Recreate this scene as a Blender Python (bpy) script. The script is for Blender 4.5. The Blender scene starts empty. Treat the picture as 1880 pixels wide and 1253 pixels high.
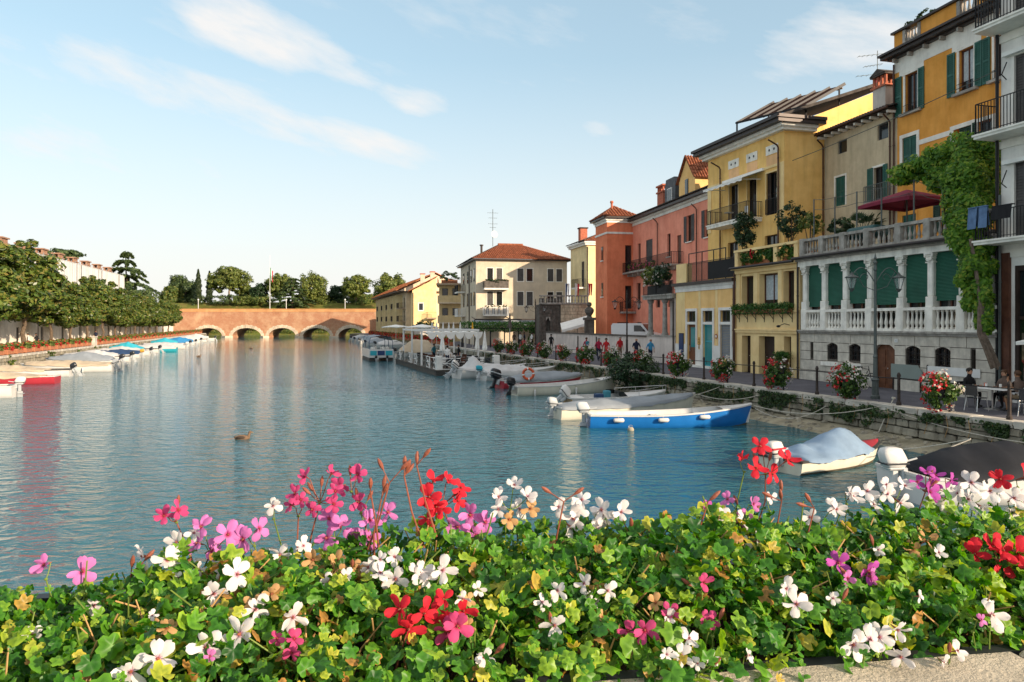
import bpy, bmesh, math, random
import numpy as np
from mathutils import Vector, Matrix, noise as mnoise
R = math.radians
sc = bpy.context.scene
col = sc.collection

# ------------------------------------------------------------------ camera
F = 1358.0            # focal length in pixels of the 1880 px wide photograph
CX, CY = 940.0, 592.0 # where the level line of sight meets it
H = 4.2               # eye height above the water
cam = bpy.data.cameras.new('camera')
cam.sensor_width = 36.0
cam.lens = 36.0 * F / 1880.0
cam.shift_y = -(626.5 - CY) / 1880.0
cam.clip_start = 0.05
cam.clip_end = 6000
camo = bpy.data.objects.new('camera', cam)
col.objects.link(camo)
camo.location = (0, 0, H)
camo.rotation_euler = (R(90), 0, 0)
sc.camera = camo

# ------------------------------------------------------------------ sky, sun, exposure
SUN_EL, SUN_AZ = 17.0, 128.0     # azimuth clockwise from +Y (the way the camera looks)
w = bpy.data.worlds.new('World')
sc.world = w
w.use_nodes = True
nt = w.node_tree
nt.nodes.clear()
N = nt.nodes.new
L = nt.links.new
out = N('ShaderNodeOutputWorld')
bg = N('ShaderNodeBackground')
bg.inputs['Strength'].default_value = 0.15
sky = N('ShaderNodeTexSky')
sky.sky_type = 'NISHITA'
sky.sun_disc = False
sky.sun_elevation = R(SUN_EL)
sky.sun_rotation = R(SUN_AZ)
sky.altitude = 100
sky.air_density = 1.0
sky.dust_density = 1.2
sky.ozone_density = 1.5
L(bg.outputs[0], out.inputs[0])
def wmath(op, a, b=None, c=None, clamp=False):
    n = N('ShaderNodeMath'); n.operation = op; n.use_clamp = clamp
    for i, v in enumerate((a, b, c)):
        if v is None: continue
        if isinstance(v, (int, float)): n.inputs[i].default_value = v
        else: L(v, n.inputs[i])
    return n.outputs[0]
tc = N('ShaderNodeTexCoord')
sep = N('ShaderNodeSeparateXYZ')
L(tc.outputs['Generated'], sep.inputs[0])
az = wmath('ARCTAN2', sep.outputs[0], sep.outputs[1])      # radians, 0 = +Y, + to the right
el = wmath('ARCSINE', sep.outputs[2])
comb = N('ShaderNodeCombineXYZ')
# clouds lie in long bands that sink slightly to the right
tilt = wmath('MULTIPLY_ADD', az, 0.26, el)
L(wmath('MULTIPLY', az, 3.2), comb.inputs[0]); L(wmath('MULTIPLY', tilt, 10.0), comb.inputs[1])
n1 = N('ShaderNodeTexNoise'); n1.inputs['Scale'].default_value = 1.0; n1.inputs['Detail'].default_value = 7; n1.inputs['Roughness'].default_value = 0.55
L(comb.outputs[0], n1.inputs['Vector'])
n2 = N('ShaderNodeTexNoise'); n2.inputs['Scale'].default_value = 3.4; n2.inputs['Detail'].default_value = 6; n2.inputs['Roughness'].default_value = 0.6
L(comb.outputs[0], n2.inputs['Vector'])
def blob(a0, e0, ra, re, slope):
    # one cloud bank: centre and half sizes in radians of azimuth / elevation
    da = wmath('SUBTRACT', az, a0)
    de = wmath('SUBTRACT', el, e0)
    de = wmath('MULTIPLY_ADD', da, slope, de)
    q = wmath('ADD', wmath('POWER', wmath('ABSOLUTE', wmath('DIVIDE', da, ra)), 2.0), wmath('POWER', wmath('ABSOLUTE', wmath('DIVIDE', de, re)), 2.0))
    return wmath('SUBTRACT', 1.0, q, clamp=True)
def ang(px, py):
    a = math.atan((px - CX) / F); return a, math.atan((CY - py) / F * math.cos(a))
banks = None
for (px, py, wx, wy, sl, amp) in [(480, 60, 150, 50, .20, 1.0), (590, 95, 75, 30, .35, .8), (250, 150, 170, 42, .25, .8), (470, 215, 250, 48, .26, .9), (690, 268, 150, 44, .16, 1.0), (760, 185, 90, 32, .10, .8),
                             (90, 255, 190, 60, .1, .65), (1105, 238, 48, 20, .1, .55), (1000, 110, 80, 46, .4, .35), (640, 140, 90, 34, .2, .6), (1700, 30, 330, 80, -.1, .8), (60, 110, 160, 80, .2, .4),
                             (800, 350, 260, 40, .05, .55), (640, 300, 60, 120, .0, .0), (380, 330, 330, 50, .1, .5), (-400, 200, 300, 90, .2, .8), (2300, 120, 300, 80, .2, .6)]:
    a0, e0 = ang(px, py)
    b = wmath('MULTIPLY', blob(a0, e0, wx / F * 1.2, wy / F * 1.35, sl), amp)
    banks = b if banks is None else wmath('MAXIMUM', banks, b)
nn = wmath('ADD', wmath('MULTIPLY', n1.outputs[0], 0.7), wmath('MULTIPLY', n2.outputs[0], 0.5))   # about 0.3..0.9
c1 = wmath('SUBTRACT', wmath('MULTIPLY_ADD', wmath('SUBTRACT', nn, 0.60), 2.1, banks), 0.30)
cl_a = wmath('MULTIPLY', c1, 1.35, clamp=True)
c2 = wmath('SUBTRACT', nn, wmath('MULTIPLY_ADD', wmath('MULTIPLY', wmath('SUBTRACT', el, 0.38), 2.2, clamp=True), -0.55, 0.62))   # thin veil everywhere; extra cover added above the view to brighten shaded fronts
veil_fill = wmath('MULTIPLY', c2, 1.9, clamp=True)
# the white haze near the skyline
hz = wmath('POWER', wmath('SUBTRACT', 1.0, wmath('MULTIPLY', wmath('ABSOLUTE', el), 2.15), clamp=True), 1.6)
hz = wmath('MULTIPLY', hz, 0.96)
cover = wmath('MAXIMUM', wmath('MAXIMUM', wmath('MULTIPLY', cl_a, 0.95), wmath('MULTIPLY_ADD', veil_fill, 0.8, 0.12)), hz)
mixc = N('ShaderNodeMixRGB')
mixc.inputs[2].default_value = (1.72, 1.69, 1.66, 1)
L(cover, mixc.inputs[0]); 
hue = N('ShaderNodeHueSaturation'); hue.inputs['Hue'].default_value = 0.482; hue.inputs['Saturation'].default_value = 1.22; hue.inputs['Value'].default_value = 0.72
gam = N('ShaderNodeGamma'); gam.inputs['Gamma'].default_value = 0.58
L(sky.outputs[0], gam.inputs['Color']); L(gam.outputs[0], hue.inputs['Color'])
L(hue.outputs[0], mixc.inputs[1])
L(mixc.outputs[0], bg.inputs[0])

sun = bpy.data.lights.new('sun', 'SUN')
sun.energy = 2.0
sun.angle = R(0.6)
sun.color = (1.0, 0.81, 0.60)
so = bpy.data.objects.new('sun', sun)
col.objects.link(so)
sd = Vector((math.sin(R(SUN_AZ)) * math.cos(R(SUN_EL)), math.cos(R(SUN_AZ)) * math.cos(R(SUN_EL)), math.sin(R(SUN_EL))))
so.rotation_euler = sd.to_track_quat('Z', 'Y').to_euler()
so.location = (60, -60, 60)

vs = sc.view_settings
sc.display_settings.display_device = 'sRGB'
vs.view_transform = 'Standard'
vs.look = 'None'
vs.exposure = 1.88
vs.gamma = 1.0

# ------------------------------------------------------------------ helpers
rnd = random.Random(7)
def P(px, py, Y):
    return Vector(((px - CX) * Y / F, Y, H - (py - CY) * Y / F))
def PG(px, py, z):
    """the point at height z that the photograph shows at px, py"""
    Y = (H - z) * F / (py - CY)
    return Vector(((px - CX) * Y / F, Y, z))
ORD = ['first', 'second', 'third', 'fourth', 'fifth', 'sixth', 'seventh', 'eighth', 'ninth', 'tenth', 'eleventh', 'twelfth',
       'thirteenth', 'fourteenth', 'fifteenth', 'sixteenth', 'seventeenth', 'eighteenth', 'nineteenth', 'twentieth']
TENS = {20: 'twenty', 30: 'thirty', 40: 'forty', 50: 'fifty'}
def ordw(i):  # 1-based
    if i <= 20: return ORD[i - 1]
    t, r = i // 10 * 10, i % 10
    return (TENS[t][:-1] + 'ieth') if r == 0 else TENS[t] + '-' + ORD[r - 1]

class MB:
    def __init__(s): s.v = []; s.f = []; s.m = []
    def add(s, vs, fs, m=0):
        b = len(s.v); s.v += [tuple(v) for v in vs]
        s.f += [tuple(b + i for i in f) for f in fs]; s.m += [m] * len(fs); return s
    def box(s, x0, x1, y0, y1, z0, z1, m=0):
        return s.add([(x0,y0,z0),(x1,y0,z0),(x1,y1,z0),(x0,y1,z0),(x0,y0,z1),(x1,y0,z1),(x1,y1,z1),(x0,y1,z1)],
                     [(0,3,2,1),(4,5,6,7),(0,1,5,4),(1,2,6,5),(2,3,7,6),(3,0,4,7)], m)
    def mbox(s, M_, sx, sy, sz, m=0):
        pts = [M_ @ Vector((x*sx/2, y*sy/2, z*sz/2)) for z in (-1,1) for x, y in ((-1,-1),(1,-1),(1,1),(-1,1))]
        return s.add(pts, [(0,3,2,1),(4,5,6,7),(0,1,5,4),(1,2,6,5),(2,3,7,6),(3,0,4,7)], m)
    def bar(s, a, b, wd, th, m=0, up=(0,0,1)):
        a = Vector(a); b = Vector(b); d = (b - a); l = d.length
        if l < 1e-6: return s
        x = d / l; u = Vector(up)
        if abs(x.dot(u)) > .98: u = Vector((0,1,0))
        y = u.cross(x).normalized(); z = x.cross(y)
        M_ = Matrix((x, y, z)).transposed().to_4x4(); M_.translation = (a + b) / 2
        return s.mbox(M_, l, wd, th, m)
    def tube(s, pts, r, n=6, m=0, cap=True):
        pts = [Vector(p) for p in pts]; k = len(pts)
        rs = r if isinstance(r, (list, tuple)) else [r] * k
        vs = []; fs = []; pu = None
        for i, p in enumerate(pts):
            d = (pts[min(i+1,k-1)] - pts[max(i-1,0)])
            if d.length < 1e-9: d = Vector((0,0,1))
            d.normalize()
            if pu is None:
                pu = Vector((0,0,1)) if abs(d.z) < .9 else Vector((1,0,0))
            pu = (pu - d * pu.dot(d))
            if pu.length < 1e-6: pu = d.orthogonal()
            pu.normalize(); q = d.cross(pu)
            for j in range(n):
                t = 2 * math.pi * j / n
                vs.append(p + (pu * math.cos(t) + q * math.sin(t)) * rs[i])
        for i in range(k - 1):
            for j in range(n):
                a = i*n + j; b = i*n + (j+1) % n
                fs.append((a, b, b + n, a + n))
        if cap:
            fs.append(tuple(range(n - 1, -1, -1))); fs.append(tuple((k-1)*n + j for j in range(n)))
        return s.add(vs, fs, m)
    def lathe(s, prof, c=(0,0,0), n=8, m=0, sq=False):
        vs = []; fs = []; k = len(prof)
        for (r, z) in prof:
            for j in range(n):
                t = 2 * math.pi * (j + (.5 if sq else 0)) / n
                vs.append((c[0] + r * math.cos(t), c[1] + r * math.sin(t), c[2] + z))
        for i in range(k - 1):
            for j in range(n):
                a = i*n + j; b = i*n + (j+1) % n
                fs.append((a, b, b + n, a + n))
        fs.append(tuple(range(n - 1, -1, -1))); fs.append(tuple((k-1)*n + j for j in range(n)))
        return s.add(vs, fs, m)
    def prism(s, poly, y0, y1, m=0):
        """polygon in x,z extruded from y0 to y1"""
        k = len(poly)
        vs = [(x, y0, z) for x, z in poly] + [(x, y1, z) for x, z in poly]
        fs = [tuple(range(k)), tuple(range(2*k-1, k-1, -1))]
        fs += [(i, i + k, (i+1) % k + k, (i+1) % k) for i in range(k)]
        return s.add(vs, fs, m)
    def slab(s, poly, z0, z1, m=0):
        """polygon in x,y from z0 to z1"""
        k = len(poly)
        vs = [(p[0], p[1], z0) for p in poly] + [(p[0], p[1], z1) for p in poly]
        fs = [tuple(range(k-1, -1, -1)), tuple(range(k, 2*k))]
        fs += [(i, (i+1) % k, (i+1) % k + k, i + k) for i in range(k)]
        return s.add(vs, fs, m)
    def rbox(s, x0, x1, y0, y1, z0, z1, bev=.05, seg=2, m=0, taper=0):
        bm = bmesh.new(); bmesh.ops.create_cube(bm, size=1)
        for v in bm.verts:
            tz = 1 - taper * (v.co.z + .5)
            v.co = Vector(((x0+x1)/2 + v.co.x*(x1-x0)*tz, (y0+y1)/2 + v.co.y*(y1-y0)*tz, (z0+z1)/2 + v.co.z*(z1-z0)))
        bmesh.ops.bevel(bm, geom=bm.edges[:], offset=bev, segments=seg, profile=.5, affect='EDGES')
        bm.verts.index_update()
        s.add([v.co.copy() for v in bm.verts], [tuple(v.index for v in f.verts) for f in bm.faces], m)
        bm.free(); return s
    def ell(s, c, rx, ry, rz, n=10, k=7, m=0):
        prof = []
        vs = [(c[0], c[1], c[2] - rz)]; fs = []
        for i in range(1, k):
            t = -math.pi/2 + math.pi * i / k
            for j in range(n):
                a = 2*math.pi*j/n
                vs.append((c[0] + rx*math.cos(t)*math.cos(a), c[1] + ry*math.cos(t)*math.sin(a), c[2] + rz*math.sin(t)))
        vs.append((c[0], c[1], c[2] + rz))
        for j in range(n): fs.append((0, 1 + (j+1) % n, 1 + j))
        for i in range(k - 2):
            for j in range(n):
                a = 1 + i*n + j; b = 1 + i*n + (j+1) % n
                fs.append((a, b, b + n, a + n))
        e = len(vs) - 1; o = 1 + (k-2)*n
        for j in range(n): fs.append((o + j, o + (j+1) % n, e))
        return s.add(vs, fs, m)
    def mesh(s, name, mats, smooth=False):
        me = bpy.data.meshes.new(name)
        me.from_pydata(s.v, [], s.f)
        mats = mats if isinstance(mats, (list, tuple)) else [mats]
        for m_ in mats: me.materials.append(M[m_] if isinstance(m_, str) else m_)
        if len(mats) > 1: me.polygons.foreach_set('material_index', s.m)
        if smooth: me.polygons.foreach_set('use_smooth', [True] * len(s.f))
        me.update()
        return me
    def build(s, name, mats, parent=None, smooth=False, loc=None, rz=None, auto=None):
        me = s.mesh(name, mats, smooth)
        if auto is not None: me.set_sharp_from_angle(angle=R(auto))
        return put(name, me, parent, loc, rz)
def put(name, me, parent=None, loc=None, rz=None, scale=None, rot=None):
    o = bpy.data.objects.new(name, me)
    col.objects.link(o)
    if parent is not None: o.parent = parent
    if loc is not None: o.location = loc
    if rz is not None: o.rotation_euler = (0, 0, rz)
    if rot is not None: o.rotation_euler = rot
    if scale is not None: o.scale = scale if isinstance(scale, (tuple, list)) else (scale,)*3
    return o
def tag(o, label=None, cat=None, group=None, kind=None):
    if label: o['label'] = label
    if cat: o['category'] = cat
    if group: o['group'] = group
    if kind: o['kind'] = kind
    return o
def thing(name, label, cat, loc=(0,0,0), rz=0, group=None, scale=None):
    o = bpy.data.objects.new(name, None)
    col.objects.link(o)
    o.location = loc; o.rotation_euler = (0, 0, rz)
    o.empty_display_size = .2
    if scale: o.scale = (scale,)*3 if not isinstance(scale, (tuple, list)) else scale
    return tag(o, label, cat, group)
def box(name, m, par, *b):
    return MB().box(*b).build(name, m, par)

class Fac:
    """a vertical facade plane: x runs along it (left to right as one looks at it), y into the building"""
    def __init__(s, O, u):
        s.O = Vector((O[0], O[1])); s.u = Vector((u[0], u[1])).normalized()
        s.rz = math.atan2(s.u.y, s.u.x)
    @classmethod
    def line(cls, K, sl, px0, flip=False):
        a = (px0 - CX) / F; Y = K / (a - sl)
        return cls((a * Y, Y), (sl, 1) if flip else (-sl, -1))
    def U(s, px):
        a = (px - CX) / F
        return (a * s.O.y - s.O.x) / (s.u.x - a * s.u.y)
    def Y(s, px): return s.O.y + s.U(px) * s.u.y
    def Z(s, px, py): return H - (py - CY) * s.Y(px) / F
    def rect(s, x0, x1, yt, yb):
        c = (x0 + x1) / 2
        return s.U(x0), s.U(x1), s.Z(c, yb), s.Z(c, yt)
    def w(s, u, y, z):
        n = Vector((-s.u.y, s.u.x))
        p = s.O + s.u * u + n * y
        return Vector((p.x, p.y, z))
    def thing(s, name, label, cat, group=None):
        return thing(name, label, cat, (s.O.x, s.O.y, 0), s.rz, group)

# ------------------------------------------------------------------ materials
M = {}
def newmat(name):
    m = bpy.data.materials.new(name); m.use_nodes = True
    t = m.node_tree; b = t.nodes['Principled BSDF']
    M[name] = m
    return m, t, b
def nd(t, kind, **kw):
    n = t.nodes.new(kind)
    for k, v in kw.items():
        if k in n.inputs: n.inputs[k].default_value = v
        else: setattr(n, k, v)
    return n
def c4(c, f=1.0): return (min(1, c[0]*f), min(1, c[1]*f), min(1, c[2]*f), 1)
def mat(name, c, rough=.75, var=.15, scale=1.5, bump=0.0, bscale=None, metal=0.0, streak=0.0, spec=.3, island=0.0, c2=None, coat=0.0, local=False, stain=None, stain_amt=0.0):
    m, t, b = newmat(name)
    b.inputs['Roughness'].default_value = rough
    b.inputs['Metallic'].default_value = metal
    b.inputs['Specular IOR Level'].default_value = spec
    if coat: b.inputs['Coat Weight'].default_value = coat; b.inputs['Coat Roughness'].default_value = .15
    if local:
        g = nd(t, 'ShaderNodeTexCoord'); vec = g.outputs['Object']
    else:
        g = nd(t, 'ShaderNodeNewGeometry'); vec = g.outputs['Position']
    n = nd(t, 'ShaderNodeTexNoise', Scale=scale, Detail=5.0, Roughness=.6)
    t.links.new(vec, n.inputs['Vector'])
    rr = nd(t, 'ShaderNodeMapRange'); rr.inputs[1].default_value = .32; rr.inputs[2].default_value = .68
    t.links.new(n.outputs[0], rr.inputs[0])
    mx = nd(t, 'ShaderNodeMixRGB')
    mx.inputs[1].default_value = c4(c, 1 - var)
    mx.inputs[2].default_value = c4(c2) if c2 else c4(c, 1 + var)
    t.links.new(rr.outputs[0], mx.inputs[0])
    outc = mx.outputs[0]
    if streak:
        mp = nd(t, 'ShaderNodeMapping'); mp.inputs['Scale'].default_value = (2.2, 2.2, .22)
        t.links.new(vec, mp.inputs[0])
        n2 = nd(t, 'ShaderNodeTexNoise', Scale=1.3, Detail=6.0, Roughness=.65)
        t.links.new(mp.outputs[0], n2.inputs['Vector'])
        r2 = nd(t, 'ShaderNodeMapRange'); r2.inputs[1].default_value = .46; r2.inputs[2].default_value = .72
        r2.inputs[4].default_value = streak
        t.links.new(n2.outputs[0], r2.inputs[0])
        m2 = nd(t, 'ShaderNodeMixRGB'); m2.inputs[2].default_value = c4(stain) if stain else c4((c[0]*.45, c[1]*.43, c[2]*.42))
        t.links.new(r2.outputs[0], m2.inputs[0]); t.links.new(outc, m2.inputs[1]); outc = m2.outputs[0]
    if stain_amt:
        n3 = nd(t, 'ShaderNodeTexNoise', Scale=.55, Detail=8.0, Roughness=.7)
        t.links.new(vec, n3.inputs['Vector'])
        r3 = nd(t, 'ShaderNodeMapRange'); r3.inputs[1].default_value = .52; r3.inputs[2].default_value = .66; r3.inputs[4].default_value = stain_amt
        t.links.new(n3.outputs[0], r3.inputs[0])
        m3 = nd(t, 'ShaderNodeMixRGB'); m3.inputs[2].default_value = c4(stain) if stain else c4((c[0]*1.25+.03, c[1]*1.25+.03, c[2]*1.25+.03))
        t.links.new(r3.outputs[0], m3.inputs[0]); t.links.new(outc, m3.inputs[1]); outc = m3.outputs[0]
    if island:
        gi = nd(t, 'ShaderNodeNewGeometry')
        hs = nd(t, 'ShaderNodeHueSaturation')
        ri = nd(t, 'ShaderNodeMapRange'); ri.inputs[3].default_value = 1 - island; ri.inputs[4].default_value = 1 + island
        t.links.new(gi.outputs['Random Per Island'], ri.inputs[0]); t.links.new(ri.outputs[0], hs.inputs['Value'])
        t.links.new(outc, hs.inputs['Color']); outc = hs.outputs[0]
    t.links.new(outc, b.inputs['Base Color'])
    if bump:
        nb = nd(t, 'ShaderNodeTexNoise', Scale=bscale or scale*9, Detail=6.0, Roughness=.6)
        t.links.new(vec, nb.inputs['Vector'])
        bp = nd(t, 'ShaderNodeBump', Strength=bump, Distance=.02)
        t.links.new(nb.outputs[0], bp.inputs['Height']); t.links.new(bp.outputs[0], b.inputs['Normal'])
    return m
def plaster(name, c, **kw):
    k = dict(rough=.9, var=.13, scale=.9, bump=.35, bscale=14, streak=.28, spec=.1, stain_amt=.32); k.update(kw)
    return mat(name, c, **k)
def leafmat(name, stops, rough=.5, transl=.35, patch=.25, obj=False, blade=False):
    """foliage: every leaf picks its own colour out of a ramp"""
    m, t, b = newmat(name)
    g = nd(t, 'ShaderNodeNewGeometry')
    n = nd(t, 'ShaderNodeTexNoise', Scale=.9 if not obj else 3.0, Detail=2.0)
    t.links.new(g.outputs['Position'], n.inputs['Vector'])
    oi = nd(t, 'ShaderNodeObjectInfo')
    if obj:
        src = oi.outputs['Random']
    else: src = g.outputs['Random Per Island']
    a = nd(t, 'ShaderNodeMath', operation='MULTIPLY_ADD'); a.inputs[1].default_value = patch; 
    t.links.new(n.outputs[0], a.inputs[0]); t.links.new(src, a.inputs[2])
    s_ = nd(t, 'ShaderNodeMath', operation='SUBTRACT'); s_.inputs[1].default_value = patch * .5; s_.use_clamp = True
    t.links.new(a.outputs[0], s_.inputs[0])
    r = nd(t, 'ShaderNodeValToRGB')
    while len(r.color_ramp.elements) < len(stops): r.color_ramp.elements.new(.5)
    for e, (p, c) in zip(r.color_ramp.elements, stops): e.position = p; e.color = c4(c)
    t.links.new(s_.outputs[0], r.inputs[0])
    rc = r.outputs[0]
    if blade:     # paler veins at the heart, a darker zone, a lighter rim
        at = nd(t, 'ShaderNodeAttribute', attribute_name='rad'); rp = nd(t, 'ShaderNodeValToRGB'); e_ = rp.color_ramp.elements
        e_[0].position = 0; e_[0].color = (1.35, 1.25, 1.1, 1); e_[1].position = 1.0; e_[1].color = (1.22, 1.15, .9, 1)
        for p_, c_ in ((.18, (1.0, 1.0, 1.0, 1)), (.5, (.68, .74, .72, 1)), (.78, (1.0, 1.0, .95, 1))): k_ = e_.new(p_); k_.color = c_
        mu = nd(t, 'ShaderNodeMixRGB', blend_type='MULTIPLY'); mu.inputs[0].default_value = 1.0
        t.links.new(at.outputs['Fac'], rp.inputs[0]); t.links.new(rc, mu.inputs[1]); t.links.new(rp.outputs[0], mu.inputs[2]); rc = mu.outputs[0]
    t.links.new(rc, b.inputs['Base Color'])
    b.inputs['Roughness'].default_value = rough
    b.inputs['Specular IOR Level'].default_value = .35
    tr = nd(t, 'ShaderNodeBsdfTranslucent')
    hs = nd(t, 'ShaderNodeHueSaturation'); hs.inputs['Value'].default_value = 1.5; hs.inputs['Saturation'].default_value = 1.1; hs.inputs['Hue'].default_value = .49
    t.links.new(rc, hs.inputs['Color']); t.links.new(hs.outputs[0], tr.inputs['Color'])
    ms = nd(t, 'ShaderNodeMixShader'); ms.inputs[0].default_value = transl
    t.links.new(b.outputs[0], ms.inputs[1]); t.links.new(tr.outputs[0], ms.inputs[2])
    t.links.new(ms.outputs[0], t.nodes['Material Output'].inputs[0])
    return m

# plaster colours
plaster('pl_ochre', (.72, .315, .060), c2=(.80, .38, .090))
plaster('pl_white', (.78, .75, .70), streak=.25)
plaster('pl_white_trim', (.80, .77, .70), streak=.3)
plaster('pl_beige', (.56, .46, .31), streak=.4, stain_amt=.4)
plaster('pl_yellow', (.88, .53, .165), c2=(.92, .60, .22))
plaster('pl_yellow2', (.90, .64, .30), streak=.18, c2=(.93, .70, .36))
plaster('pl_orange', (.90, .54, .20), c2=(.92, .60, .26), streak=.18)
plaster('pl_orange_panel', (.84, .50, .25), streak=.3)
plaster('pl_coral', (.86, .29, .19), c2=(.90, .35, .24), streak=.2)
plaster('pl_coral2', (.80, .23, .115), c2=(.84, .27, .14))
plaster('pl_pale', (.78, .62, .34))
plaster('pl_cream', (.60, .51, .385), streak=.18, stain_amt=.15)
plaster('pl_cream2', (.70, .56, .40))
plaster('pl_sand', (.66, .50, .27))
plaster('pl_brown', (.40, .30, .21))
plaster('pl_grey', (.50, .46, .42), streak=.5)
plaster('pl_greywall', (.66, .57, .51), streak=.35, stain_amt=.3)
plaster('pl_leftwall', (.82, .74, .63), streak=.3)
mat('sheet_white', (.56, .56, .55), rough=.6, var=.08, scale=.6, streak=.25, bump=.2, bscale=3)
mat('stone_block', (.58, .53, .45), rough=.9, var=.2, scale=3, bump=.6, bscale=25, streak=.4, spec=.1, island=.1)
mat('stone_white', (.84, .80, .72), rough=.8, var=.14, scale=2.5, bump=.3, bscale=30, streak=.5, spec=.15)
mat('stone_grey', (.36, .335, .30), rough=.9, var=.3, scale=3, bump=.5, bscale=25, streak=.7, spec=.1)
mat('stone_dark', (.13, .115, .10), rough=.95, var=.35, scale=3, bump=.5, bscale=20, streak=.5, spec=.1)
mat('mortar', (.12, .105, .09), rough=.95, var=.2, scale=4, spec=.1)
mat('kerb', (.48, .44, .38), rough=.9, var=.25, scale=2, bump=.5, bscale=20, spec=.1, island=.16)
mat('quay_stone', (.27, .24, .185), rough=.95, var=.35, scale=1.6, bump=.9, bscale=9, streak=.6, spec=.1, island=.3)
mat('footing', (.31, .27, .19), rough=.95, var=.3, scale=1.5, bump=.8, bscale=10, spec=.1, stain=(.12, .11, .06), stain_amt=.7)
mat('rubble', (.52, .44, .32), rough=.95, var=.3, scale=2, bump=.7, bscale=12, spec=.1, island=.35)
mat('asphalt', (.115, .11, .125), rough=.92, var=.2, scale=1.2, bump=.5, bscale=60, spec=.15, stain_amt=.3)
mat('paving', (.34, .30, .25), rough=.9, var=.2, scale=1.2, bump=.3, spec=.1)
mat('soil', (.06, .042, .028), rough=1, var=.35, scale=14, bump=.9, bscale=60, spec=.05)
mat('concrete', (.64, .56, .43), rough=.95, var=.2, scale=9, bump=1.0, bscale=120, spec=.1)
# woods, metals
mat('green_shutter', (.028, .11, .085), rough=.55, var=.2, scale=2, streak=.25)
mat('green_blind', (.022, .105, .068), rough=.6, var=.18, scale=1.2)
mat('green_dark', (.014, .042, .026), rough=.6)
mat('brown_wood', (.11, .042, .024), rough=.6, var=.3, scale=3, streak=.3)
mat('dark_wood', (.035, .020, .015), rough=.55, var=.3, scale=3)
mat('grey_shutter', (.085, .078, .074), rough=.65, var=.2)
mat('grey_louver', (.27, .28, .29), rough=.6)
mat('door_wood', (.16, .062, .030), rough=.55, var=.3, scale=4, streak=.3)
mat('iron', (.018, .017, .018), rough=.5, var=.2, scale=6, metal=.3)
mat('iron_grey', (.10, .115, .11), rough=.5, var=.2, scale=5, metal=.4)
mat('rust_post', (.045, .033, .028), rough=.7, var=.4, scale=8)
mat('gutter', (.045, .035, .032), rough=.45, var=.2, metal=.3)
mat('pipe', (.085, .042, .030), rough=.5, var=.25, metal=.3)
mat('steel', (.55, .55, .55), rough=.3, metal=.9, var=.05)
mat('roof_tile', (.27, .095, .05), rough=.9, var=.35, scale=3.5, island=.2, spec=.1, bump=.3)
mat('roof_tile2', (.46, .17, .075), rough=.9, var=.3, scale=3.5, island=.2, spec=.1, bump=.3)
mat('roof_dark', (.075, .065, .058), rough=.9, var=.4, scale=3, spec=.1, bump=.4, island=.2)
mat('slate', (.085, .09, .098), rough=.7, var=.3, scale=2)
mat('brick_brown', (.30, .17, .11), rough=.9, var=.3, scale=3)
mat('brick_red', (.42, .13, .075), rough=.9, var=.25, scale=6)
# glass and interiors
m_, t_, b_ = newmat('glass')
b_.inputs['Base Color'].default_value = (.014, .017, .019, 1); b_.inputs['Roughness'].default_value = .06; b_.inputs['Specular IOR Level'].default_value = .55
m_, t_, b_ = newmat('glass_teal')
b_.inputs['Base Color'].default_value = (.04, .24, .25, 1); b_.inputs['Roughness'].default_value = .12
m_, t_, b_ = newmat('glass_green')
b_.inputs['Base Color'].default_value = (.012, .022, .012, 1); b_.inputs['Roughness'].default_value = .03; b_.inputs['Specular IOR Level'].default_value = .8
mat('curtain', (.44, .48, .50), rough=.9, var=.2, scale=8)
mat('white_paint', (.74, .73, .70), rough=.45, var=.06, scale=3)
mat('dark_void', (.010, .009, .009), rough=.95)
# fabrics
mat('canvas_white', (.80, .78, .73), rough=.9, var=.08, scale=2, bump=.15, bscale=8)
mat('canvas_red', (.20, .022, .045), rough=.85, var=.15, scale=2)
mat('canvas_yellow', (.80, .42, .03), rough=.85)
mat('canvas_dark', (.12, .10, .085), rough=.9)
mat('tarp_blue', (.20, .285, .39), rough=.6, var=.14, scale=1.5, bump=.45, bscale=5)
mat('tarp_grey', (.235, .26, .285), rough=.65, var=.14, scale=1.2, bump=.35, bscale=4)
mat('tarp_beige', (.46, .37, .26), rough=.7, var=.14, scale=1.2, bump=.35, bscale=4)
mat('tarp_white', (.52, .51, .50), rough=.6, var=.1, scale=1.2, bump=.4, bscale=4)
mat('tarp_black', (.010, .011, .015), rough=.75, var=.3, scale=1.2, bump=.3, bscale=4)
mat('tarp_teal', (.035, .36, .46), rough=.6, var=.1)
mat('tarp_navy', (.02, .05, .12), rough=.6, var=.1)
mat('jeans', (.10, .17, .30), rough=.9, var=.2, scale=6)
mat('black_cloth', (.014, .014, .016), rough=.9)
# boats
mat('boat_white', (.62, .60, .57), rough=.3, var=.06, scale=1.5, spec=.4, streak=.12)
mat('boat_cream', (.70, .65, .53), rough=.35, var=.08, scale=1.5, streak=.22)
mat('boat_blue', (.012, .145, .44), rough=.3, var=.1, scale=1.5, spec=.4)
mat('boat_red', (.40, .035, .05), rough=.35, var=.1, scale=1.5)
mat('boat_yellow', (.50, .27, .035), rough=.35, var=.12, scale=1.5)
mat('boat_teal', (.03, .34, .42), rough=.35, var=.1)
mat('boat_dark', (.05, .045, .04), rough=.6, var=.2)
mat('waterline', (.10, .085, .055), rough=.8, var=.3, scale=4)
mat('boat_floor', (.34, .36, .38), rough=.6, var=.1)
mat('motor_black', (.016, .018, .022), rough=.25, spec=.5)
mat('motor_white', (.52, .54, .55), rough=.35, var=.05)
mat('tarp_blue2', (.03, .20, .42), rough=.6, var=.1)
mat('motor_grey', (.40, .42, .43), rough=.35)
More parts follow.
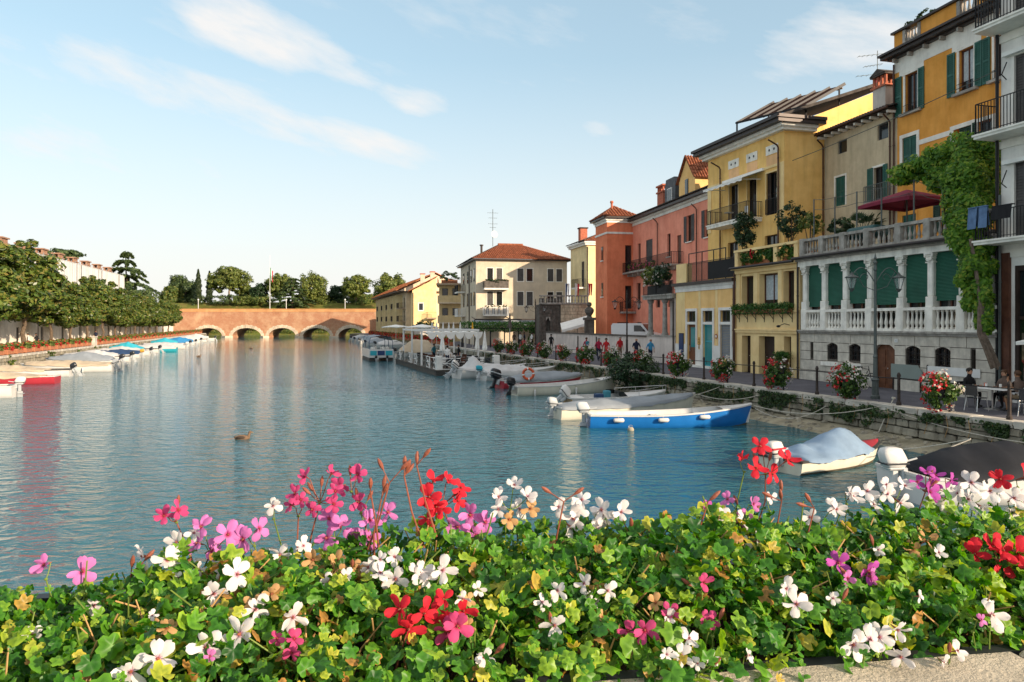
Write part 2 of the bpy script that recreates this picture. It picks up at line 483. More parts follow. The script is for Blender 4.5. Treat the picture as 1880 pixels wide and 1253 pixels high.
mat('rope', (.55, .50, .42), rough=.95, var=.2, scale=20)
mat('orange_ring', (.62, .10, .035), rough=.6)
mat('navy_paint', (.02, .045, .13), rough=.4)
mat('deck_wood', (.10, .085, .07), rough=.85, var=.3, scale=3)
# people
mat('skin', (.50, .27, .17), rough=.55, var=.08, scale=6)
mat('skin_tan', (.34, .165, .085), rough=.5, var=.08, scale=6)
mat('hair_dark', (.018, .013, .010), rough=.6)
mat('hair_brown', (.085, .040, .020), rough=.6)
mat('hair_grey', (.28, .26, .25), rough=.6)
mat('shirt_red', (.52, .020, .025), rough=.85, var=.1, scale=5)
mat('shirt_crimson', (.36, .015, .05), rough=.85, var=.1, scale=5)
mat('shirt_navy', (.012, .016, .040), rough=.85, var=.1, scale=5)
mat('shirt_blue', (.05, .27, .48), rough=.85, var=.1, scale=5)
mat('shirt_teal', (.05, .22, .28), rough=.85, var=.1, scale=5)
mat('shirt_white', (.70, .69, .66), rough=.85, var=.06, scale=5)
mat('shirt_brown', (.14, .095, .075), rough=.85, var=.1, scale=5)
mat('trouser_navy', (.018, .022, .045), rough=.9)
mat('trouser_khaki', (.22, .16, .10), rough=.9)
mat('trouser_black', (.014, .013, .014), rough=.9)
mat('shoe', (.03, .026, .024), rough=.7)
mat('shoe_white', (.6, .6, .58), rough=.7)
# vegetation
leafmat('leaf_magnolia', [(0, (.030, .060, .012)), (.4, (.080, .135, .022)), (.78, (.16, .20, .035)), (1, (.25, .19, .055))], transl=.28, rough=.35)
leafmat('leaf_dark', [(0, (.010, .028, .010)), (.6, (.022, .055, .020)), (1, (.05, .09, .03))], transl=.2)
leafmat('leaf_pine', [(0, (.055, .085, .016)), (.5, (.12, .16, .03)), (1, (.22, .23, .05))], transl=.25)
leafmat('leaf_cedar', [(0, (.030, .055, .018)), (.6, (.065, .105, .034)), (1, (.12, .16, .05))], transl=.2)
leafmat('leaf_cypress', [(0, (.018, .032, .012)), (.6, (.035, .058, .020)), (1, (.07, .09, .03))], transl=.15)
leafmat('leaf_bush', [(0, (.045, .085, .016)), (.6, (.11, .16, .032)), (1, (.26, .24, .06))], transl=.3)
leafmat('leaf_vine', [(0, (.035, .105, .008)), (.5, (.10, .235, .015)), (.85, (.20, .34, .03)), (1, (.34, .38, .05))], transl=.4)
leafmat('leaf_hedge', [(0, (.016, .055, .008)), (.6, (.04, .12, .015)), (1, (.08, .18, .03))], transl=.3)
leafmat('leaf_box', [(0, (.020, .055, .010)), (.6, (.05, .12, .02)), (1, (.12, .18, .03))], transl=.3)
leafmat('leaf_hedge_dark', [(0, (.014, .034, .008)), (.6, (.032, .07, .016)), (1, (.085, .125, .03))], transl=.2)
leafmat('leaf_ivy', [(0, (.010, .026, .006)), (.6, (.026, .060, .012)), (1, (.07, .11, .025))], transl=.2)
leafmat('blossom_red', [(0, (.36, .014, .014)), (.6, (.56, .030, .03)), (1, (.66, .10, .08))], transl=.3, rough=.7)
leafmat('blossom_white', [(0, (.62, .56, .50)), (.6, (.78, .74, .68)), (1, (.82, .72, .60))], transl=.3, rough=.7)
leafmat('blossom_pink', [(0, (.40, .05, .12)), (1, (.62, .20, .26))], transl=.3, rough=.7)
leafmat('leaf_gnear', [(0, (.016, .085, .011)), (.35, (.050, .19, .016)), (.68, (.13, .32, .026)), (.88, (.28, .42, .035)), (.97, (.50, .46, .06)), (1, (.42, .22, .06))], transl=.36, rough=.42, patch=.40, blade=True)
leafmat('leaf_gobj', [(0, (.018, .09, .012)), (.35, (.055, .20, .017)), (.68, (.14, .33, .027)), (.88, (.30, .43, .037)), (.97, (.52, .48, .06)), (1, (.44, .24, .06))], transl=.36, rough=.42, patch=.30, obj=True, blade=True)
mat('bark', (.13, .095, .065), rough=.95, var=.3, scale=6, bump=.6, bscale=25)
mat('bark_pale', (.20, .16, .12), rough=.95, var=.3, scale=4)
mat('vine_trunk', (.16, .12, .09), rough=.95, var=.3, scale=8, bump=.8, bscale=30)
mat('stem_green', (.14, .20, .035), rough=.6, var=.25, scale=20)
mat('stem_red', (.25, .075, .045), rough=.6, var=.3, scale=20)
mat('stem_dry', (.42, .25, .10), rough=.8, var=.3, scale=20)
mat('grass', (.16, .135, .035), rough=1, var=.35, scale=.25, bump=.6, bscale=3, spec=.05, c2=(.13, .16, .035), stain=(.36, .22, .09), stain_amt=.5)
mat('pot_rust', (.10, .045, .030), rough=.75, var=.3, scale=4)
mat('terracotta', (.38, .15, .075), rough=.85, var=.2, scale=5)
mat('sign_green', (.23, .27, .245), rough=.6, var=.06)
mat('van_white', (.70, .71, .72), rough=.25, var=.03, spec=.5)
mat('tyre', (.015, .015, .015), rough=.85)
mat('flag_red', (.50, .02, .03), rough=.8)
mat('flag_white', (.75, .74, .72), rough=.8)
mat('flag_green', (.02, .22, .06), rough=.8)
mat('plastic_dark', (.03, .032, .036), rough=.5)
mat('plastic_bin', (.03, .09, .09), rough=.5)
mat('buoy', (.36, .32, .24), rough=.7)
mat('duck_brown', (.16, .10, .06), rough=.8, var=.4, scale=25)
mat('duck_dark', (.05, .035, .025), rough=.7)
mat('duck_bill', (.40, .20, .04), rough=.5)
# ================================================================== WATER, GROUND, QUAYS, BRIDGE
m_, t_, b_ = newmat('water')
b_.inputs['Base Color'].default_value = (.020, .110, .140, 1)
b_.inputs['Roughness'].default_value = .035
b_.inputs['IOR'].default_value = 1.333
b_.inputs['Specular IOR Level'].default_value = .5
g_ = nd(t_, 'ShaderNodeNewGeometry')
def wave(scale, vec, detail=3.0, rough=.55, dist=0.0):
    mp = nd(t_, 'ShaderNodeMapping'); mp.inputs['Scale'].default_value = vec; mp.inputs['Rotation'].default_value = (0, 0, R(12))
    t_.links.new(g_.outputs['Position'], mp.inputs[0])
    n = nd(t_, 'ShaderNodeTexNoise', Scale=scale, Detail=detail, Roughness=rough, Distortion=dist)
    t_.links.new(mp.outputs[0], n.inputs['Vector'])
    return n.outputs[0]
b1 = nd(t_, 'ShaderNodeBump', Strength=.6, Distance=.045)
t_.links.new(wave(1.1, (.85, 1.1, 1), 3.0, .5, .5), b1.inputs['Height'])
b2 = nd(t_, 'ShaderNodeBump', Strength=.60, Distance=.20)
t_.links.new(wave(1.9, (.75, 1.3, 1), 2.0, .5, .9), b2.inputs['Height'])
t_.links.new(b1.outputs[0], b2.inputs['Normal'])
# wind lanes: the ripples are stronger in some drifting patches
lane = nd(t_, 'ShaderNodeMapRange'); lane.inputs[1].default_value = .35; lane.inputs[2].default_value = .65; lane.inputs[3].default_value = .65; lane.inputs[4].default_value = 1.0
t_.links.new(wave(.10, (.6, 1.4, 1), 3.0), lane.inputs[0])
sy = nd(t_, 'ShaderNodeSeparateXYZ'); t_.links.new(g_.outputs['Position'], sy.inputs[0])      # the far reach lies sheltered and calmer
c0 = nd(t_, 'ShaderNodeMath', operation='MULTIPLY_ADD'); c0.inputs[1].default_value = 1/28; c0.inputs[2].default_value = 10/28; t_.links.new(sy.outputs[1], c0.inputs[0])
c1_ = nd(t_, 'ShaderNodeMath', operation='POWER'); c1_.inputs[1].default_value = -1.15; t_.links.new(c0.outputs[0], c1_.inputs[0])
calm = nd(t_, 'ShaderNodeMath', operation='MINIMUM'); calm.inputs[1].default_value = 1.0; t_.links.new(c1_.outputs[0], calm.inputs[0])
ml = nd(t_, 'ShaderNodeMath', operation='MULTIPLY'); t_.links.new(lane.outputs[0], ml.inputs[0]); t_.links.new(calm.outputs[0], ml.inputs[1]); t_.links.new(ml.outputs[0], b2.inputs['Strength'])
ml2 = nd(t_, 'ShaderNodeMath', operation='MULTIPLY'); ml2.inputs[1].default_value = .6; t_.links.new(calm.outputs[0], ml2.inputs[0]); t_.links.new(ml2.outputs[0], b1.inputs['Strength'])
b3 = nd(t_, 'ShaderNodeBump', Strength=.5, Distance=.035); t_.links.new(wave(6.5, (.8, 1.2, 1), 4.0, .6, .5), b3.inputs['Height']); t_.links.new(b2.outputs[0], b3.inputs['Normal']); t_.links.new(calm.outputs[0], b3.inputs['Strength'])
t_.links.new(b3.outputs[0], b_.inputs['Normal'])
o = MB().add([(-260, -30, 0), (120, -30, 0), (120, 262, 0), (-260, 262, 0)], [(0, 1, 2, 3)]).build('water', 'water')
tag(o, 'blue-green rippled water of the canal', None, kind='structure')

QK, QS = 22.13, -.329
def qpt(Y, inset=0.0, z=0.0):
    n = math.hypot(QS, 1)
    return Vector((QK + QS*Y + inset/n, Y - QS*inset/n, z))
LK, LS = -26.0, -.2835
def lpt(Y, inset=0.0, z=0.0):
    n = math.hypot(LS, 1)
    return Vector((LK + LS*Y - inset/n, Y + LS*inset/n, z))
qn = math.hypot(QS, 1)
ZQ = 1.2
# right pavement
a, b = qpt(-8), qpt(203)
o = MB().add([(a.x+.3, a.y, ZQ), (140, a.y, ZQ), (140, 203, ZQ), (b.x+.3, 203, ZQ)], [(0, 1, 2, 3)]).build('pavement', 'asphalt')
tag(o, 'dark asphalt quay pavement along the right bank', None, kind='structure')
# left promenade
a, b = lpt(-8), lpt(203)
o = MB().add([(-320, a.y, ZQ), (a.x-.3, a.y, ZQ), (b.x-.3, 203, ZQ), (-320, 203, ZQ)], [(0, 1, 2, 3)]).build('promenade', 'paving')
tag(o, 'paved promenade under the trees on the left bank', None, kind='structure')
# rising park ground behind the bridge, out to the skyline
mb = MB()
ys = [216, 243, 247, 252, 257, 262, 275, 330, 700, 3000]
zs_ = [-.6, -.6, .9, 4.6, 8.6, 10.9, 11.6, 12.0, 12.2, 12.2]
xs_ = [-1800, -400, -200, -120, -95, -80, -65, -50, -35, -10, 60, 400, 1800]
gv = []
for j, y in enumerate(ys):
    for x in xs_:
        z = zs_[j] + (mnoise.noise(Vector((x*.05, y*.05, 0))) * .6 if j > 3 else 0)
        gv.append((x, y + (mnoise.noise(Vector((x*.04, 3, j))) * 3 if 0 < j < 6 else 0), z))
nx = len(xs_)
mb.add(gv, [(j*nx+i, j*nx+i+1, (j+1)*nx+i+1, (j+1)*nx+i) for j in range(len(ys)-1) for i in range(nx-1)])
tag(mb.build('ground', 'grass', smooth=True), 'grassy rampart ground rising behind the bridge', None, kind='structure')

# ---- right quay wall: backing, footing, kerb stones, face stones
QF = Fac(qpt(203), (.329, -1))           # x: distance from the far end towards the camera, y: inwards
qw = QF.thing('quay_wall', 'mossy stone quay wall with pale footing along the right bank', 'wall')
def qx(Y): return (203 - Y) * qn
mb = MB()
mb.box(0, qx(-8), .10, .8, -.8, ZQ - .14)
mb.build('backing', 'mortar', qw)
mb = MB(); n = 150
for i in range(n + 1):
    x = qx(70) + (qx(-8) - qx(70)) * i / n
    k = 1 + .18 * mnoise.noise(Vector((x*.35, 0, 0))) + .10 * mnoise.noise(Vector((x*1.7, 4, 0)))
    mb.v += [(x, -1.45*k, -.25), (x, -1.15*k, .04 + .05*mnoise.noise(Vector((x*2, 1, 0)))), (x, -.6, .15 + .05*mnoise.noise(Vector((x*1.5, 2, 0)))), (x, .12, .28 + .05*mnoise.noise(Vector((x*1.5, 3, 0))))]
for i in range(n):
    for j in range(3):
        mb.f.append((i*4+j, (i+1)*4+j, (i+1)*4+j+1, i*4+j+1)); mb.m.append(0)
mb.build('footing', 'footing', qw, smooth=True)
mb = MB(); r_ = random.Random(41)
for k in range(420):
    x = r_.uniform(qx(48), qx(17)); f = r_.random(); sz = r_.uniform(.05, .17); y, z = -.1 - 1.1*f, .25 - .25*f
    b0 = len(mb.v); mb.ell((x, y, z), sz*r_.uniform(.7, 1.4), sz, sz*.6, 6, 4); mb.v[b0:] = [(a+r_.uniform(-.02, .02), b+r_.uniform(-.02, .02), c+r_.uniform(-.02, .02)) for a, b, c in mb.v[b0:]]
tag(mb.build('footing_rubble', 'quay_stone', qw), kind='stuff')
stone_me = []
for k in range(6):
    r_ = random.Random(k)
    m2 = MB().rbox(-.5, .5, -.5, .5, -.5, .5, .13, 1)
    m2.v = [(x + r_.uniform(-.05, .05), y + r_.uniform(-.08, .08), z + r_.uniform(-.06, .06)) for x, y, z in m2.v]
    stone_me.append(m2.mesh('stone', 'quay_stone'))
r_ = random.Random(3)
cnt = 0
for row, (z0, z1) in enumerate(((.27, .56), (.56, .82), (.82, ZQ - .16))):
    x = qx(49)
    while x < qx(17):
        wl = r_.uniform(.38, .82)
        put('stone', r_.choice(stone_me), qw, (x + wl/2, .06 + r_.uniform(-.03, .03), (z0+z1)/2), scale=(wl - .03, .34, z1 - z0 - .025))
        x += wl; cnt += 1
mb = MB(); x = qx(140)
while x < qx(49):       # the far stones, too small to pick apart
    wl = r_.uniform(.5, 1.0)
    for (z0, z1) in ((.0, .4), (.4, .75), (.75, ZQ-.16)):
        mb.box(x, x + wl - .03, -.08 + r_.uniform(-.03, .03), .12, z0 + .012, z1 - .012)
    x += wl
tag(mb.build('far_stones', 'quay_stone', qw), kind='stuff')
kerb_me = []
for k in range(4):
    r_ = random.Random(k + 20)
    m2 = MB().rbox(-.5, .5, -.5, .5, -.5, .5, .05, 1)
    m2.v = [(x + r_.uniform(-.02, .02), y + r_.uniform(-.05, .05), z + r_.uniform(-.05, .05)) for x, y, z in m2.v]
    kerb_me.append(m2.mesh('kerb_stone', 'kerb'))
r_ = random.Random(5); x = qx(110)
while x < qx(14):
    wl = r_.uniform(.9, 1.35)
    put('kerb_stone', r_.choice(kerb_me), qw, (x + wl/2, .18 + r_.uniform(-.015, .015), ZQ - .05), scale=(wl - .02, .56, .21))
    x += wl
# ---- left quay wall
LF = Fac(lpt(30), (LS, 1))
ln = math.hypot(LS, 1)
def lx(Y): return (Y - 30) * ln
lw = LF.thing('quay_wall', 'low sunlit rubble quay wall of the left bank below the flower boxes', 'wall')
box('backing', 'mortar', lw, 0, lx(203), .14, .8, -.8, ZQ - .12)
r_ = random.Random(9); cnt = 0
for (z0, z1) in ((.02, .36), (.36, .72), (.72, 1.06)):
    x = lx(50)
    while x < lx(96):
        wl = r_.uniform(.5, 1.1); 
        put('stone', r_.choice(stone_me), lw, (x + wl/2, .08 + r_.uniform(-.04, .04), (z0+z1)/2), scale=(wl - .03, .3, z1 - z0 - .02)); x += wl; cnt += 1
mb = MB()
for (z0, z1) in ((.02, .36), (.36, .72), (.72, 1.06)):
    x = lx(96)
    while x < lx(200):
        wl = r_.uniform(.5, 1.1); mb.box(x, x+wl-.03, -.06 + r_.uniform(-.04, .04), .2, z0 + .01, z1 - .01); x += wl
tag(mb.build('far_stones', 'quay_stone', lw), kind='stuff')
r_ = random.Random(11); x = lx(50)
while x < lx(198):
    wl = r_.uniform(1.0, 1.6)
    put('kerb_stone', r_.choice(kerb_me), lw, (x + wl/2, .2, ZQ - .04), scale=(wl - .02, .6, .2)); x += wl
for k in range(12):     # grass tufts and weeds growing out of the left wall come with the plants below
    pass

# ---- brick bridge
m_, t_, b_ = newmat('bridge_brick')
b_.inputs['Roughness'].default_value = .95; b_.inputs['Specular IOR Level'].default_value = .1
g_ = nd(t_, 'ShaderNodeNewGeometry'); sp = nd(t_, 'ShaderNodeSeparateXYZ'); t_.links.new(g_.outputs['Position'], sp.inputs[0])
cb = nd(t_, 'ShaderNodeCombineXYZ'); t_.links.new(sp.outputs[0], cb.inputs[0]); t_.links.new(sp.outputs[2], cb.inputs[1])
br = nd(t_, 'ShaderNodeTexBrick'); br.inputs['Scale'].default_value = 2.2; br.inputs['Mortar Size'].default_value = .03
br.inputs['Color1'].default_value = (.44, .195, .115, 1); br.inputs['Color2'].default_value = (.40, .150, .075, 1); br.inputs['Mortar'].default_value = (.44, .30, .19, 1)
t_.links.new(cb.outputs[0], br.inputs['Vector'])
n1_ = nd(t_, 'ShaderNodeTexNoise', Scale=.35, Detail=9.0, Roughness=.7); t_.links.new(g_.outputs['Position'], n1_.inputs['Vector'])
r1_ = nd(t_, 'ShaderNodeMapRange'); r1_.inputs[1].default_value = .45; r1_.inputs[2].default_value = .66; t_.links.new(n1_.outputs[0], r1_.inputs[0])
mx_ = nd(t_, 'ShaderNodeMixRGB'); mx_.inputs[2].default_value = (.56, .36, .22, 1); t_.links.new(r1_.outputs[0], mx_.inputs[0]); t_.links.new(br.outputs[0], mx_.inputs[1])
n2_ = nd(t_, 'ShaderNodeTexNoise', Scale=.8, Detail=6.0, Roughness=.7); t_.links.new(g_.outputs['Position'], n2_.inputs['Vector'])
r2_ = nd(t_, 'ShaderNodeMapRange'); r2_.inputs[1].default_value = .56; r2_.inputs[2].default_value = .70; r2_.inputs[4].default_value = .6; t_.links.new(n2_.outputs[0], r2_.inputs[0])
mx2 = nd(t_, 'ShaderNodeMixRGB'); mx2.inputs[2].default_value = (.20, .085, .05, 1); t_.links.new(r2_.outputs[0], mx2.inputs[0]); t_.links.new(mx_.outputs[0], mx2.inputs[1])
t_.links.new(mx2.outputs[0], b_.inputs['Base Color'])
mat('bridge_coping', (.56, .29, .13), rough=.95, var=.2, scale=.7, spec=.1)
mat('voussoir', (.60, .50, .38), rough=.9, var=.25, scale=.8, spec=.1, island=.12)
BY = 205.0
bt = thing('arched_bridge', 'long orange brick bridge with five pale stone arches across the canal', 'bridge', (0, BY, 0))
def bpx(px): return (px - CX) * BY / F
def bz(py): return H - (py - CY) * BY / F
arches = [(bpx(c), bpx(c + hw) - bpx(c)) for c, hw in ((383, 25), (453, 26.5), (518, 25), (581, 25), (644, 23))]
ZS, RISE = .25, 2.35
def soffit(x):
    for c, a in arches:
        if abs(x - c) < a: return ZS + RISE * math.sqrt(max(0, 1 - ((x - c)/a)**2))
    return None
X0, X1, ZT, ZB, TH = bpx(300), bpx(696), bz(573), bz(568), 9.0
xs = {X0, X1}
for c, a in arches:
    for k in range(25): xs.add(c - a * math.cos(math.pi * k / 24))
xs = sorted(xs)
mb = MB()
for a_, b_x in zip(xs, xs[1:]):
    mid = (a_ + b_x) / 2
    if soffit(mid) is not None:
        za, zb = soffit(a_) or ZS, soffit(b_x) or ZS
        mb.add([(a_, 0, za), (b_x, 0, zb), (b_x, 0, ZT), (a_, 0, ZT)], [(0, 1, 2, 3)])
        mb.add([(a_, 0, za), (b_x, 0, zb), (b_x, TH, zb), (a_, TH, za)], [(0, 3, 2, 1)], 1)
        mb.add([(a_, TH, za), (b_x, TH, zb), (b_x, TH, ZT), (a_, TH, ZT)], [(0, 3, 2, 1)])
    else:
        mb.box(a_, b_x, 0, TH, -1, ZT)
mb.build('brick_face', ['bridge_brick', 'bridge_brick'], bt)
mb = MB().box(X0, X1, -.12, .5, ZT, ZT + .16).box(X0, X1, .0, .45, ZT + .16, ZB).box(X0, X1, -.08, .5, ZB, ZB + .12)
mb.box(X0, X1, TH - .4, TH, ZT, ZB).build('parapet', 'bridge_coping', bt)
box('deck', 'paving', bt, X0, X1, .5, TH - .4, ZT - .2, ZT)
for c, a in arches:
    nv = 23
    for k in range(nv):
        t0, t1 = math.pi * k / nv + .008, math.pi * (k+1) / nv - .008
        rr_ = .95 if k % 2 else .82
        def pp(t, e): return (c - (a + e) * math.cos(t), ZS + (RISE + e) * math.sin(t))
        MB().prism([pp(t0, 0), pp(t1, 0), pp(t1, rr_), pp(t0, rr_)], -.10, .3).build('voussoir', 'voussoir', bt)
edges = [arches[0][0] - arches[0][1] - 1.6] + [x for c, a in arches for x in (c - a, c + a)] + [arches[-1][0] + arches[-1][1] + 1.4]
for i in range(0, len(edges), 2):
    x0_, x1_ = edges[i], edges[i+1]
    MB().slab([(x0_ - .15, .2), (x1_ + .15, .2), (x1_ + .15, -.5), ((x0_+x1_)/2, -1.5), (x0_ - .15, -.5)], -1, .42).build('pier_base', 'voussoir', bt)
# pale wall at the right end of the bridge and at the left
wt = thing('end_wall', 'short white wall at the right end of the brick bridge', 'wall', (bpx(696), BY - 2, 0))
box('wall', 'pl_white', wt, 0, bpx(712) - bpx(696), 0, .6, 0, bz(583)); box('coping', 'stone_white', wt, -.1, bpx(712) - bpx(696), -.1, .7, bz(583), bz(583) + .15)
wt = thing('ramp_wall', 'pale sloping ramp wall at the left foot of the brick bridge', 'wall', (bpx(332), BY - 9, 0))
MB().prism([(-9, 0), (2.5, 0), (2.5, 1.6), (-9, 3.9)], 0, .6).build('wall', 'pl_leftwall', wt)
# ================================================================== BUILDING KIT
def wall(name, par, m, u0, u1, z0, z1, ops, t=.30, y=0.0, depth=None, sides=True, jamb=None):
    """front wall with real openings (u0,u1,z0,z1[,...]) and their reveals; with depth also the sides, back and top"""
    mb = MB()
    xs = sorted({u0, u1} | {v for o in ops for v in o[:2] if u0 < v < u1})
    zs = sorted({z0, z1} | {v for o in ops for v in o[2:4] if z0 < v < z1})
    for a, b in zip(xs, xs[1:]):
        for c, d in zip(zs, zs[1:]):
            mx, mz = (a+b)/2, (c+d)/2
            if any(o[0] < mx < o[1] and o[2] < mz < o[3] for o in ops): continue
            mb.add([(a,y,c),(b,y,c),(b,y,d),(a,y,d)], [(0,1,2,3)])
    for o in ops:
        a, b, c, d = max(o[0],u0), min(o[1],u1), max(o[2],z0), min(o[3],z1)
        k = 1 if jamb else 0
        mb.add([(a,y,c),(a,y+t,c),(a,y+t,d),(a,y,d)], [(0,1,2,3)], k)
        mb.add([(b,y,c),(b,y,d),(b,y+t,d),(b,y+t,c)], [(0,1,2,3)], k)
        mb.add([(a,y,d),(a,y+t,d),(b,y+t,d),(b,y,d)], [(0,1,2,3)], k)
        mb.add([(a,y,c),(b,y,c),(b,y+t,c),(a,y+t,c)], [(0,1,2,3)], k)
        mb.add([(a,y+t,c),(b,y+t,c),(b,y+t,d),(a,y+t,d)], [(0,1,2,3)], k)
    if depth:
        e = y + depth
        mb.add([(u0,y,z0),(u0,e,z0),(u0,e,z1),(u0,y,z1)], [(0,3,2,1)])
        mb.add([(u1,y,z0),(u1,e,z0),(u1,e,z1),(u1,y,z1)], [(0,1,2,3)])
        mb.add([(u0,e,z0),(u1,e,z0),(u1,e,z1),(u0,e,z1)], [(0,3,2,1)])
        mb.add([(u0,y,z1),(u1,y,z1),(u1,e,z1),(u0,e,z1)], [(0,1,2,3)])
    return mb.build(name, [m, jamb] if jamb else m, par)
def window(par, o, y=.16, fm='brown_wood', gm='glass', nx=2, nz=1, fw=.07, sill=None, sillm='stone_white', curtain=False, name='window'):
    u0, u1, z0, z1 = o[:4]
    mb = MB()
    mb.box(u0, u0+fw, y, y+.08, z0, z1).box(u1-fw, u1, y, y+.08, z0, z1)
    mb.box(u0+fw, u1-fw, y, y+.08, z0, z0+fw).box(u0+fw, u1-fw, y, y+.08, z1-fw, z1)
    W, Hh = (u1-u0-2*fw), (z1-z0-2*fw)
    for i in range(1, nx):
        x = u0+fw+W*i/nx; mb.box(x-fw*.45, x+fw*.45, y+.004, y+.07, z0+fw, z1-fw)
    for j in range(1, nz):
        z = z0+fw+Hh*j/nz; mb.box(u0+fw, u1-fw, y+.008, y+.066, z-fw*.35, z+fw*.35)
    f = mb.build(name, fm, par)
    for i in range(nx):
        a, b = u0+fw+W*i/nx, u0+fw+W*(i+1)/nx
        MB().box(a, b, y+.05, y+.058, z0+fw, z1-fw).build('pane', gm, f)
        if curtain: 
            MB().box(a+.02, b-.02, y+.044, y+.049, z0+fw+Hh*.25, z1-fw-.02).build('curtain', 'curtain', f)
    if sill: MB().box(u0-.1, u1+.1, -.12, y+.02, z0-.09, z0).build('sill', sillm, f)
    return f
def leafm(a, b, y, z0, z1, th=.045, n=None):
    """one louvred shutter leaf lying in the facade plane"""
    mb = MB(); s = .07
    mb.box(a, a+s, y, y+th, z0, z1).box(b-s, b, y, y+th, z0, z1)
    mb.box(a+s, b-s, y, y+th, z0, z0+.12).box(a+s, b-s, y, y+th, z1-.1, z1)
    zm = (z0+z1)/2; mb.box(a+s, b-s, y, y+th, zm-.05, zm+.05)
    k = n or max(4, int((z1-z0)/.11))
    for i in range(k):
        z = z0+.12 + (z1-z0-.22)*(i+.5)/k
        mb.add([(a+s,y+.006,z-.035),(b-s,y+.006,z-.035),(b-s,y+th-.006,z+.045),(a+s,y+th-.006,z+.045)], [(0,1,2,3)])
    mb.box(a+s, b-s, y+th-.006, y+th-.001, z0+.1, z1-.1)
    return mb
def shutter(par, a, b, z0, z1, m='green_shutter', y=-.06):
    return leafm(a, b, y, z0, z1).build('shutter', m, par)
def shut_pair(par, o, m='green_shutter', y=.04):
    u0, u1, z0, z1 = o[:4]; c = (u0+u1)/2
    shutter(par, u0+.01, c-.006, z0+.01, z1-.01, m, y); shutter(par, c+.006, u1-.01, z0+.01, z1-.01, m, y)
def open_window(par, o, sm='green_shutter', sw=None, fm='brown_wood', **kw):
    u0, u1, z0, z1 = o[:4]; w_ = sw or (u1-u0)/2
    f = window(par, o, fm=fm, **kw)
    shutter(par, u0-w_-.03, u0-.03, z0, z1, sm); shutter(par, u1+.03, u1+w_+.03, z0, z1, sm)
    return f
def trim(par, o, wd=.16, m='pl_white_trim', pr=.03, bottom=False, name='surround'):
    u0, u1, z0, z1 = o[:4]; mb = MB()
    mb.box(u0-wd, u0, -pr, .02, z0, z1).box(u1, u1+wd, -pr, .02, z0, z1).box(u0-wd, u1+wd, -pr-.004, .024, z1, z1+wd)
    if bottom: mb.box(u0-wd, u1+wd, -pr-.004, .024, z0-wd, z0)
    return mb.build(name, m, par)
def railing(par, pts, z0, h, m='iron', sp=.12, r=.011, name='railing', mid=None):
    mb = MB()
    for (a, b) in zip(pts, pts[1:]):
        a = Vector((a[0], a[1], 0)); b = Vector((b[0], b[1], 0)); d = b-a; l = d.length; k = max(1, round(l/sp))
        mb.bar(a+Vector((0,0,z0+h)), b+Vector((0,0,z0+h)), .045, .03)
        mb.bar(a+Vector((0,0,z0+.09)), b+Vector((0,0,z0+.09)), .03, .022)
        if mid: mb.bar(a+Vector((0,0,z0+h*mid)), b+Vector((0,0,z0+h*mid)), .03, .022)
        for i in range(k+1):
            p = a + d*i/k; rr = r*1.7 if i in (0, k) else r
            mb.box(p.x-rr, p.x+rr, p.y-rr, p.y+rr, z0, z0+h)
    return mb.build(name, m, par)
def bal_mesh(h, r, m, n=8):
    pr = [(.9,0),(.9,.08),(.55,.10),(.62,.16),(1.0,.30),(.92,.40),(.55,.62),(.45,.78),(.60,.84),(.50,.88),(.85,.92),(.85,1.0)]
    return MB().lathe([(a*r, z*h) for a, z in pr], n=n).mesh('baluster', m, smooth=False)
def tile_roof(par, A, B, C, D, m='roof_tile', cw=.24, rl=.42, name='tiles', bias=0):
    """barrel tiles on the slope A-B (eave) C-D (ridge, C above B, D above A); A..D may make a trapezoid"""
    A, B, C, D = map(Vector, (A, B, C, D)); mb = MB()
    n = max(2, int((B-A).length/cw)); rows = max(2, int(((C+D)/2-(A+B)/2).length/rl))
    nrm = (B-A).cross(D-A).normalized()
    if nrm.z < 0: nrm = -nrm
    e = (B-A).normalized(); r = cw*.46
    # underlay
    mb.add([A, B, C, D], [(0,1,2,3)])
    L_ = (B-A).length; up = (((C+D)/2-(A+B)/2)); up = up - e*up.dot(e); hgt = up.length; up.normalize()
    dx0 = (D-A).dot(e); dx1 = (C-A).dot(e)
    for i in range(n):
        x = (i+.5)/n*L_
        # height reached in this column inside the trapezoid
        hmax = hgt
        if dx0 > 1e-4 and x < dx0: hmax = min(hmax, hgt*x/dx0)
        if L_-dx1 > 1e-4 and x > dx1: hmax = min(hmax, hgt*(L_-x)/(L_-dx1))
        k = max(1, int(round(rows*hmax/hgt)))
        for j in range(k):
            h0, h1 = hmax*j/k, hmax*(j+1)/k + .04
            o0 = A + e*x + up*h0 + nrm*.05; o1 = A + e*x + up*h1 + nrm*.012
            vs = []
            for oo, rr in ((o0, r), (o1, r*.88)):
                for t in (0, 60, 120, 180): vs.append(oo + e*(rr*math.cos(R(t))) + nrm*(rr*.8*math.sin(R(t))))
            mb.add(vs, [(0,4,5,1),(1,5,6,2),(2,6,7,3),(0,1,2,3)])
    return tag(mb.build(name, m, par), kind='stuff')
def downpipe(par, x, z0, z1, y=-.10, m='pipe', r=.05, neck=None):
    pts = [(x, y, z0), (x, y, z1)]
    if neck: pts += [(x, y - .1, z1 + .15), (x, y - neck, z1 + .45)]
    mb = MB().tube(pts, r, 8)
    z = z0+.6
    while z < z1: mb.lathe([(r*1.35,-.02),(r*1.35,.02)], (x,y,z), 8); z += 1.9
    return mb.build('downpipe', m, par, smooth=False)
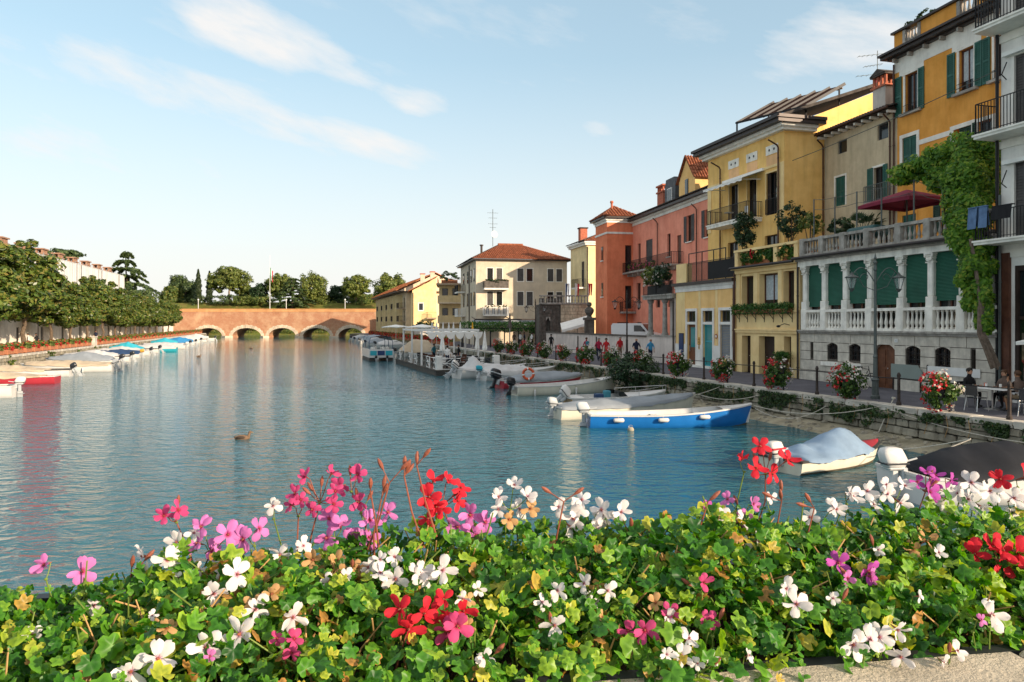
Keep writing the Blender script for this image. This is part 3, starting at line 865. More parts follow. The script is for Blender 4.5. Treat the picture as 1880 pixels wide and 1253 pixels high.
def awning_fabric(par, a, b, y0, z0, y1, z1, m='canvas_white', val=.22, name='awning', scal=0):
    mb = MB(); n = 14
    for i in range(n):
        xa, xb = a+(b-a)*i/n, a+(b-a)*(i+1)/n
        mb.add([(xa,y0,z0),(xb,y0,z0),(xb,y1,z1),(xa,y1,z1)], [(0,1,2,3)])
        da = val*(.75+.25*(i % 2)); 
        mb.add([(xa,y1,z1),(xb,y1,z1),(xb,y1-.02,z1-da),(xa,y1-.02,z1-da)], [(0,1,2,3)])
    mb.box(a, b, y1-.02, y1+.03, z1-.03, z1+.03)
    return mb.build(name, m, par)
# ---------------- leaf clouds
def leaf_cloud(name, pts, nrm, size, m, seed=0, aspect=1.7, jit=.35, mesh_only=False, parent=None, fold=.25, loc=None):
    rs = np.random.RandomState(seed); pts = np.asarray(pts, float); n = len(pts)
    nr = np.asarray(nrm, float) + rs.normal(0, .55, (n, 3)); nr /= np.linalg.norm(nr, axis=1)[:, None] + 1e-9
    t = rs.normal(0, 1, (n, 3)); t -= nr * (t*nr).sum(1)[:, None]; t /= np.linalg.norm(t, axis=1)[:, None] + 1e-9
    b = np.cross(nr, t)
    s = size * (1 + rs.uniform(-jit, jit, n))[:, None]; L_, W_ = s*.5, s*.5/aspect
    v = np.empty((n, 4, 3)); v[:,0] = pts - t*L_; v[:,1] = pts + b*W_ + nr*W_*fold; v[:,2] = pts + t*L_; v[:,3] = pts - b*W_ + nr*W_*fold
    me = bpy.data.meshes.new(name)
    me.vertices.add(4*n); me.vertices.foreach_set('co', v.reshape(-1))
    me.loops.add(4*n); me.loops.foreach_set('vertex_index', np.arange(4*n, dtype=np.int32))
    me.polygons.add(n); me.polygons.foreach_set('loop_start', np.arange(0, 4*n, 4, dtype=np.int32))
    me.update(calc_edges=True)
    me.materials.append(M[m])
    if mesh_only: return me
    return tag(put(name, me, parent, loc), kind='stuff')
def crown_pts(n, ells, clumps=60, cr=.22, seed=0, shell=.55, zmin=None):
    """points gathered in clumps spread through the crown; ells = [(cx,cy,cz,rx,ry,rz)]"""
    rs = np.random.RandomState(seed); P_, Nn = [], []
    vol = np.array([e[3]*e[4]*e[5] for e in ells]); vol = vol/vol.sum()
    for e, wv in zip(ells, vol):
        kc = max(4, int(clumps*wv)); kn = int(n*wv)
        d = rs.normal(0, 1, (kc, 3)); d /= np.linalg.norm(d, axis=1)[:, None]
        rad = (shell + (1-shell)*rs.uniform(0, 1, kc)**.6) * rs.uniform(.82, 1.08, kc)
        cc = d*rad[:, None]
        idx = rs.randint(0, kc, kn)
        dd = rs.normal(0, 1, (kn, 3)); dd /= np.linalg.norm(dd, axis=1)[:, None]
        rr = cr*rs.uniform(.45, 1.0, kn)[:, None]*rs.uniform(.7, 1.3, kc)[idx][:, None]
        p = cc[idx] + dd*rr
        nrm = dd + p*.6 + np.array([0, 0, .35])
        P_.append(p*np.array(e[3:6]) + np.array(e[:3])); Nn.append(nrm)
    P_ = np.concatenate(P_); Nn = np.concatenate(Nn)
    if zmin is not None:
        k = P_[:, 2] > zmin; P_, Nn = P_[k], Nn[k]
    return P_, Nn
def bush(par, c, r, n, size, m, seed, name='foliage', **kw):
    p, q = crown_pts(n, [(c[0], c[1], c[2], r[0], r[1], r[2])], seed=seed, **kw)
    return leaf_cloud(name, p, q, size, m, seed, parent=par)
def stems(par, base, tops, r, m='bark', name='stem'):
    mb = MB()
    for t in tops: mb.tube([base, (Vector(base)+Vector(t))/2 + Vector((0, 0, .1*r)), t], [r, r*.8, r*.45], 5)
    return mb.build(name, m, par)
# ================================================================== RIGHT BANK, NEAR BUILDINGS
# ---------------------------------------------------------------- loggia house (stone ground floor, colonnade, roof terrace)
FL = Fac.line(26.5, -.2835, 1470)
lg = FL.thing('loggia_house', 'pale stone house with green blinds behind a colonnade and balustraded roof terrace', 'house')
W_L = FL.U(1836)
Z0 = 1.05
colpx = [1480, 1515, 1554, 1599, 1657, 1711, 1769, 1818]
colu = [FL.U(p) for p in colpx]
slots = [FL.rect(1489, 1494.5, 627, 653), FL.rect(1784, 1793, 636, 672)]
wins = [FL.rect(1520, 1539, 626, 656), FL.rect(1560, 1581, 627, 659), FL.rect(1664, 1691, 630, 664), FL.rect(1718, 1746.5, 632, 668)]
wins = [(a, b, 2.35, 3.17) for a, b, c, d in wins]
slots = [(a, b, 2.35, 3.1) for a, b, c, d in slots]
dr = FL.rect(1606, 1644, 625, 713); dr = (dr[0], dr[1], Z0, 3.25)
ops = wins + slots + [dr]
wall('wall', lg, 'mortar', 0, W_L, Z0, 3.62, ops, t=.3, depth=6.9)
r_ = random.Random(2)
courses = [Z0, 1.72, 2.25, 2.72, 3.17, 3.62]
for ci, (c, d) in enumerate(zip(courses, courses[1:])):
    cuts = sorted([(o[0], o[1]) for o in ops if o[2] < (c+d)/2 < o[3]])
    spans = []; x = 0
    for a, b in cuts: spans.append((x, a)); x = b
    spans.append((x, W_L))
    for a, b in spans:
        if b - a < .05: continue
        k = max(1, round((b-a)/(1.35 if ci else 1.7)))
        brk = [a] + [a + (b-a)*(i + (.22 if ci % 2 else -.1) * (1 if k > 1 else 0))/k for i in range(1, k)] + [b]
        for e, f in zip(brk, brk[1:]):
            if f - e > .06:
                MB().box(e+.014, f-.014, -.05 - (.05 if ci == 0 else 0) + r_.uniform(-.006, .006), -.002, c+.014, d-.014).build('stone_block', 'stone_block', lg)
def arch_fill(par, a, b, z1, rise, m, y0=-.045, y1=.2):
    n = 10; arc = [(a + (b-a)*i/n, z1 - rise + rise*math.sin(math.pi*i/n)**.75) for i in range(n+1)]
    for (p, q) in zip(arc, arc[1:]):
        if min(z1-p[1], z1-q[1]) < .002 and max(z1-p[1], z1-q[1]) < .004: continue
        MBx.add([(p[0],y0,p[1]),(q[0],y0,q[1]),(q[0],y0,z1+.001),(p[0],y0,z1+.001),(p[0],y1,p[1]),(q[0],y1,q[1])], [(0,1,2,3),(0,4,5,1)])
for o in wins:
    MBx = MB(); arch_fill(lg, o[0], o[1], o[3], .14, 'stone_block'); MBx.build('arch_head', 'stone_block', lg)
    f = window(lg, o, y=.14, fm='dark_wood', nx=2, nz=2)
    g = MB(); n = 5
    for i in range(1, n): 
        x = o[0] + (o[1]-o[0])*i/n; g.box(x-.011, x+.011, .02, .042, o[2], o[3]-.06)
    for z in (.3, .62): g.box(o[0], o[1], .018, .044, o[2]+(o[3]-o[2])*z-.012, o[2]+(o[3]-o[2])*z+.012)
    for i in range(8):      # rosette of the grille
        t = math.pi*i/4; cx_, cz_ = (o[0]+o[1])/2, o[2]+(o[3]-o[2])*.68
        g.bar((cx_, .03, cz_), (cx_+.15*math.cos(t), .03, cz_+.15*math.sin(t)), .018, .018)
    g.build('grille', 'iron', lg)
for o in slots: window(lg, o, y=.14, fm='dark_wood', nx=1)
for a, b in ((1511, 1543), (1551, 1586)):
    box('window_ledge', 'stone_white', lg, FL.U(a), FL.U(b), -.16, -.05, 2.02, 2.22)
MBx = MB(); arch_fill(lg, dr[0], dr[1], dr[3], .28, 'stone_block'); MBx.build('arch_head', 'stone_block', lg)
d_ = MB()
for s_ in (0, 1):
    a = dr[0] + (dr[1]-dr[0])*s_/2; b = dr[0] + (dr[1]-dr[0])*(s_+1)/2
    d_.box(a+.01, b-.01, .16, .22, Z0+.05, dr[3])
    for zz in (.15, 1.05): d_.box(a+.12, b-.12, .13, .165, Z0+.1+zz, Z0+.1+zz+.75)
dd = d_.build('door', 'door_wood', lg)
MB().ell(((dr[0]+dr[1])/2+.06, .11, 2.1), .03, .03, .03, 8, 5).build('handle', 'steel', dd)
u_ = FL.U(1647.5); box('number_plate', 'white_paint', lg, u_-.09, u_+.09, -.075, -.05, 3.30, 3.46)
tx = bpy.data.curves.new('numeral', 'FONT'); tx.body = '1'; tx.size = .13; tx.extrude = .003; tx.align_x = 'CENTER'
to = bpy.data.objects.new('numeral', tx); col.objects.link(to)
_dg = bpy.context.evaluated_depsgraph_get(); _me = bpy.data.meshes.new_from_object(to.evaluated_get(_dg)); bpy.data.objects.remove(to)
_me.materials.append(M['navy_paint']); put('numeral', _me, lg, (u_, -.08, 3.335), rot=(R(90), 0, 0))
# string course and lower balustrade
mb = MB().box(0, W_L, -.16, .05, 3.62, 3.72).box(0, W_L, -.24, .05, 3.72, 3.80).build('string_course', 'stone_grey', lg)
box('loggia_floor', 'stone_grey', lg, 0, W_L, .05, 1.2, 3.62, 3.79)
def balustrade(par, us, u_end, z0, h, y, m, bm, nb, pw=.40, br=.085, rail=.13, plinth=.12):
    box('plinth', m, par, us[0]-pw/2, u_end, y-.16, y+.16, z0, z0+plinth)
    box('hand_rail', m, par, us[0]-pw/2, u_end, y-.17, y+.17, z0+h-rail, z0+h)
    hb = h-rail-plinth; bmesh_ = bal_mesh(hb, br, bm)
    for u in us: 
        if u < u_end: MB().rbox(u-pw/2, u+pw/2, y-.19, y+.19, z0-.003, z0+h+.03, .02, 1).build('post', m, par)
    for a, b in zip(us, us[1:]):
        n = nb if isinstance(nb, int) else max(3, round((b-a-pw)/nb))
        for i in range(n):
            put('baluster', bmesh_, par, (a+pw/2 + (b-a-pw)*(i+.5)/n, y, z0+plinth))
balustrade(lg, colu, W_L, 3.80, 1.04, 0, 'stone_white', 'stone_white', 5)
# columns with capitals
for u in colu:
    c = MB()
    c.rbox(u-.20, u+.20, -.16, .24, 4.84, 5.28, .02, 1)
    c.rbox(u-.155, u+.155, -.12, .19, 5.28, 6.72, .04, 1)
    k = c.build('column', 'stone_white', lg)
    q = MB()
    q.box(u-.21, u+.21, -.145, .265, 6.70, 6.75)
    for zz, e in ((6.75, .165), (6.85, .185), (6.95, .205)):
        q.rbox(u-e, u+e, -.14-(e-.185), .26+(e-.185), zz, zz+.10, .035, 1)
    for s_ in (-1, 1):
        q.ell((u+s_*.18, -.17, 6.99), .06, .06, .07, 8, 5); q.ell((u+s_*.10, -.165, 6.86), .06, .04, .09, 6, 5)
    q.ell((u, -.175, 6.83), .06, .04, .10, 6, 5)
    q.box(u-.23, u+.23, -.21, .27, 7.05, 7.13); q.build('capital', 'stone_white', k)
box('lintel', 'stone_white', lg, -.02, W_L, -.17, .32, 7.13, 7.40)
MB().box(-.05, W_L, -.30, .5, 7.40, 7.48).box(-.05, W_L, -.46, .5, 7.48, 7.56).build('cornice', 'stone_grey', lg)
MB().tube([(-.05, -.5, 7.56), (W_L, -.5, 7.56)], .075, 8).build('gutter', 'gutter', lg)
box('terrace_floor', 'stone_grey', lg, 0, W_L, .0, 6.9, 7.562, 7.64)
box('loggia_ceiling', 'pl_greywall', lg, 0, W_L, .5, 1.0, 7.12, 7.56)
# back wall of the loggia with windows and roller blinds
box('loggia_back', 'pl_greywall', lg, 0, W_L, 1.0, 1.2, 3.79, 7.56)
for i, (a, b) in enumerate(zip(colu, colu[1:])):
    a += .15; b -= .15
    window(lg, (a, b, 3.85, 7.1), y=.20, fm='brown_wood', nx=2, nz=1, fw=.09)
    zb = 5.06 + .05*((i*7) % 3)
    s = MB(); n = 34
    for k in range(n):
        z0_, z1_ = zb + (7.12-zb)*k/n, zb + (7.12-zb)*(k+1)/n
        s.add([(a,.06,z0_),(b,.06,z0_),(b,.042,(z0_+z1_)/2),(a,.042,(z0_+z1_)/2),(b,.06,z1_),(a,.06,z1_)], [(0,1,2,3),(3,2,4,5)])
    s.box(a, b, .03, .08, zb-.06, zb)
    tag(s.build('roller_blind', 'green_blind', lg))
# upper balustrade (weathered grey)
balustrade(lg, colu[:-1] + [FL.U(1803)], FL.U(1826), 7.64, .90, -.12, 'stone_grey', 'stone_grey', 5, pw=.34, br=.075)
downpipe(lg, -.06, 1.2, 7.4, y=-.14, m='gutter', r=.055)
# notice boards leaning on the wall
bd = FL.thing('notice_board', 'plain grey-green board standing against the stone wall right of the brown door', 'board')
a, b = FL.U(1641), FL.U(1698)
MB().prism([(a, 1.75), (b, 1.75), (b-.0, 2.05), (b-.25, 2.35), (a, 2.35)], -.16, -.11).build('panel', 'sign_green', bd)
MB().box(a+.08, a+.13, -.15, -.12, 1.2, 1.75).box(b-.13, b-.08, -.15, -.12, 1.2, 1.75).build('foot', 'iron', bd)
bd = FL.thing('banner', 'long white banner fixed low on the stone wall behind the cafe table', 'banner')
box('cloth', 'white_paint', bd, FL.U(1706), FL.U(1803), -.10, -.075, 2.02, 2.36)
box('mount', 'iron', bd, FL.U(1706)-.03, FL.U(1706)+.0, -.11, -.05, 1.98, 2.40)

# ---------------------------------------------------------------- ochre house behind the terrace
FO = Fac.line(30.8, -.21, 1643)
oc = FO.thing('ochre_house', 'tall ochre-orange house with green shutters and attic balustrade above the terrace', 'house')
W_O = FO.U(1866)
zA = (15.9, 18.05)
def atz(r, z): return (r[0], r[1], z[0], z[1])
oA = atz(FO.rect(1662, 1685, 123, 192), zA); oB = atz(FO.rect(1761, 1788, 80, 160), zA); oC = atz(FO.rect(1826, 1853, 60, 130), zA)
oD = atz(FO.rect(1657, 1683, 243, 303), (12.45, 14.55)); oE = atz(FO.rect(1751, 1784, 209, 254), (12.45, 14.1)); oF_ = atz(FO.rect(1795, 1822, 198, 246), (12.0, 14.1))
oG = FO.rect(1657, 1682, 377, 430); oG = (oG[0], oG[1], 7.64, 10.2); oH = FO.rect(1728, 1749, 361, 396); oH = (oH[0], oH[1], 9.0, 10.4)
wall('wall', oc, 'pl_ochre', 0, W_O, 1.2, 19.15, [oA, oB, oC, oD, oE, oF_, oG, oH], t=.28, depth=9)
box('frieze', 'pl_white_trim', oc, -.02, W_O, -.025, .02, 18.40, 19.15)
for o in (oA, oB, oC):
    MB().box(o[0]-.45, o[1]+.45, -.022, .018, o[3]+.01, 18.40).build('window_head', 'pl_white_trim', oc)
    trim(oc, o, .13, 'stone_white', .035); box('sill', 'stone_grey', oc, o[0]-.30, o[1]+.30, -.2, .05, o[2]-.14, o[2])
    window(oc, o, y=.15, fm='brown_wood', nx=2, nz=1, curtain=o is oB)
    g = MB(); g.tube([(o[0]-.05, -.12, o[2]+.42), (o[1]+.05, -.12, o[2]+.42)], .014, 5)
    g.tube([(o[0]-.05, -.12, o[2]+.05), (o[1]+.05, -.12, o[2]+.05)], .01, 5)
    for i in range(9):
        x = o[0] + (o[1]-o[0])*i/8; g.tube([(x, -.12, o[2]+.02), (x, -.12, o[2]+.42)], .008, 4)
    g.build('window_guard', 'iron', oc)
def sh_px(F_, par, x0, x1, z, m='green_shutter', y=-.07): shutter(par, F_.U(x0), F_.U(x1), z[0]-.05, z[1]+.05, m, y)
sh_px(FO, oc, 1641.5, 1656, zA); sh_px(FO, oc, 1687, 1697.5, zA); sh_px(FO, oc, 1740, 1754, zA); sh_px(FO, oc, 1791, 1804, zA); sh_px(FO, oc, 1805.5, 1819, zA)
shut_pair(oc, oD); trim(oc, oD, .2)
shut_pair(oc, (oE[0]+.3, oE[1], oE[2], oE[3]), 'green_dark'); trim(oc, oE, .22)
window(oc, oF_, fm='brown_wood'); trim(oc, oF_, .18); sh_px(FO, oc, 1786.5, 1794, (12.0, 14.1), 'green_dark')
box('string_band', 'pl_white_trim', oc, oD[1]+.2, oE[0]-.22, -.03, .02, 13.90, 14.16)
shut_pair(oc, oG, 'green_shutter'); trim(oc, oG, .12, 'pl_ochre', .02)
window(oc, oH, fm='dark_wood'); shutter(oc, oH[0]-.5, oH[0]-.04, oH[2], oH[3], 'green_dark')
mb = MB().box(-.25, W_O, -.30, .1, 19.15, 19.24).box(-.45, W_O, -.62, .1, 19.24, 19.40).box(-.5, W_O, -.78, .1, 19.40, 19.52)
mb.build('cornice', 'gutter', oc)
for i in range(9): 
    x = .2 + i*1.15
    if x < W_O: MB().prism([(x, 19.15), (x+.12, 19.15), (x+.12, 18.95), (x, 18.95)], -.35, .0).build('bracket', 'stone_grey', oc)
# attic: solid panels and two little balustrades
segs = [(0, FO.U(1659), 1), (FO.U(1659), FO.U(1692), 0), (FO.U(1692), FO.U(1758), 1), (FO.U(1758), FO.U(1796), 0), (FO.U(1796), FO.U(1815), 1), (FO.U(1815), W_O, 0)]
bmA = bal_mesh(.85, .1, 'stone_grey')
for a, b, solid in segs:
    if solid: box('attic_panel', 'pl_ochre', oc, a, b, -.05, .3, 19.52, 20.62)
    else:
        box('attic_base', 'stone_grey', oc, a, b, -.07, .25, 19.52, 19.70)
        k = max(3, int((b-a)/.33))
        box('attic_pier', 'stone_grey', oc, a, a+.22, -.08, .32, 19.70, 20.60); box('attic_pier', 'stone_grey', oc, b-.22, b, -.08, .32, 19.70, 20.60)
        for i in range(k): put('baluster', bmA, oc, (a+.22 + (b-a-.44)*(i+.5)/k, .1, 19.70))
box('attic_coping', 'gutter', oc, -.1, W_O, -.22, .4, 20.62, 20.74)
downpipe(oc, .05, 8, 18.9, y=-.12, r=.05)
p = crown_pts(350, [(FO.U(1685), .3, 20.95, 1.3, .25, .35)], clumps=14, seed=5)
tt = FO.thing('roof_plant', 'straggly potted plants on top of the ochre house', 'plant')
leaf_cloud('foliage', p[0], p[1], .16, 'leaf_dark', 3, parent=tt); box('pot', 'terracotta', tt, FO.U(1685)-1.1, FO.U(1685)+1.1, .18, .42, 20.745, 20.92)

# ---------------------------------------------------------------- white balconied house at the right edge
FW = Fac.line(26.5, -.2835, 1838)
wh = FW.thing('white_house', 'white house with iron balconies cut by the right edge of the picture', 'house')
wo = []
for z0, z1 in ((7.35, 10.2), (11.35, 14.1), (15.4, 18.2)):
    wo += [(.55, 1.55, z0, z1), (2.9, 3.9, z0, z1), (5.2, 6.2, z0, z1)]
shop = (.55, 6.5, 1.3, 6.3)
wall('wall', wh, 'pl_white', 0, 8, 1.2, 22, wo + [shop], t=.3, depth=9)
for o in wo: 
    window(wh, o, y=.2, fm='brown_wood', nx=2); shutter(wh, o[0]-.02, o[0]+.36, o[2], o[3], 'grey_shutter', .05)
    trim(wh, o, .12, 'pl_white_trim', .03)
mb = MB().box(shop[0], shop[0]+.14, .02, .25, 1.3, 6.3).box(shop[1]-.14, shop[1], .02, .25, 1.3, 6.3).box(shop[0]+.14, shop[1]-.14, .02, .25, 6.1, 6.3).box(shop[0]+.14, shop[1]-.14, .03, .24, 4.3, 4.42)
for x in (2.5, 4.5): mb.box(x-.05, x+.05, .03, .24, 1.3, 6.1)
sf = mb.build('shop_front', 'dark_wood', wh)
for a, b in ((.69, 2.45), (2.55, 4.45), (4.55, 6.36)):
    MB().box(a, b, .1, .12, 1.3, 4.3).build('pane', 'glass_green', sf); MB().box(a, b, .1, .12, 4.42, 6.1).build('pane', 'glass', sf)
MB().box(.0, .42, -.12, .0, 1.2, 6.8).build('pilaster', 'brown_wood', wh)
for zz in (6.62, 10.75, 14.75, 18.8): MB().box(-.03, 8, -.06, .02, zz, zz+.28).build('string_course', 'pl_white_trim', wh)
for zs in (7.1, 11.1, 15.1):
    b_l = MB().box(-.25, 6.5, -1.05, .0, zs, zs+.16).box(-.29, 6.5, -1.1, 0, zs+.10, zs+.17).build('balcony_slab', 'pl_white_trim', wh)
    rl = railing(wh, [(-.2, 0), (-.2, -1.0), (6.4, -1.0)], zs+.17, 1.15 if zs > 8 else 1.05, sp=.13)
for zs in (10.1, 14.15):
    MB().box(.2, 6, -.22, -.03, zs, zs+.16).build('awning_case', 'canvas_white', wh)
    MB().tube([(.3, -.08, zs-.2), (.45, -.5, zs-.75)], .02, 6).tube([(.45, -.5, zs-.75), (.3, -.1, zs-.85)], .02, 6).build('awning_arm', 'iron', wh)
downpipe(wh, -.08, 1.3, 20, y=-.1, m='iron', r=.06); downpipe(wh, .10, 1.3, 9, y=-.18, m='iron_grey', r=.05)
for nm, lab, m_k, ua, ub, zt, zb, cat, yy in (('jeans', 'blue jeans hung over the lower balcony rail of the white house', 'jeans', -.45, .35, 8.52, 7.72, 'jeans', -1.06),):
    t_h = FW.thing(nm, lab, cat)
    mb = MB(); n = 8
    for sgn in (-1, 1):
        for i in range(n):
            xa, xb = ua+(ub-ua)*i/n, ua+(ub-ua)*(i+1)/n
            if sgn == 1 and i == 4: continue
            mb.add([(xa, yy-.02*sgn + .02*math.sin(i), zt), (xb, yy-.02*sgn+.02*math.sin(i+1), zt), (xb, yy-.08*sgn+.04*math.sin(i+1), zb+(.1 if sgn < 0 else 0)), (xa, yy-.08*sgn+.04*math.sin(i), zb+(.1 if sgn < 0 else 0))], [(0,1,2,3)])
    mb.box(ua, ub, yy-.05, yy+.05, zt-.01, zt+.025).build('cloth', m_k, t_h)
t_h = FW.thing('black_towel', 'black cloth drying on the lower balcony of the white house', 'towel')
mb = MB(); n = 6
for i in range(n):
    xa, xb = .55+.8*i/n, .55+.8*(i+1)/n
    mb.add([(xa,-1.07,8.45),(xb,-1.07,8.45),(xb,-1.10-.03*(i % 2),7.95),(xa,-1.10-.03*((i+1) % 2),7.95)], [(0,1,2,3)])
mb.box(.55, 1.35, -1.08, -.93, 8.43, 8.465).build('cloth', 'black_cloth', t_h)

# ---------------------------------------------------------------- grey-beige house
FB = Fac.line(31.2, -.22, 1512)
be = FB.thing('beige_house', 'weathered grey-beige house with eaves and chimney beside the ochre house', 'house')
W_B = FB.U(1647)
q = [atz(FB.rect(1538, 1555, 264, 290), (14.9, 15.75)), atz(FB.rect(1611, 1631, 235, 265), (14.9, 15.85)), atz(FB.rect(1534, 1552, 328, 380), (11.6, 13.45)), atz(FB.rect(1604, 1622, 307, 366), (11.4, 13.35))]
wall('wall', be, 'pl_beige', 0, W_B, 1.2, 16.2, q, t=.25, depth=6)
for o in q[:2]: window(be, o, y=.1, fm='grey_shutter', nx=1)
shut_pair(be, q[2]); trim(be, q[2], .12, 'pl_white_trim', .02)
window(be, q[3], fm='dark_wood'); trim(be, q[3], .12, 'pl_white_trim', .02); sh_px(FB, be, 1593.5, 1603.5, (11.4, 13.35)); sh_px(FB, be, 1622.5, 1630, (11.4, 13.35))
MB().box(-.4, W_B, -.62, .2, 16.32, 16.42).build('eave_board', 'dark_wood', be)
for i in range(10):
    x = .1 + (W_B-.3)*i/9; MB().box(x, x+.13, -.55, .1, 16.16, 16.31).build('rafter_end', 'stone_white', be)
tile_roof(be, (-.4, -.7, 16.44), (W_B+.1, -.7, 16.44), (W_B+.1, 6, 18.0), (-.4, 6, 18.0), 'roof_dark')
MB().tube([(-.4, -.74, 16.42), (W_B+.1, -.74, 16.42)], .07, 8).build('gutter', 'pipe', be)
downpipe(be, .12, 8, 15.7, y=-.12, neck=.45); downpipe(be, FB.U(1637), 8, 15.7, y=-.12, neck=.45)
u_ = FB.U(1590)
ch = MB().box(u_-.55, u_+.55, .9, 1.9, 16.2, 18.4).build('chimney', 'pl_grey', be)
c = MB().box(u_-.65, u_+.65, .8, 2.0, 18.4, 18.52)
for dx in (-.5, -.17, .17, .5): 
    for dy in (.92, 1.78): c.box(u_+dx-.08, u_+dx+.08, dy, dy+.1, 18.52, 19.1)
c.build('flue', 'brick_red', ch)
MB().box(u_-.66, u_+.66, .78, 2.02, 19.1, 19.2).prism([(u_-.7, 19.2), (u_+.7, 19.2), (u_, 19.55)], .75, 2.05).build('cap', 'roof_dark', ch)
bal = MB().box(FB.U(1612), W_B+.7, -1.0, .0, 11.05, 11.18).build('balcony_slab', 'stone_grey', be)
railing(be, [(FB.U(1612), -.0), (FB.U(1612), -.95), (W_B+.6, -.95)], 11.18, .95, m='iron_grey', sp=.13)

# ---------------------------------------------------------------- tall yellow house with the roof pergola
FT = Fac.line(30.5, -.27, 1300)
ty = FT.thing('yellow_house', 'tall yellow house with dark eaves, balcony and roof pergola', 'house')
W_T = FT.U(1440)
zF = (11.35, 14.15)
to_ = [atz(FT.rect(1339, 1355, 0, 1), zF), atz(FT.rect(1372, 1389, 0, 1), zF), atz(FT.rect(1407, 1427, 0, 1), zF)]
vo = [atz(FT.rect(1338, 1357, 0, 1), (15.35, 15.95)), atz(FT.rect(1371, 1391, 0, 1), (15.35, 15.95)), atz(FT.rect(1407, 1429, 0, 1), (15.35, 15.95))]
lo_ = [atz(FT.rect(1336, 1355, 0, 1), (7.7, 10.0)), atz(FT.rect(1404, 1427, 0, 1), (7.7, 10.0))]
wall('wall', ty, 'pl_yellow', 0, W_T, 1.2, 16.6, to_ + lo_, t=.3, depth=11)
for o in to_: 
    window(ty, o, y=.2, fm='dark_wood', nx=2, nz=2); trim(ty, o, .1, 'pl_yellow2', .02)
shutter(ty, to_[2][0]+.02, to_[2][0]+.42, zF[0], zF[1], 'dark_wood', .06)
for o in lo_: window(ty, o, y=.2, fm='dark_wood', nx=2)
for o in vo:
    pq = box('vent_plaque', 'stone_white', ty, o[0], o[1], -.05, .0, o[2], o[3])
    for s_ in (.3, .7):
        cx_ = o[0] + (o[1]-o[0])*s_
        MB().tube([(cx_, -.052, (o[2]+o[3])/2), (cx_, -.06, (o[2]+o[3])/2)], .09, 8).build('vent_hole', 'iron', pq)
    box('plaque_panel', 'pl_orange_panel', ty, o[0]+.02, o[1]-.02, -.015, .0, o[2]-.75, o[2]-.06)
box('string_course', 'pl_yellow2', ty, 0, W_T, -.05, .0, 14.45, 14.62)
for u in (0, W_T-.5): box('corner_pilaster', 'pl_yellow2', ty, u, u+.5, -.045, .0, 11.0, 14.45)
mb = MB().box(-.3, W_T+.35, -.35, 2.2, 16.6, 16.78).box(-.45, W_T+.5, -.55, 2.2, 16.78, 16.98).build('cornice', 'pl_white_trim', ty)
mb = MB().box(-.6, W_T+.75, -.95, 2.6, 16.98, 17.22).box(-.7, W_T+.85, -1.1, 2.6, 17.22, 17.42).build('eaves', 'gutter', ty)
# gable side facing the camera, rising away from the canal, and the roof slab
side = MB()
side.add([(W_T, 0, 16.6), (W_T, 11, 16.6), (W_T, 11, 21.3), (W_T, 2.0, 17.6), (W_T, 0, 17.3)], [(0, 1, 2, 3, 4)])
side.build('gable', 'pl_yellow', ty)
rf = MB(); rf.add([(-.6, -.9, 17.42), (W_T+.25, -.9, 17.42), (W_T+.25, 11, 21.65), (-.6, 11, 21.65), (-.6, -.9, 17.25), (W_T+.25, -.9, 17.25), (W_T+.25, 11, 21.4), (-.6, 11, 21.4)], [(0,1,2,3),(4,7,6,5),(1,5,6,2),(0,3,7,4),(0,4,5,1)])
rf.build('roof', 'roof_dark', ty)
# aluminium flue and little vent on the gable
MB().tube([(W_T+.12, 4.2, 14.5), (W_T+.12, 4.2, 16.7)], .09, 8).lathe([(.17, 0), (.17, .28)], (W_T+.12, 4.2, 16.7), 10).build('flue_pipe', 'steel', ty)
box('vent_box', 'brown_wood', ty, W_T, W_T+.12, 6.8, 7.05, 17.6, 17.95)
# downpipes with swan necks
for u in (FT.U(1325), FT.U(1432)): downpipe(ty, u, 8.6, 15.6, y=-.14, neck=.75, r=.055)
# balcony
bz_ = 11.05
MB().box(FT.U(1325), FT.U(1399), -1.25, .0, bz_, bz_+.2).box(FT.U(1325)-.05, FT.U(1399)+.05, -1.3, 0, bz_+.2, bz_+.28).build('balcony_slab', 'stone_white', ty)
railing(ty, [(FT.U(1325), 0), (FT.U(1325), -1.2), (FT.U(1399), -1.2), (FT.U(1399), 0)], bz_+.28, 1.05, sp=.13)
railing(ty, [(to_[2][0], -.06), (to_[2][1], -.06)], zF[0]+.05, 1.0, sp=.13)
cx_ = FT.U(1352)
tb = FT.thing('balcony_table', 'small white table on the tall yellow house balcony', 'table')
MB().lathe([(.34, 0), (.34, .03)], (cx_, -.6, bz_+.98), 12).build('top', 'white_paint', tb); MB().tube([(cx_, -.6, bz_+.29), (cx_, -.6, bz_+.98)], .025, 6).build('leg', 'iron', tb)
cx_ = FT.U(1380)
tb = FT.thing('balcony_chair', 'white chair on the tall yellow house balcony', 'chair')
MB().box(cx_-.2, cx_+.2, -.8, -.4, bz_+.70, bz_+.74).build('seat', 'white_paint', tb); MB().box(cx_-.2, cx_+.2, -.42, -.38, bz_+.74, bz_+1.2).build('backrest', 'white_paint', tb)
for dx in (-.18, .16):
    for dy in (-.79, -.43): MB().box(cx_+dx, cx_+dx+.03, dy, dy+.03, bz_+.285, bz_+.70).build('leg', 'white_paint', tb)
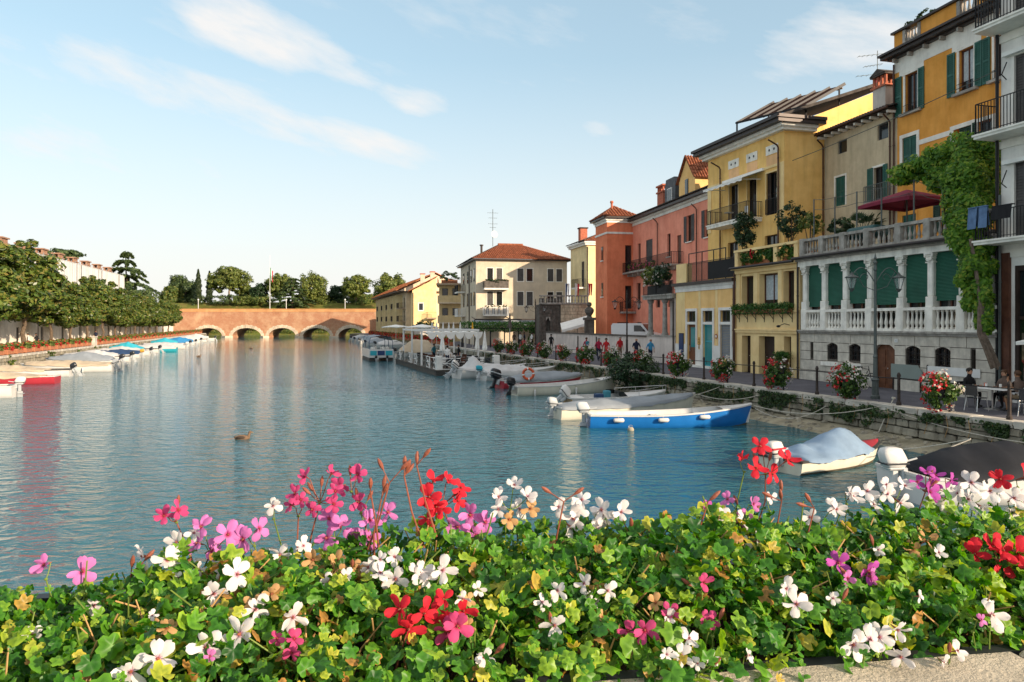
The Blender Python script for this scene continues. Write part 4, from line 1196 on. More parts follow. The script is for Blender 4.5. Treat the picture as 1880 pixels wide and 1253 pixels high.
# awning over the balcony
aw = FT.U(1330), FT.U(1404)
awn = MB(); awn.box(aw[0], aw[1], -.2, -.02, 14.42, 14.6).build('awning_case', 'canvas_white', ty)
f = awning_fabric(ty, aw[0], aw[1], -.12, 14.42, -1.75, 13.85, 'canvas_white', .18)
MB().tube([(aw[0]+.3, -.1, 13.9), (aw[0]+.3, -1.7, 13.82)], .025, 6).tube([(aw[1]-.3, -.1, 13.9), (aw[1]-.3, -1.7, 13.82)], .025, 6).build('awning_arm', 'white_paint', ty)
# pergola on the roof
p0 = P(1353, 226, 54.0); wv_ = Vector((.62, -.785, 0)); rv_ = Vector((.966, .26, 0))*3.1 + Vector((0, 0, 1.75))
pg = thing('roof_pergola', 'sloping brown slatted pergola standing on the tall yellow house roof', 'pergola', p0)
for i in range(6):
    a = wv_*(5.4*i/5); MB().bar(a, a + rv_, .09, .20).build('rafter', 'iron', pg)
    if i in (0, 5): MB().bar(a + Vector((0, 0, -1.2)), a, .10, .10).build('post', 'iron', pg)
    a2 = a + rv_*.85
    if i in (0, 2, 5): MB().bar(a2 - Vector((0, 0, 1.6)), a2, .09, .09).build('post', 'iron', pg)
MB().bar(wv_*-.1, wv_*5.5, .12, .12).build('beam', 'iron', pg)
for i in range(20):
    a = rv_*(.16 + .80*i/19) + Vector((0, 0, -.06)); MB().bar(a, a + wv_*5.4, .13, .03).build('slat', 'brown_wood', pg)
MB().tube([rv_*(.93 + .03*math.sin(i*2.1)) + wv_*(5.4*i/18) + Vector((0, 0, -.12 - .10*abs(math.sin(i*1.35)))) for i in range(19)], .06, 6).build('dry_vine', 'stem_dry', pg)

# ---------------------------------------------------------------- low yellow house with roof terrace
FY = Fac.line(26.5, -.2835, 1352)
yl = FY.thing('low_yellow_house', 'two-storey yellow house with planted roof terrace next to the loggia', 'house')
W_Y = FY.U(1468)
def yz(r, z0, z1): return (r[0], r[1], z0, z1)
g_ops = [yz(FY.rect(1362, 1378, 0, 1), 1.2, 3.40), yz(FY.rect(1393, 1422, 0, 1), 1.2, 3.40), yz(FY.rect(1439, 1452.5, 0, 1), 1.2, 3.42)]
f_ops = [yz(FY.rect(1362, 1383, 0, 1), 4.95, 6.95), yz(FY.rect(1394, 1428, 0, 1), 4.95, 6.98), yz(FY.rect(1438, 1458, 0, 1), 4.95, 7.0)]
wall('wall', yl, 'pl_yellow2', 0, W_Y, 1.1, 7.35, g_ops + f_ops, t=.55, depth=4.4)
for i, o in enumerate(g_ops):
    d0 = (o[0]+(o[1]-o[0])*(.45 if i != 1 else .42), o[1])
    dd = MB().box(o[0]+.01, o[1]-.01, .40, .46, o[2], o[3]-.01).build('door', 'dark_wood', yl)
    MB().ell((o[0]+.25, .37, 2.2), .03, .03, .03, 6, 4).build('handle', 'steel', dd)
for i, o in enumerate(f_ops): window(yl, o, y=.36, fm='brown_wood', nx=1 if i != 1 else 2, curtain=i == 1)
for u0, u1 in ((0, FY.U(1360)), (FY.U(1384.5), FY.U(1392.5)), (FY.U(1429), FY.U(1437))): box('pilaster', 'pl_yellow2', yl, u0+.02, u1-.02, -.05, .0, 4.85, 7.12)
MB().box(0, W_Y-.1, -.10, .0, 3.58, 3.72).box(0, W_Y-.1, -.15, .0, 3.72, 3.80).build('string_course', 'pl_yellow2', yl)
MB().box(.0, W_Y, -.07, .0, 4.75, 4.85).build('sill_band', 'pl_yellow2', yl)
MB().box(-.02, W_Y, -.12, .1, 7.12, 7.35).box(-.05, W_Y+.02, -.38, .1, 7.35, 7.44).build('cornice', 'pl_yellow2', yl)
MB().tube([(-.1, -.42, 7.46), (W_Y, -.42, 7.46)], .075, 8).build('gutter', 'gutter', yl)
box('terrace_floor', 'stone_grey', yl, 0, W_Y, .0, 4.4, 7.36, 7.5)
for u in (0, FY.U(1423), W_Y-.32): box('parapet_pier', 'pl_yellow2', yl, u, u+.32, -.12, .16, 7.47, 8.42)
box('parapet_rail', 'pl_yellow2', yl, -.05, W_Y+.03, -.16, .2, 8.42, 8.56)
downpipe(yl, -.05, 1.2, 7.2, y=-.12, m='pipe', r=.06)
MB().tube([(FY.U(1450), -.02, 4.05), (FY.U(1450), -.35, 4.12), (FY.U(1446), -.55, 4.0)], .02, 6).ell((FY.U(1446), -.58, 3.98), .13, .1, .07, 8, 5).build('wall_lamp', 'iron', yl)
box('bracket_rail', 'iron', yl, FY.U(1352), FY.U(1458), -.33, -.30, 4.70, 4.73)
for i in range(7):
    u = FY.U(1358) + (FY.U(1455)-FY.U(1358))*i/6
    MB().bar((u, 0, 4.35), (u, -.32, 4.72), .025, .025).box(u-.012, u+.012, -.03, -.005, 4.2, 4.72).build('bracket', 'iron', yl)
wb = FY.thing('window_box', 'long window box of trailing green plants on the low yellow house', 'window box')
box('trough', 'terracotta', wb, FY.U(1353), FY.U(1457), -.31, -.08, 4.735, 4.93)
rs_ = np.random.RandomState(4); nb = 2600
pp = np.stack([rs_.uniform(FY.U(1350), FY.U(1459), nb), rs_.normal(-.22, .13, nb), 4.93 + rs_.uniform(-.22, .28, nb) * (1 + .3*np.sin(rs_.uniform(0, 9, nb)))], 1)
leaf_cloud('foliage', pp, np.tile([[0, -.6, .6]], (nb, 1)), .17, 'leaf_hedge', 4, parent=wb, aspect=3.0)
for i, (pa_, pb_) in enumerate(((1362, 1380), (1384, 1408), (1409, 1421), (1428, 1455))):
    t_h = FY.thing('shrub', ['small rounded green shrub at the left end of', 'leafy green shrub left of centre on', 'low dark green shrub in the middle of', 'wide bright green shrub at the right end of'][i] + ' the yellow terrace parapet', 'shrub', 'shrubs along the yellow terrace')
    a, b = FY.U(pa_), FY.U(pb_)
    MB().rbox(a+.1, b-.1, .2, .55, 7.5, 7.85, .03, 1).build('pot', 'terracotta', t_h)
    bush(t_h, ((a+b)/2, .12, 8.05), ((b-a)/2*1.05, .35, .42), 900, .13, 'leaf_hedge', 20+i, clumps=26, cr=.35)
t_h = FY.thing('red_flowers', 'red flowers hanging between the shrubs of the yellow terrace', 'flowers')
a = FY.U(1384); bush(t_h, (a, -.12, 8.25), (.16, .12, .42), 160, .11, 'blossom_red', 3, name='blossoms', clumps=9); bush(t_h, (a, -.05, 8.1), (.2, .12, .42), 120, .1, 'leaf_hedge', 4, clumps=9)
# conical planter beside the door
t_h = thing('cone_planter', 'tall rusty conical planter with a green grass tuft by the yellow house', 'planter', FY.w(FY.U(1451), -.55, ZQ))
MB().lathe([(.17, 0), (.36, .98), (.33, .98), (.3, .9)], n=14).build('pot', 'pot_rust', t_h)
rs_ = np.random.RandomState(6); nb = 700
pp = np.stack([rs_.normal(0, .19, nb), rs_.normal(0, .19, nb), 1.0 + rs_.uniform(0, .38, nb)], 1)
leaf_cloud('grass', pp, np.stack([pp[:,0]*2, pp[:,1]*2, np.full(nb, .3)], 1), .26, 'leaf_hedge', 5, parent=t_h, aspect=7)

# ---------------------------------------------------------------- low orange house
FR = Fac.line(26.5, -.2835, 1241)
og = FR.thing('low_orange_house', 'low orange house with white framed doors and fenced roof terrace', 'house')
W_R = FR.U(1351)
r_ops = [yz(FR.rect(1262, 1278, 0, 1), 1.25, 4.95), yz(FR.rect(1291, 1309, 0, 1), 1.25, 4.95), yz(FR.rect(1323, 1342, 0, 1), 1.9, 4.95)]
wall('wall', og, 'pl_orange', 0, W_R, 1.2, 6.55, r_ops, t=.3, depth=4.2)
pb_ = MB(); x = 0
for o in r_ops + [(W_R, W_R, 0, 0)]:
    if o[0]-.19 - x > .02: pb_.box(x, o[0]-.19, -.05, 0, 1.2, 2.7)
    x = o[1]+.19
pb_.build('plinth', 'pl_white', og)
for i, o in enumerate(r_ops):
    trim(og, o, .18, 'pl_white', .06); box('transom_bar', 'pl_white', og, o[0], o[1], -.04, .2, 4.05, 4.22)
    window(og, (o[0], o[1], 4.22, o[3]), y=.14, fm='grey_shutter', nx=1, name='transom_window')
o = r_ops[0]; dd = MB().box(o[0], o[1], .14, .2, 1.25, 4.05).build('door', 'door_wood', og); MB().box(o[0]+.25, o[1]-.22, .12, .139, 2.5, 3.85).build('pane', 'glass_teal', dd)
MB().box(o[0]+.12, o[0]+.16, .08, .14, 2.2, 2.6).build('handle', 'steel', dd)
o = r_ops[1]; dd = MB().box(o[0], o[0]+.09, .12, .2, 1.25, 4.05).box(o[1]-.09, o[1], .12, .2, 1.25, 4.05).box(o[0]+.09, o[1]-.09, .12, .2, 3.95, 4.05).box(o[0]+.09, o[1]-.09, .12, .2, 1.25, 1.4).box(o[0]+.09, o[1]-.09, .125, .195, 2.9, 2.98).build('door', 'boat_teal', og)
MB().box(o[0]+.09, o[1]-.09, .15, .16, 1.4, 2.9).build('pane', 'glass_teal', dd); MB().box(o[0]+.09, o[1]-.09, .15, .16, 2.98, 3.95).build('pane', 'glass_teal', dd)
o = r_ops[2]; lv = MB(); lv.box(o[0], o[0]+.06, .05, .12, 1.9, 4.05).box(o[1]-.06, o[1], .05, .12, 1.9, 4.05).build('louver_frame', 'grey_louver', og)
for i in range(21):
    z = 1.95 + 2.1*i/21; MB().add([(o[0]+.06,.05,z),(o[1]-.06,.05,z),(o[1]-.06,.12,z+.085),(o[0]+.06,.12,z+.085)], [(0,1,2,3)]).build('slat', 'grey_louver', og)
box('step', 'stone_white', og, FR.U(1258), FR.U(1313), -.32, -.05, 1.2, 1.34)
MB().box(0, W_R, -.06, .0, 6.3, 6.55).box(-.02, W_R, -.12, .0, 6.55, 6.72).build('band', 'pl_white', og)
MB().box(-.1, W_R+.03, -.32, .1, 6.72, 6.92).build('gutter', 'gutter', og)
for i in range(3):
    a, b = [(FR.U(1243), FR.U(1258)), (FR.U(1283), FR.U(1287)), (FR.U(1314), FR.U(1318))][i]
    box('pilaster', 'pl_yellow2', og, a, b, -.03, 0, 2.72, 6.28)
box('terrace_floor', 'stone_grey', og, 0, W_R, 0, 4.2, 6.56, 6.9)
box('terrace_pier', 'pl_yellow2', og, FR.U(1244), FR.U(1262), -.1, .35, 6.92, 8.25)
railing(og, [(FR.U(1263), .0), (W_R, .0)], 6.92, 1.3, sp=.12, mid=.93)
box('fence_screen', 'plastic_dark', og, FR.U(1298), W_R, .05, .07, 7.0, 8.15)
mb = MB()
for u in (FR.U(1257), FR.U(1281), FR.U(1302), FR.U(1324)): mb.box(u-.025, u+.025, .3, .35, 6.9, 8.95)
mb.box(FR.U(1257), FR.U(1324), .3, .35, 8.9, 8.96).build('terrace_frame', 'iron', og)
downpipe(og, W_R-.05, 1.2, 6.5, y=-.13, m='pipe', r=.06)
bd = FR.thing('sign_panel', 'narrow dark blue-grey panel on the wall left of the low orange house doors', 'sign')
box('panel', 'navy_paint', bd, FR.U(1248.5), FR.U(1256), -.10, -.055, 1.9, 3.4); box('frame', 'iron', bd, FR.U(1248.5)-.04, FR.U(1256)+.04, -.078, -.052, 1.86, 3.44)
bd = FR.thing('door_sign', 'small vertical gold lettered sign between the doors of the orange house', 'sign')
u_ = FR.U(1285); box('plate', 'boat_yellow', bd, u_-.05, u_+.05, -.09, -.06, 2.4, 3.2); 
for i in range(4): box('mark', 'iron', bd, u_-.03, u_+.03, -.097, -.09, 2.5+.17*i, 2.58+.17*i)
bd = FR.thing('round_emblem', 'small round reddish emblem on the wall beside the louvred window', 'sign')
u_ = FR.U(1316); MB().tube([(u_, -.035, 3.3), (u_, -.06, 3.3)], .16, 14).build('disc', 'terracotta', bd); MB().tube([(u_, -.06, 3.3), (u_, -.067, 3.3)], .09, 12).build('ring', 'pl_white', bd)
# ================================================================== RIGHT BANK, FARTHER BUILDINGS
# ---------------------------------------------------------------- columned porch with planted roof
FC = Fac.line(26.5, -.2835, 1187)
cp = FC.thing('columned_porch', 'grey columned porch with plant troughs on its flat roof left of the orange house', 'porch')
W_C = FC.U(1240)
wall('wall', cp, 'pl_greywall', 0, W_C, 1.2, 3.15, [], depth=4.2)
box('wall_coping', 'stone_grey', cp, 0, W_C, -.08, .4, 3.15, 3.25)
for px in (1190, 1216):
    u = FC.U(px)+.1; MB().lathe([(.26,0),(.26,.12),(.21,.16),(.19,.3),(.16,2.35),(.22,2.42),(.26,2.55),(.26,2.66)], (u, .16, 3.25), 14).build('column', 'stone_grey', cp, smooth=False)
box('back_wall', 'pl_grey', cp, 0, W_C, 2.0, 2.2, 3.15, 5.9); box('side_pier', 'pl_greywall', cp, W_C-.35, W_C, .0, 2, 3.25, 5.91)
MB().box(-.15, W_C, -.25, 4.2, 5.91, 6.15).box(-.22, W_C, -.33, 4.2, 6.15, 6.25).build('roof_slab', 'stone_grey', cp)
downpipe(cp, W_C-.1, 1.2, 6.0, y=-.12, m='gutter', r=.06)
railing(cp, [(-.1, 3), (-.1, -.2), (W_C, -.2)], 6.25, .95, sp=.13)
for i, (a, b) in enumerate(((.1, 1.5), (1.65, 3.2))):
    b = min(b, W_C)
    t_h = FC.thing('plant_trough', ['dark trough of pale flowering shrubs at the left end of the porch roof', 'dark trough of green oleander at the right end of the porch roof'][i], 'planter', 'troughs on the porch roof')
    MB().rbox(a, b, .0, .5, 6.26, 6.95, .03, 1).build('trough', 'plastic_dark', t_h)
    bush(t_h, ((a+b)/2, .1, 7.75), (.95, .6, .85), 1100, .2, 'leaf_bush' if i == 0 else 'leaf_dark', 30+i, clumps=30, cr=.3)
    bush(t_h, ((a+b)/2-.2, -.2, 7.5), (.85, .4, .6), 120, .13, 'blossom_white', 33+i, name='blossoms', clumps=20)

# ---------------------------------------------------------------- long low wall by the quay
FG = Fac.line(26.5, -.2835, 1003)
gw = FG.thing('garden_wall', 'long pinkish-grey plaster wall with dark coping behind the walkers', 'wall')
W_G = FG.U(1187)
wall('wall', gw, 'pl_greywall', 0, W_G, 1.2, 3.05, [], depth=.4)
mb = MB(); n = 22
for i in range(n): MB().box(W_G*i/n+.01, W_G*(i+1)/n-.01, -.08, .48, 3.05, 3.17).build('coping_stone', 'stone_dark', gw)
for px in (1062, 1096): downpipe(gw, FG.U(px), 1.2, 2.9, y=-.07, m='gutter', r=.05)
def urn_pier(label, px, Y, ztop):
    t_h = thing('gate_pier', label, 'pier', (P(px, 600, Y).x, Y, 1.2))
    MB().rbox(-.45, .45, -.45, .45, 0, 3.2, .04, 1).build('shaft', 'stone_dark', t_h); MB().rbox(-.58, .58, -.58, .58, 3.2, 3.45, .04, 1).build('cap', 'stone_dark', t_h)
    MB().lathe([(.3,0),(.2,.15),(.42,.5),(.46,.75),(.3,.95),(.12,1.05),(.25,1.2),(.2,1.45),(.02,1.5)], (0, 0, 3.45), 12).build('urn', 'stone_dark', t_h)
    return t_h
urn_pier('dark stone gate pier crowned by an urn behind the low wall', 1082, 71.5, 0)

# ---------------------------------------------------------------- coral house with tower
FD = Fac.line(27.2, -.19, 1162)
cr_ = FD.thing('coral_house', 'long coral-pink house with long balcony, dormers and brown downpipes', 'house')
W_D = FD.U(1335)
def dz(r, z0, z1): return (r[0], r[1], z0, z1)
d_ops = [dz(FD.rect(1261, 1270, 0, 1), 11.1, 13.35), dz(FD.rect(1294, 1304, 0, 1), 11.1, 13.35), dz(FD.rect(1243, 1250.5, 0, 1), 9.4, 11.9), dz(FD.rect(1225, 1231, 0, 1), 10.2, 12.3),
         dz(FD.rect(1186, 1198, 0, 1), 9.4, 12.3), dz(FD.rect(1171, 1176, 0, 1), 9.4, 12.2), dz(FD.rect(1169, 1176, 0, 1), 5.6, 8.2), dz(FD.rect(1204, 1212, 0, 1), 5.6, 8.0), dz(FD.rect(1226, 1234, 0, 1), 5.6, 8.0), dz(FD.rect(1169, 1178, 0, 1), 1.6, 4.2)]
wall('wall', cr_, 'pl_coral', 0, W_D, 1.2, 14.45, d_ops, t=.25, depth=9)
for i, o in enumerate(d_ops):
    if i in (0, 1):
        open_window(cr_, o, 'grey_shutter', fm='brown_wood', sill=True)
    elif i == 4: shut_pair(cr_, o, 'grey_shutter')
    elif i in (2,): dd = box('door', 'brown_wood', cr_, o[0], o[1], .1, .16, o[2], o[3])
    else: window(cr_, o, fm='brown_wood', nx=1 if o[1]-o[0] < 1 else 2, sill=i == 3)
MB().box(0, W_D, -.08, 0, 14.15, 14.45).box(-.05, W_D, -.25, 0, 14.45, 14.62).build('cornice', 'pl_white_trim', cr_)
MB().box(-.1, W_D, -.62, .1, 14.62, 14.85).build('eaves', 'gutter', cr_)
tile_roof(cr_, (-.1, -.7, 14.86), (W_D, -.7, 14.86), (W_D, 5, 17.0), (-.1, 5, 17.0), 'roof_dark', cw=.28)
for px in (1209, 1281): downpipe(cr_, FD.U(px), 7.2, 13.6, y=-.13, neck=.45)
# long balcony
ua, ub = FD.U(1166), FD.U(1254)
MB().box(ua, ub, -1.1, 0, 9.15, 9.32).build('balcony_slab', 'stone_grey', cr_)
for i in range(9): 
    u = ua+.2+(ub-ua-.5)*i/8; MB().prism([(u, 9.15), (u+.12, 9.15), (u+.12, 8.85), (u, 8.85)], -.9, 0).build('bracket', 'stone_grey', cr_)
railing(cr_, [(ua, 0), (ua, -1.05), (ub, -1.05), (ub, 0)], 9.32, 1.05, sp=.14)
t_h = FD.thing('balcony_flowers', 'pink and red flowers along the coral house balcony rail', 'flowers')
for i in range(5):
    u = ua + 1.2 + i*1.5
    MB().rbox(u-.35, u+.35, -1.02, -.8, 9.33, 9.55, .02, 1).build('pot', 'terracotta', t_h)
    bush(t_h, (u, -.95, 9.75), (.5, .25, .35), 200, .16, 'leaf_bush', 40+i, clumps=12); bush(t_h, (u, -1.05, 9.72), (.5, .2, .33), 60, .13, 'blossom_pink', 50+i, name='blossoms', clumps=12)
# dormers: the gabled one and two dark ones
def pd(px): return FD.U(px)
ga, gb = FD.U(1240), FD.U(1269)
w2 = (gb-ga)/2; gc = (ga+gb)/2
dm = MB().add([(ga,.35,14.9),(gb,.35,14.9),(gb,.35,16.7),(gc,.35,18.6),(ga,.35,16.7),(ga,4.5,14.9),(gb,4.5,14.9),(gb,4.5,16.7),(gc,4.5,18.6),(ga,4.5,16.7)], [(0,1,2,3,4),(1,6,7,2),(0,4,9,5)]).build('dormer', 'pl_orange', cr_)
tile_roof(dm, (gb+.25, .1, 16.5), (gb+.25, 4.6, 16.5), (gc, 4.6, 18.72), (gc, .1, 18.72), 'roof_tile', name='dormer_tiles'); tile_roof(dm, (ga-.25, 4.6, 16.5), (ga-.25, .1, 16.5), (gc, .1, 18.72), (gc, 4.6, 18.72), 'roof_tile', name='dormer_tiles')
MB().box(gc-.32, gc+.32, .30, .36, 15.2, 16.7).box(gc-.26, gc+.26, .28, .33, 15.28, 16.62).build('dormer_window', 'glass', dm)
for a, b, zt in ((FD.U(1217), FD.U(1236), 17.4), (FD.U(1297), FD.U(1322), 17.3)):
    d2 = MB().box(a, b, .2, 3.5, 14.9, zt-.7).prism([(a, zt-.7), (b, zt-.7), (b-.25, zt), (a+.25, zt)], .2, 3.5).build('dormer', 'slate', cr_)
    window_f = MB().box((a+b)/2-.5, (a+b)/2+.5, .12, .2, 15.2, zt-.9).build('dormer_window', 'white_paint', d2)
    for s_ in (-1, 1): MB().box((a+b)/2+s_*.24-.2, (a+b)/2+s_*.24+.2, .10, .12, 15.28, zt-1.0).build  # panes below
    for s_ in (-.24, .24): MB().box((a+b)/2+s_-.2, (a+b)/2+s_+.2, .105, .118, 15.28, zt-.98).build('dormer_pane', 'glass', d2)
u = FD.U(1203); chm = MB().box(u-.75, u+.75, .5, 1.5, 14.9, 16.6).box(u-.85, u+.85, .4, 1.6, 16.6, 16.75)
for k in range(4): chm.box(u-.7+k*.42, u-.58+k*.42, .5, .65, 16.75, 17.2)
chm.box(u-.85, u+.85, .38, 1.62, 17.2, 17.35).build('chimney', 'brick_red', cr_)
# tower
FTc = Fac((FD.w(0, 0, 0).x - .982*2.8, FD.w(0, 0, 0).y - .187*2.8), (.982, .187))   # camera-facing side, from its outer corner
tw = FTc.thing('coral_tower', 'square coral-red tower with tiled pyramid roof at the end of the coral house', 'tower')
TD = 4.0
t_ops = [(1.95, 2.65, 9.4, 12.2), (1.95, 2.65, 5.6, 8.0)]
wall('wall', tw, 'pl_coral2', 0, 2.8, 1.2, 14.7, t_ops, t=.2, depth=TD)
for o in t_ops: window(tw, o, y=.1, fm='brown_wood', nx=1)
sd_ = MB()
for z in (10.7, 6.9): 
    f = MB().box(-.05, .0, 1.3, 1.85, z, z+1.45).build('window', 'brown_wood', tw); MB().box(-.06, -.048, 1.4, 1.75, z+.1, z+1.35).build('pane', 'glass', f); MB().box(-.14, 0, 1.2, 1.95, z-.12, z).build('sill', 'stone_white', f)
MB().box(-.06, 2.86, -.06, TD+.06, 13.35, 13.55).box(-.08, 2.88, -.08, TD+.08, 14.5, 14.75).box(-.2, 3.0, -.2, TD+.2, 14.75, 14.95).build('cornice', 'pl_white_trim', tw)
MB().box(-.5, 3.3, -.5, TD+.5, 14.95, 15.12).build('eaves', 'gutter', tw)
ap = (1.4, TD/2, 16.5)
for (A, B) in (((-.55,-.55,15.13), (3.35,-.55,15.13)), ((3.35,-.55,15.13), (3.35,TD+.55,15.13)), ((3.35,TD+.55,15.13), (-.55,TD+.55,15.13)), ((-.55,TD+.55,15.13), (-.55,-.55,15.13))):
    tile_roof(tw, A, B, ap, ap, 'roof_tile', cw=.3, name='roof_tiles')
MB().lathe([(.12, 0), (.12, .9), (.2, .95), (.16, 1.15)], (.9, 1.2, 15.8), 8).build('chimney_pot', 'brick_red', tw)
railing(tw, [(1.7, 0), (1.7, -.9), (2.8, -.9)], 9.3, 1.0, sp=.14); box('balcony_slab', 'stone_grey', tw, 1.65, 2.8, -.95, 0, 9.13, 9.3)
railing(tw, [(1.4, 0), (1.4, -.9), (2.8, -.9)], 5.3, 1.0, sp=.14); box('balcony_slab', 'stone_grey', tw, 1.35, 2.8, -.95, 0, 5.1, 5.3)
box('door', 'brown_wood', tw, 1.1, 2.3, -.05, 0, 1.25, 4.2)

# ---------------------------------------------------------------- brown ruined gate tower and rubble wall with terrace
Y0 = 83.0
def X(px, Y): return (px - CX) * Y / F
rt = thing('ruined_gate', 'brown weathered stone gate tower with a pointed niche by the vine pergola', 'tower', (X(990, Y0), Y0, 1.2), .1)
wR = X(1029, Y0) - X(990, Y0)
ni = (.75, 1.25, 2.0, 3.6)
wall('wall', rt, 'stone_dark', 0, wR, 0, 5.0, [ni], t=.4, depth=3.5)
r_ = random.Random(8)
for row in range(10):
    x = 0
    while x < wR-.05:
        wl = min(r_.uniform(.35, .7), wR-x); z0_, z1_ = row*.5, row*.5+.48
        if not (x < ni[1] and x+wl > ni[0] and z0_ < ni[3] and z1_ > ni[2]): MB().box(x+.012, x+wl-.012, -.05-r_.uniform(0, .05), 0, z0_+.012, z1_).build('stone', 'stone_dark', rt)
        x += wl
MB().prism([(ni[0], ni[3]-.5), (ni[0], ni[3]), (ni[1], ni[3]), (ni[1], ni[3]-.5), ((ni[0]+ni[1])/2, ni[3]-.02)], -.05, .1).build('niche_arch', 'stone_grey', rt)
for i in range(3): box('merlon', 'stone_dark', rt, i*wR/3+.05, i*wR/3+wR/3-.2, -.05, .5, 5.0, 5.7)
rw = thing('rubble_wall', 'pale rubble stone wall carrying a flagged balustrade terrace', 'wall', (X(1029, Y0)+.02, Y0+.1, 1.2), .1)
wB = X(1080, Y0) - X(1029, Y0)
wall('wall', rw, 'mortar', 0, wB, 0, 5.0, [], depth=4)
cnt = 0
for row in range(13):
    x = 0
    while x < wB-.05:
        wl = min(r_.uniform(.3, .62), wB-x); MB().box(x+.015, x+wl-.015, -.06-r_.uniform(0, .05), 0, row*.385+.012, row*.385+.373).build('stone', 'rubble', rw); x += wl
box('terrace_edge', 'stone_grey', rw, -2.4, wB+.1, -.2, .5, 5.0, 5.2)
bmB = bal_mesh(.7, .1, 'stone_grey', 6)
for i in range(16): put('baluster', bmB, rw, (-2.2 + (wB+2.2)*i/15, .1, 5.2))
box('hand_rail', 'stone_grey', rw, -2.4, wB+.1, -.05, .25, 5.9, 6.05)
for px, nm, ms in ((1038, 'blue and white', ('navy_paint', 'flag_white')), (1056, 'red and white', ('flag_white', 'flag_red')), (1080, 'red', ('flag_red', 'flag_red'))):
    fl = thing('flag', nm + ' flag hanging limp above the rubble wall terrace', 'flag', (X(px, Y0), Y0-.1, 7.2))
    MB().tube([(0, 0, -.9), (0, 0, 1.4)], .03, 6).build('pole', 'white_paint', fl)
    for k in (0, 1):
        mb = MB()
        for i in range(6): 
            z0_, z1_ = 1.35-.22*i, 1.13-.22*i
            a, b = (.03+.22*k), (.25+.22*k); s0, s1 = .06*math.sin(i*1.3+k), .06*math.sin((i+1)*1.3+k)
            mb.add([(a, s0, z0_), (b-.03*i*.5, s0*1.5, z0_-.05), (b-.03*(i+1)*.5, s1*1.5, z1_-.05), (a, s1, z1_)], [(0,1,2,3)])
        mb.build('cloth', ms[k], fl)
aw = thing('market_awning', 'white sloping market awning in front of the rubble wall', 'awning', (X(1030, 78), 78, 1.2))
wA = X(1086, 78) - X(1030, 78)
mb = MB(); n = 10
for i in range(n):
    a, b = wA*i/n, wA*(i+1)/n
    za, zb = 2.2+.9*i/n, 2.2+.9*(i+1)/n
    mb.add([(a,-1.2,za),(b,-1.2,zb),(b,1.2,zb+.7),(a,1.2,za+.7)], [(0,1,2,3)]); mb.add([(a,-1.2,za),(b,-1.2,zb),(b,-1.22,zb-.3+.06*(i%2)),(a,-1.22,za-.3+.06*((i+1)%2))], [(0,3,2,1)])
mb.build('fabric', 'canvas_white', aw)
for a in (.1, wA*.5, wA-.1): MB().tube([(a, -1.15, 0), (a, -1.15, 2.2+.9*a/wA)], .03, 6).build('post', 'iron_grey', aw)

# ---------------------------------------------------------------- pale yellow house behind the tower
Yp = 90.0
FP = Fac((X(1077, Yp), Yp), (.975, .22))
pal = FP.thing('pale_yellow_house', 'narrow pale yellow house with small balcony between cream house and coral tower', 'house')
wall('wall', pal, 'pl_pale', 0, 5, 1.2, 13.6, [], depth=6.5)
# its canal side carries the openings (x = 0 plane)
for y0_, y1_, z0_, z1_ in ((1.0, 1.7, 8.6, 11.6), (1.0, 1.7, 3.6, 6.4)):
    f = MB().box(-.04, .0, y0_-.08, y1_+.08, z0_-.05, z1_+.08).build('window', 'grey_shutter', pal); MB().box(-.05, -.038, y0_, y1_, z0_, z1_).build('pane', 'glass', f)
box('balcony_slab', 'stone_white', pal, -1.0, 0, .4, 3.0, 8.3, 8.5); railing(pal, [(0, .4), (-.95, .4), (-.95, 3.0), (0, 3.0)], 8.5, 1.0, sp=.16)
MB().box(-.25, 5, -.25, 6.7, 13.6, 13.85).box(-.4, 5, -.4, 6.8, 13.85, 14.05).build('cornice', 'pl_white_trim', pal)
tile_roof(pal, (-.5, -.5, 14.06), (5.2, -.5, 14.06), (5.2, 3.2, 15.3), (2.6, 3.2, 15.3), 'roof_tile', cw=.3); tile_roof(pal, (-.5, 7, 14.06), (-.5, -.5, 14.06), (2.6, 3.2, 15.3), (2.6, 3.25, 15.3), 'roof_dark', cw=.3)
box('chimney', 'brick_red', pal, .2, 1.1, 3.0, 3.9, 14.2, 16.0); box('chimney_cap', 'roof_dark', pal, .1, 1.2, 2.9, 4.0, 16.0, 16.15)
downpipe(pal, .12, 1.2, 13.4, y=-.08, m='gutter', r=.05)

# ---------------------------------------------------------------- cream house with red hip roof
Yc = 96.0
FCm = Fac((X(874, Yc), Yc), (.98, .2))
cm = FCm.thing('cream_house', 'large cream house with paired brown windows and red hipped tile roof', 'house')
WC = FCm.U(1041)
ze = 12.3
prs = ((894.5, 905, 911.5, 922), (950, 961, 967, 978), (1005.5, 1016, 1021.5, 1032))
c_ops = []
for (a, b, c, d) in prs:
    for x0, x1 in ((a, b), (c, d)): 
        c_ops.append(dz(FCm.rect(x0, x1, 0, 1), 9.6, 11.25)); c_ops.append(dz(FCm.rect(x0, x1, 0, 1), 6.4, 8.2))
wall('wall', cm, 'pl_cream', 0, WC, 1.2, ze, c_ops, t=.2, depth=15)
for i, o in enumerate(c_ops):
    window(cm, o, y=.08, fm='grey_shutter', nx=1, gm='glass'); trim(cm, o, .09, 'pl_white_trim', .02, bottom=True)
    if i % 3: shut_pair(cm, (o[0]+.05, o[1]-.05, o[2]+.05, o[3]-.05), 'grey_shutter', .02)
ba, bb = FCm.U(887), FCm.U(931)
box('balcony_slab', 'pl_white_trim', cm, ba, bb, -1.1, 0, 8.05+.35, 8.62); 
fb = MB(); 
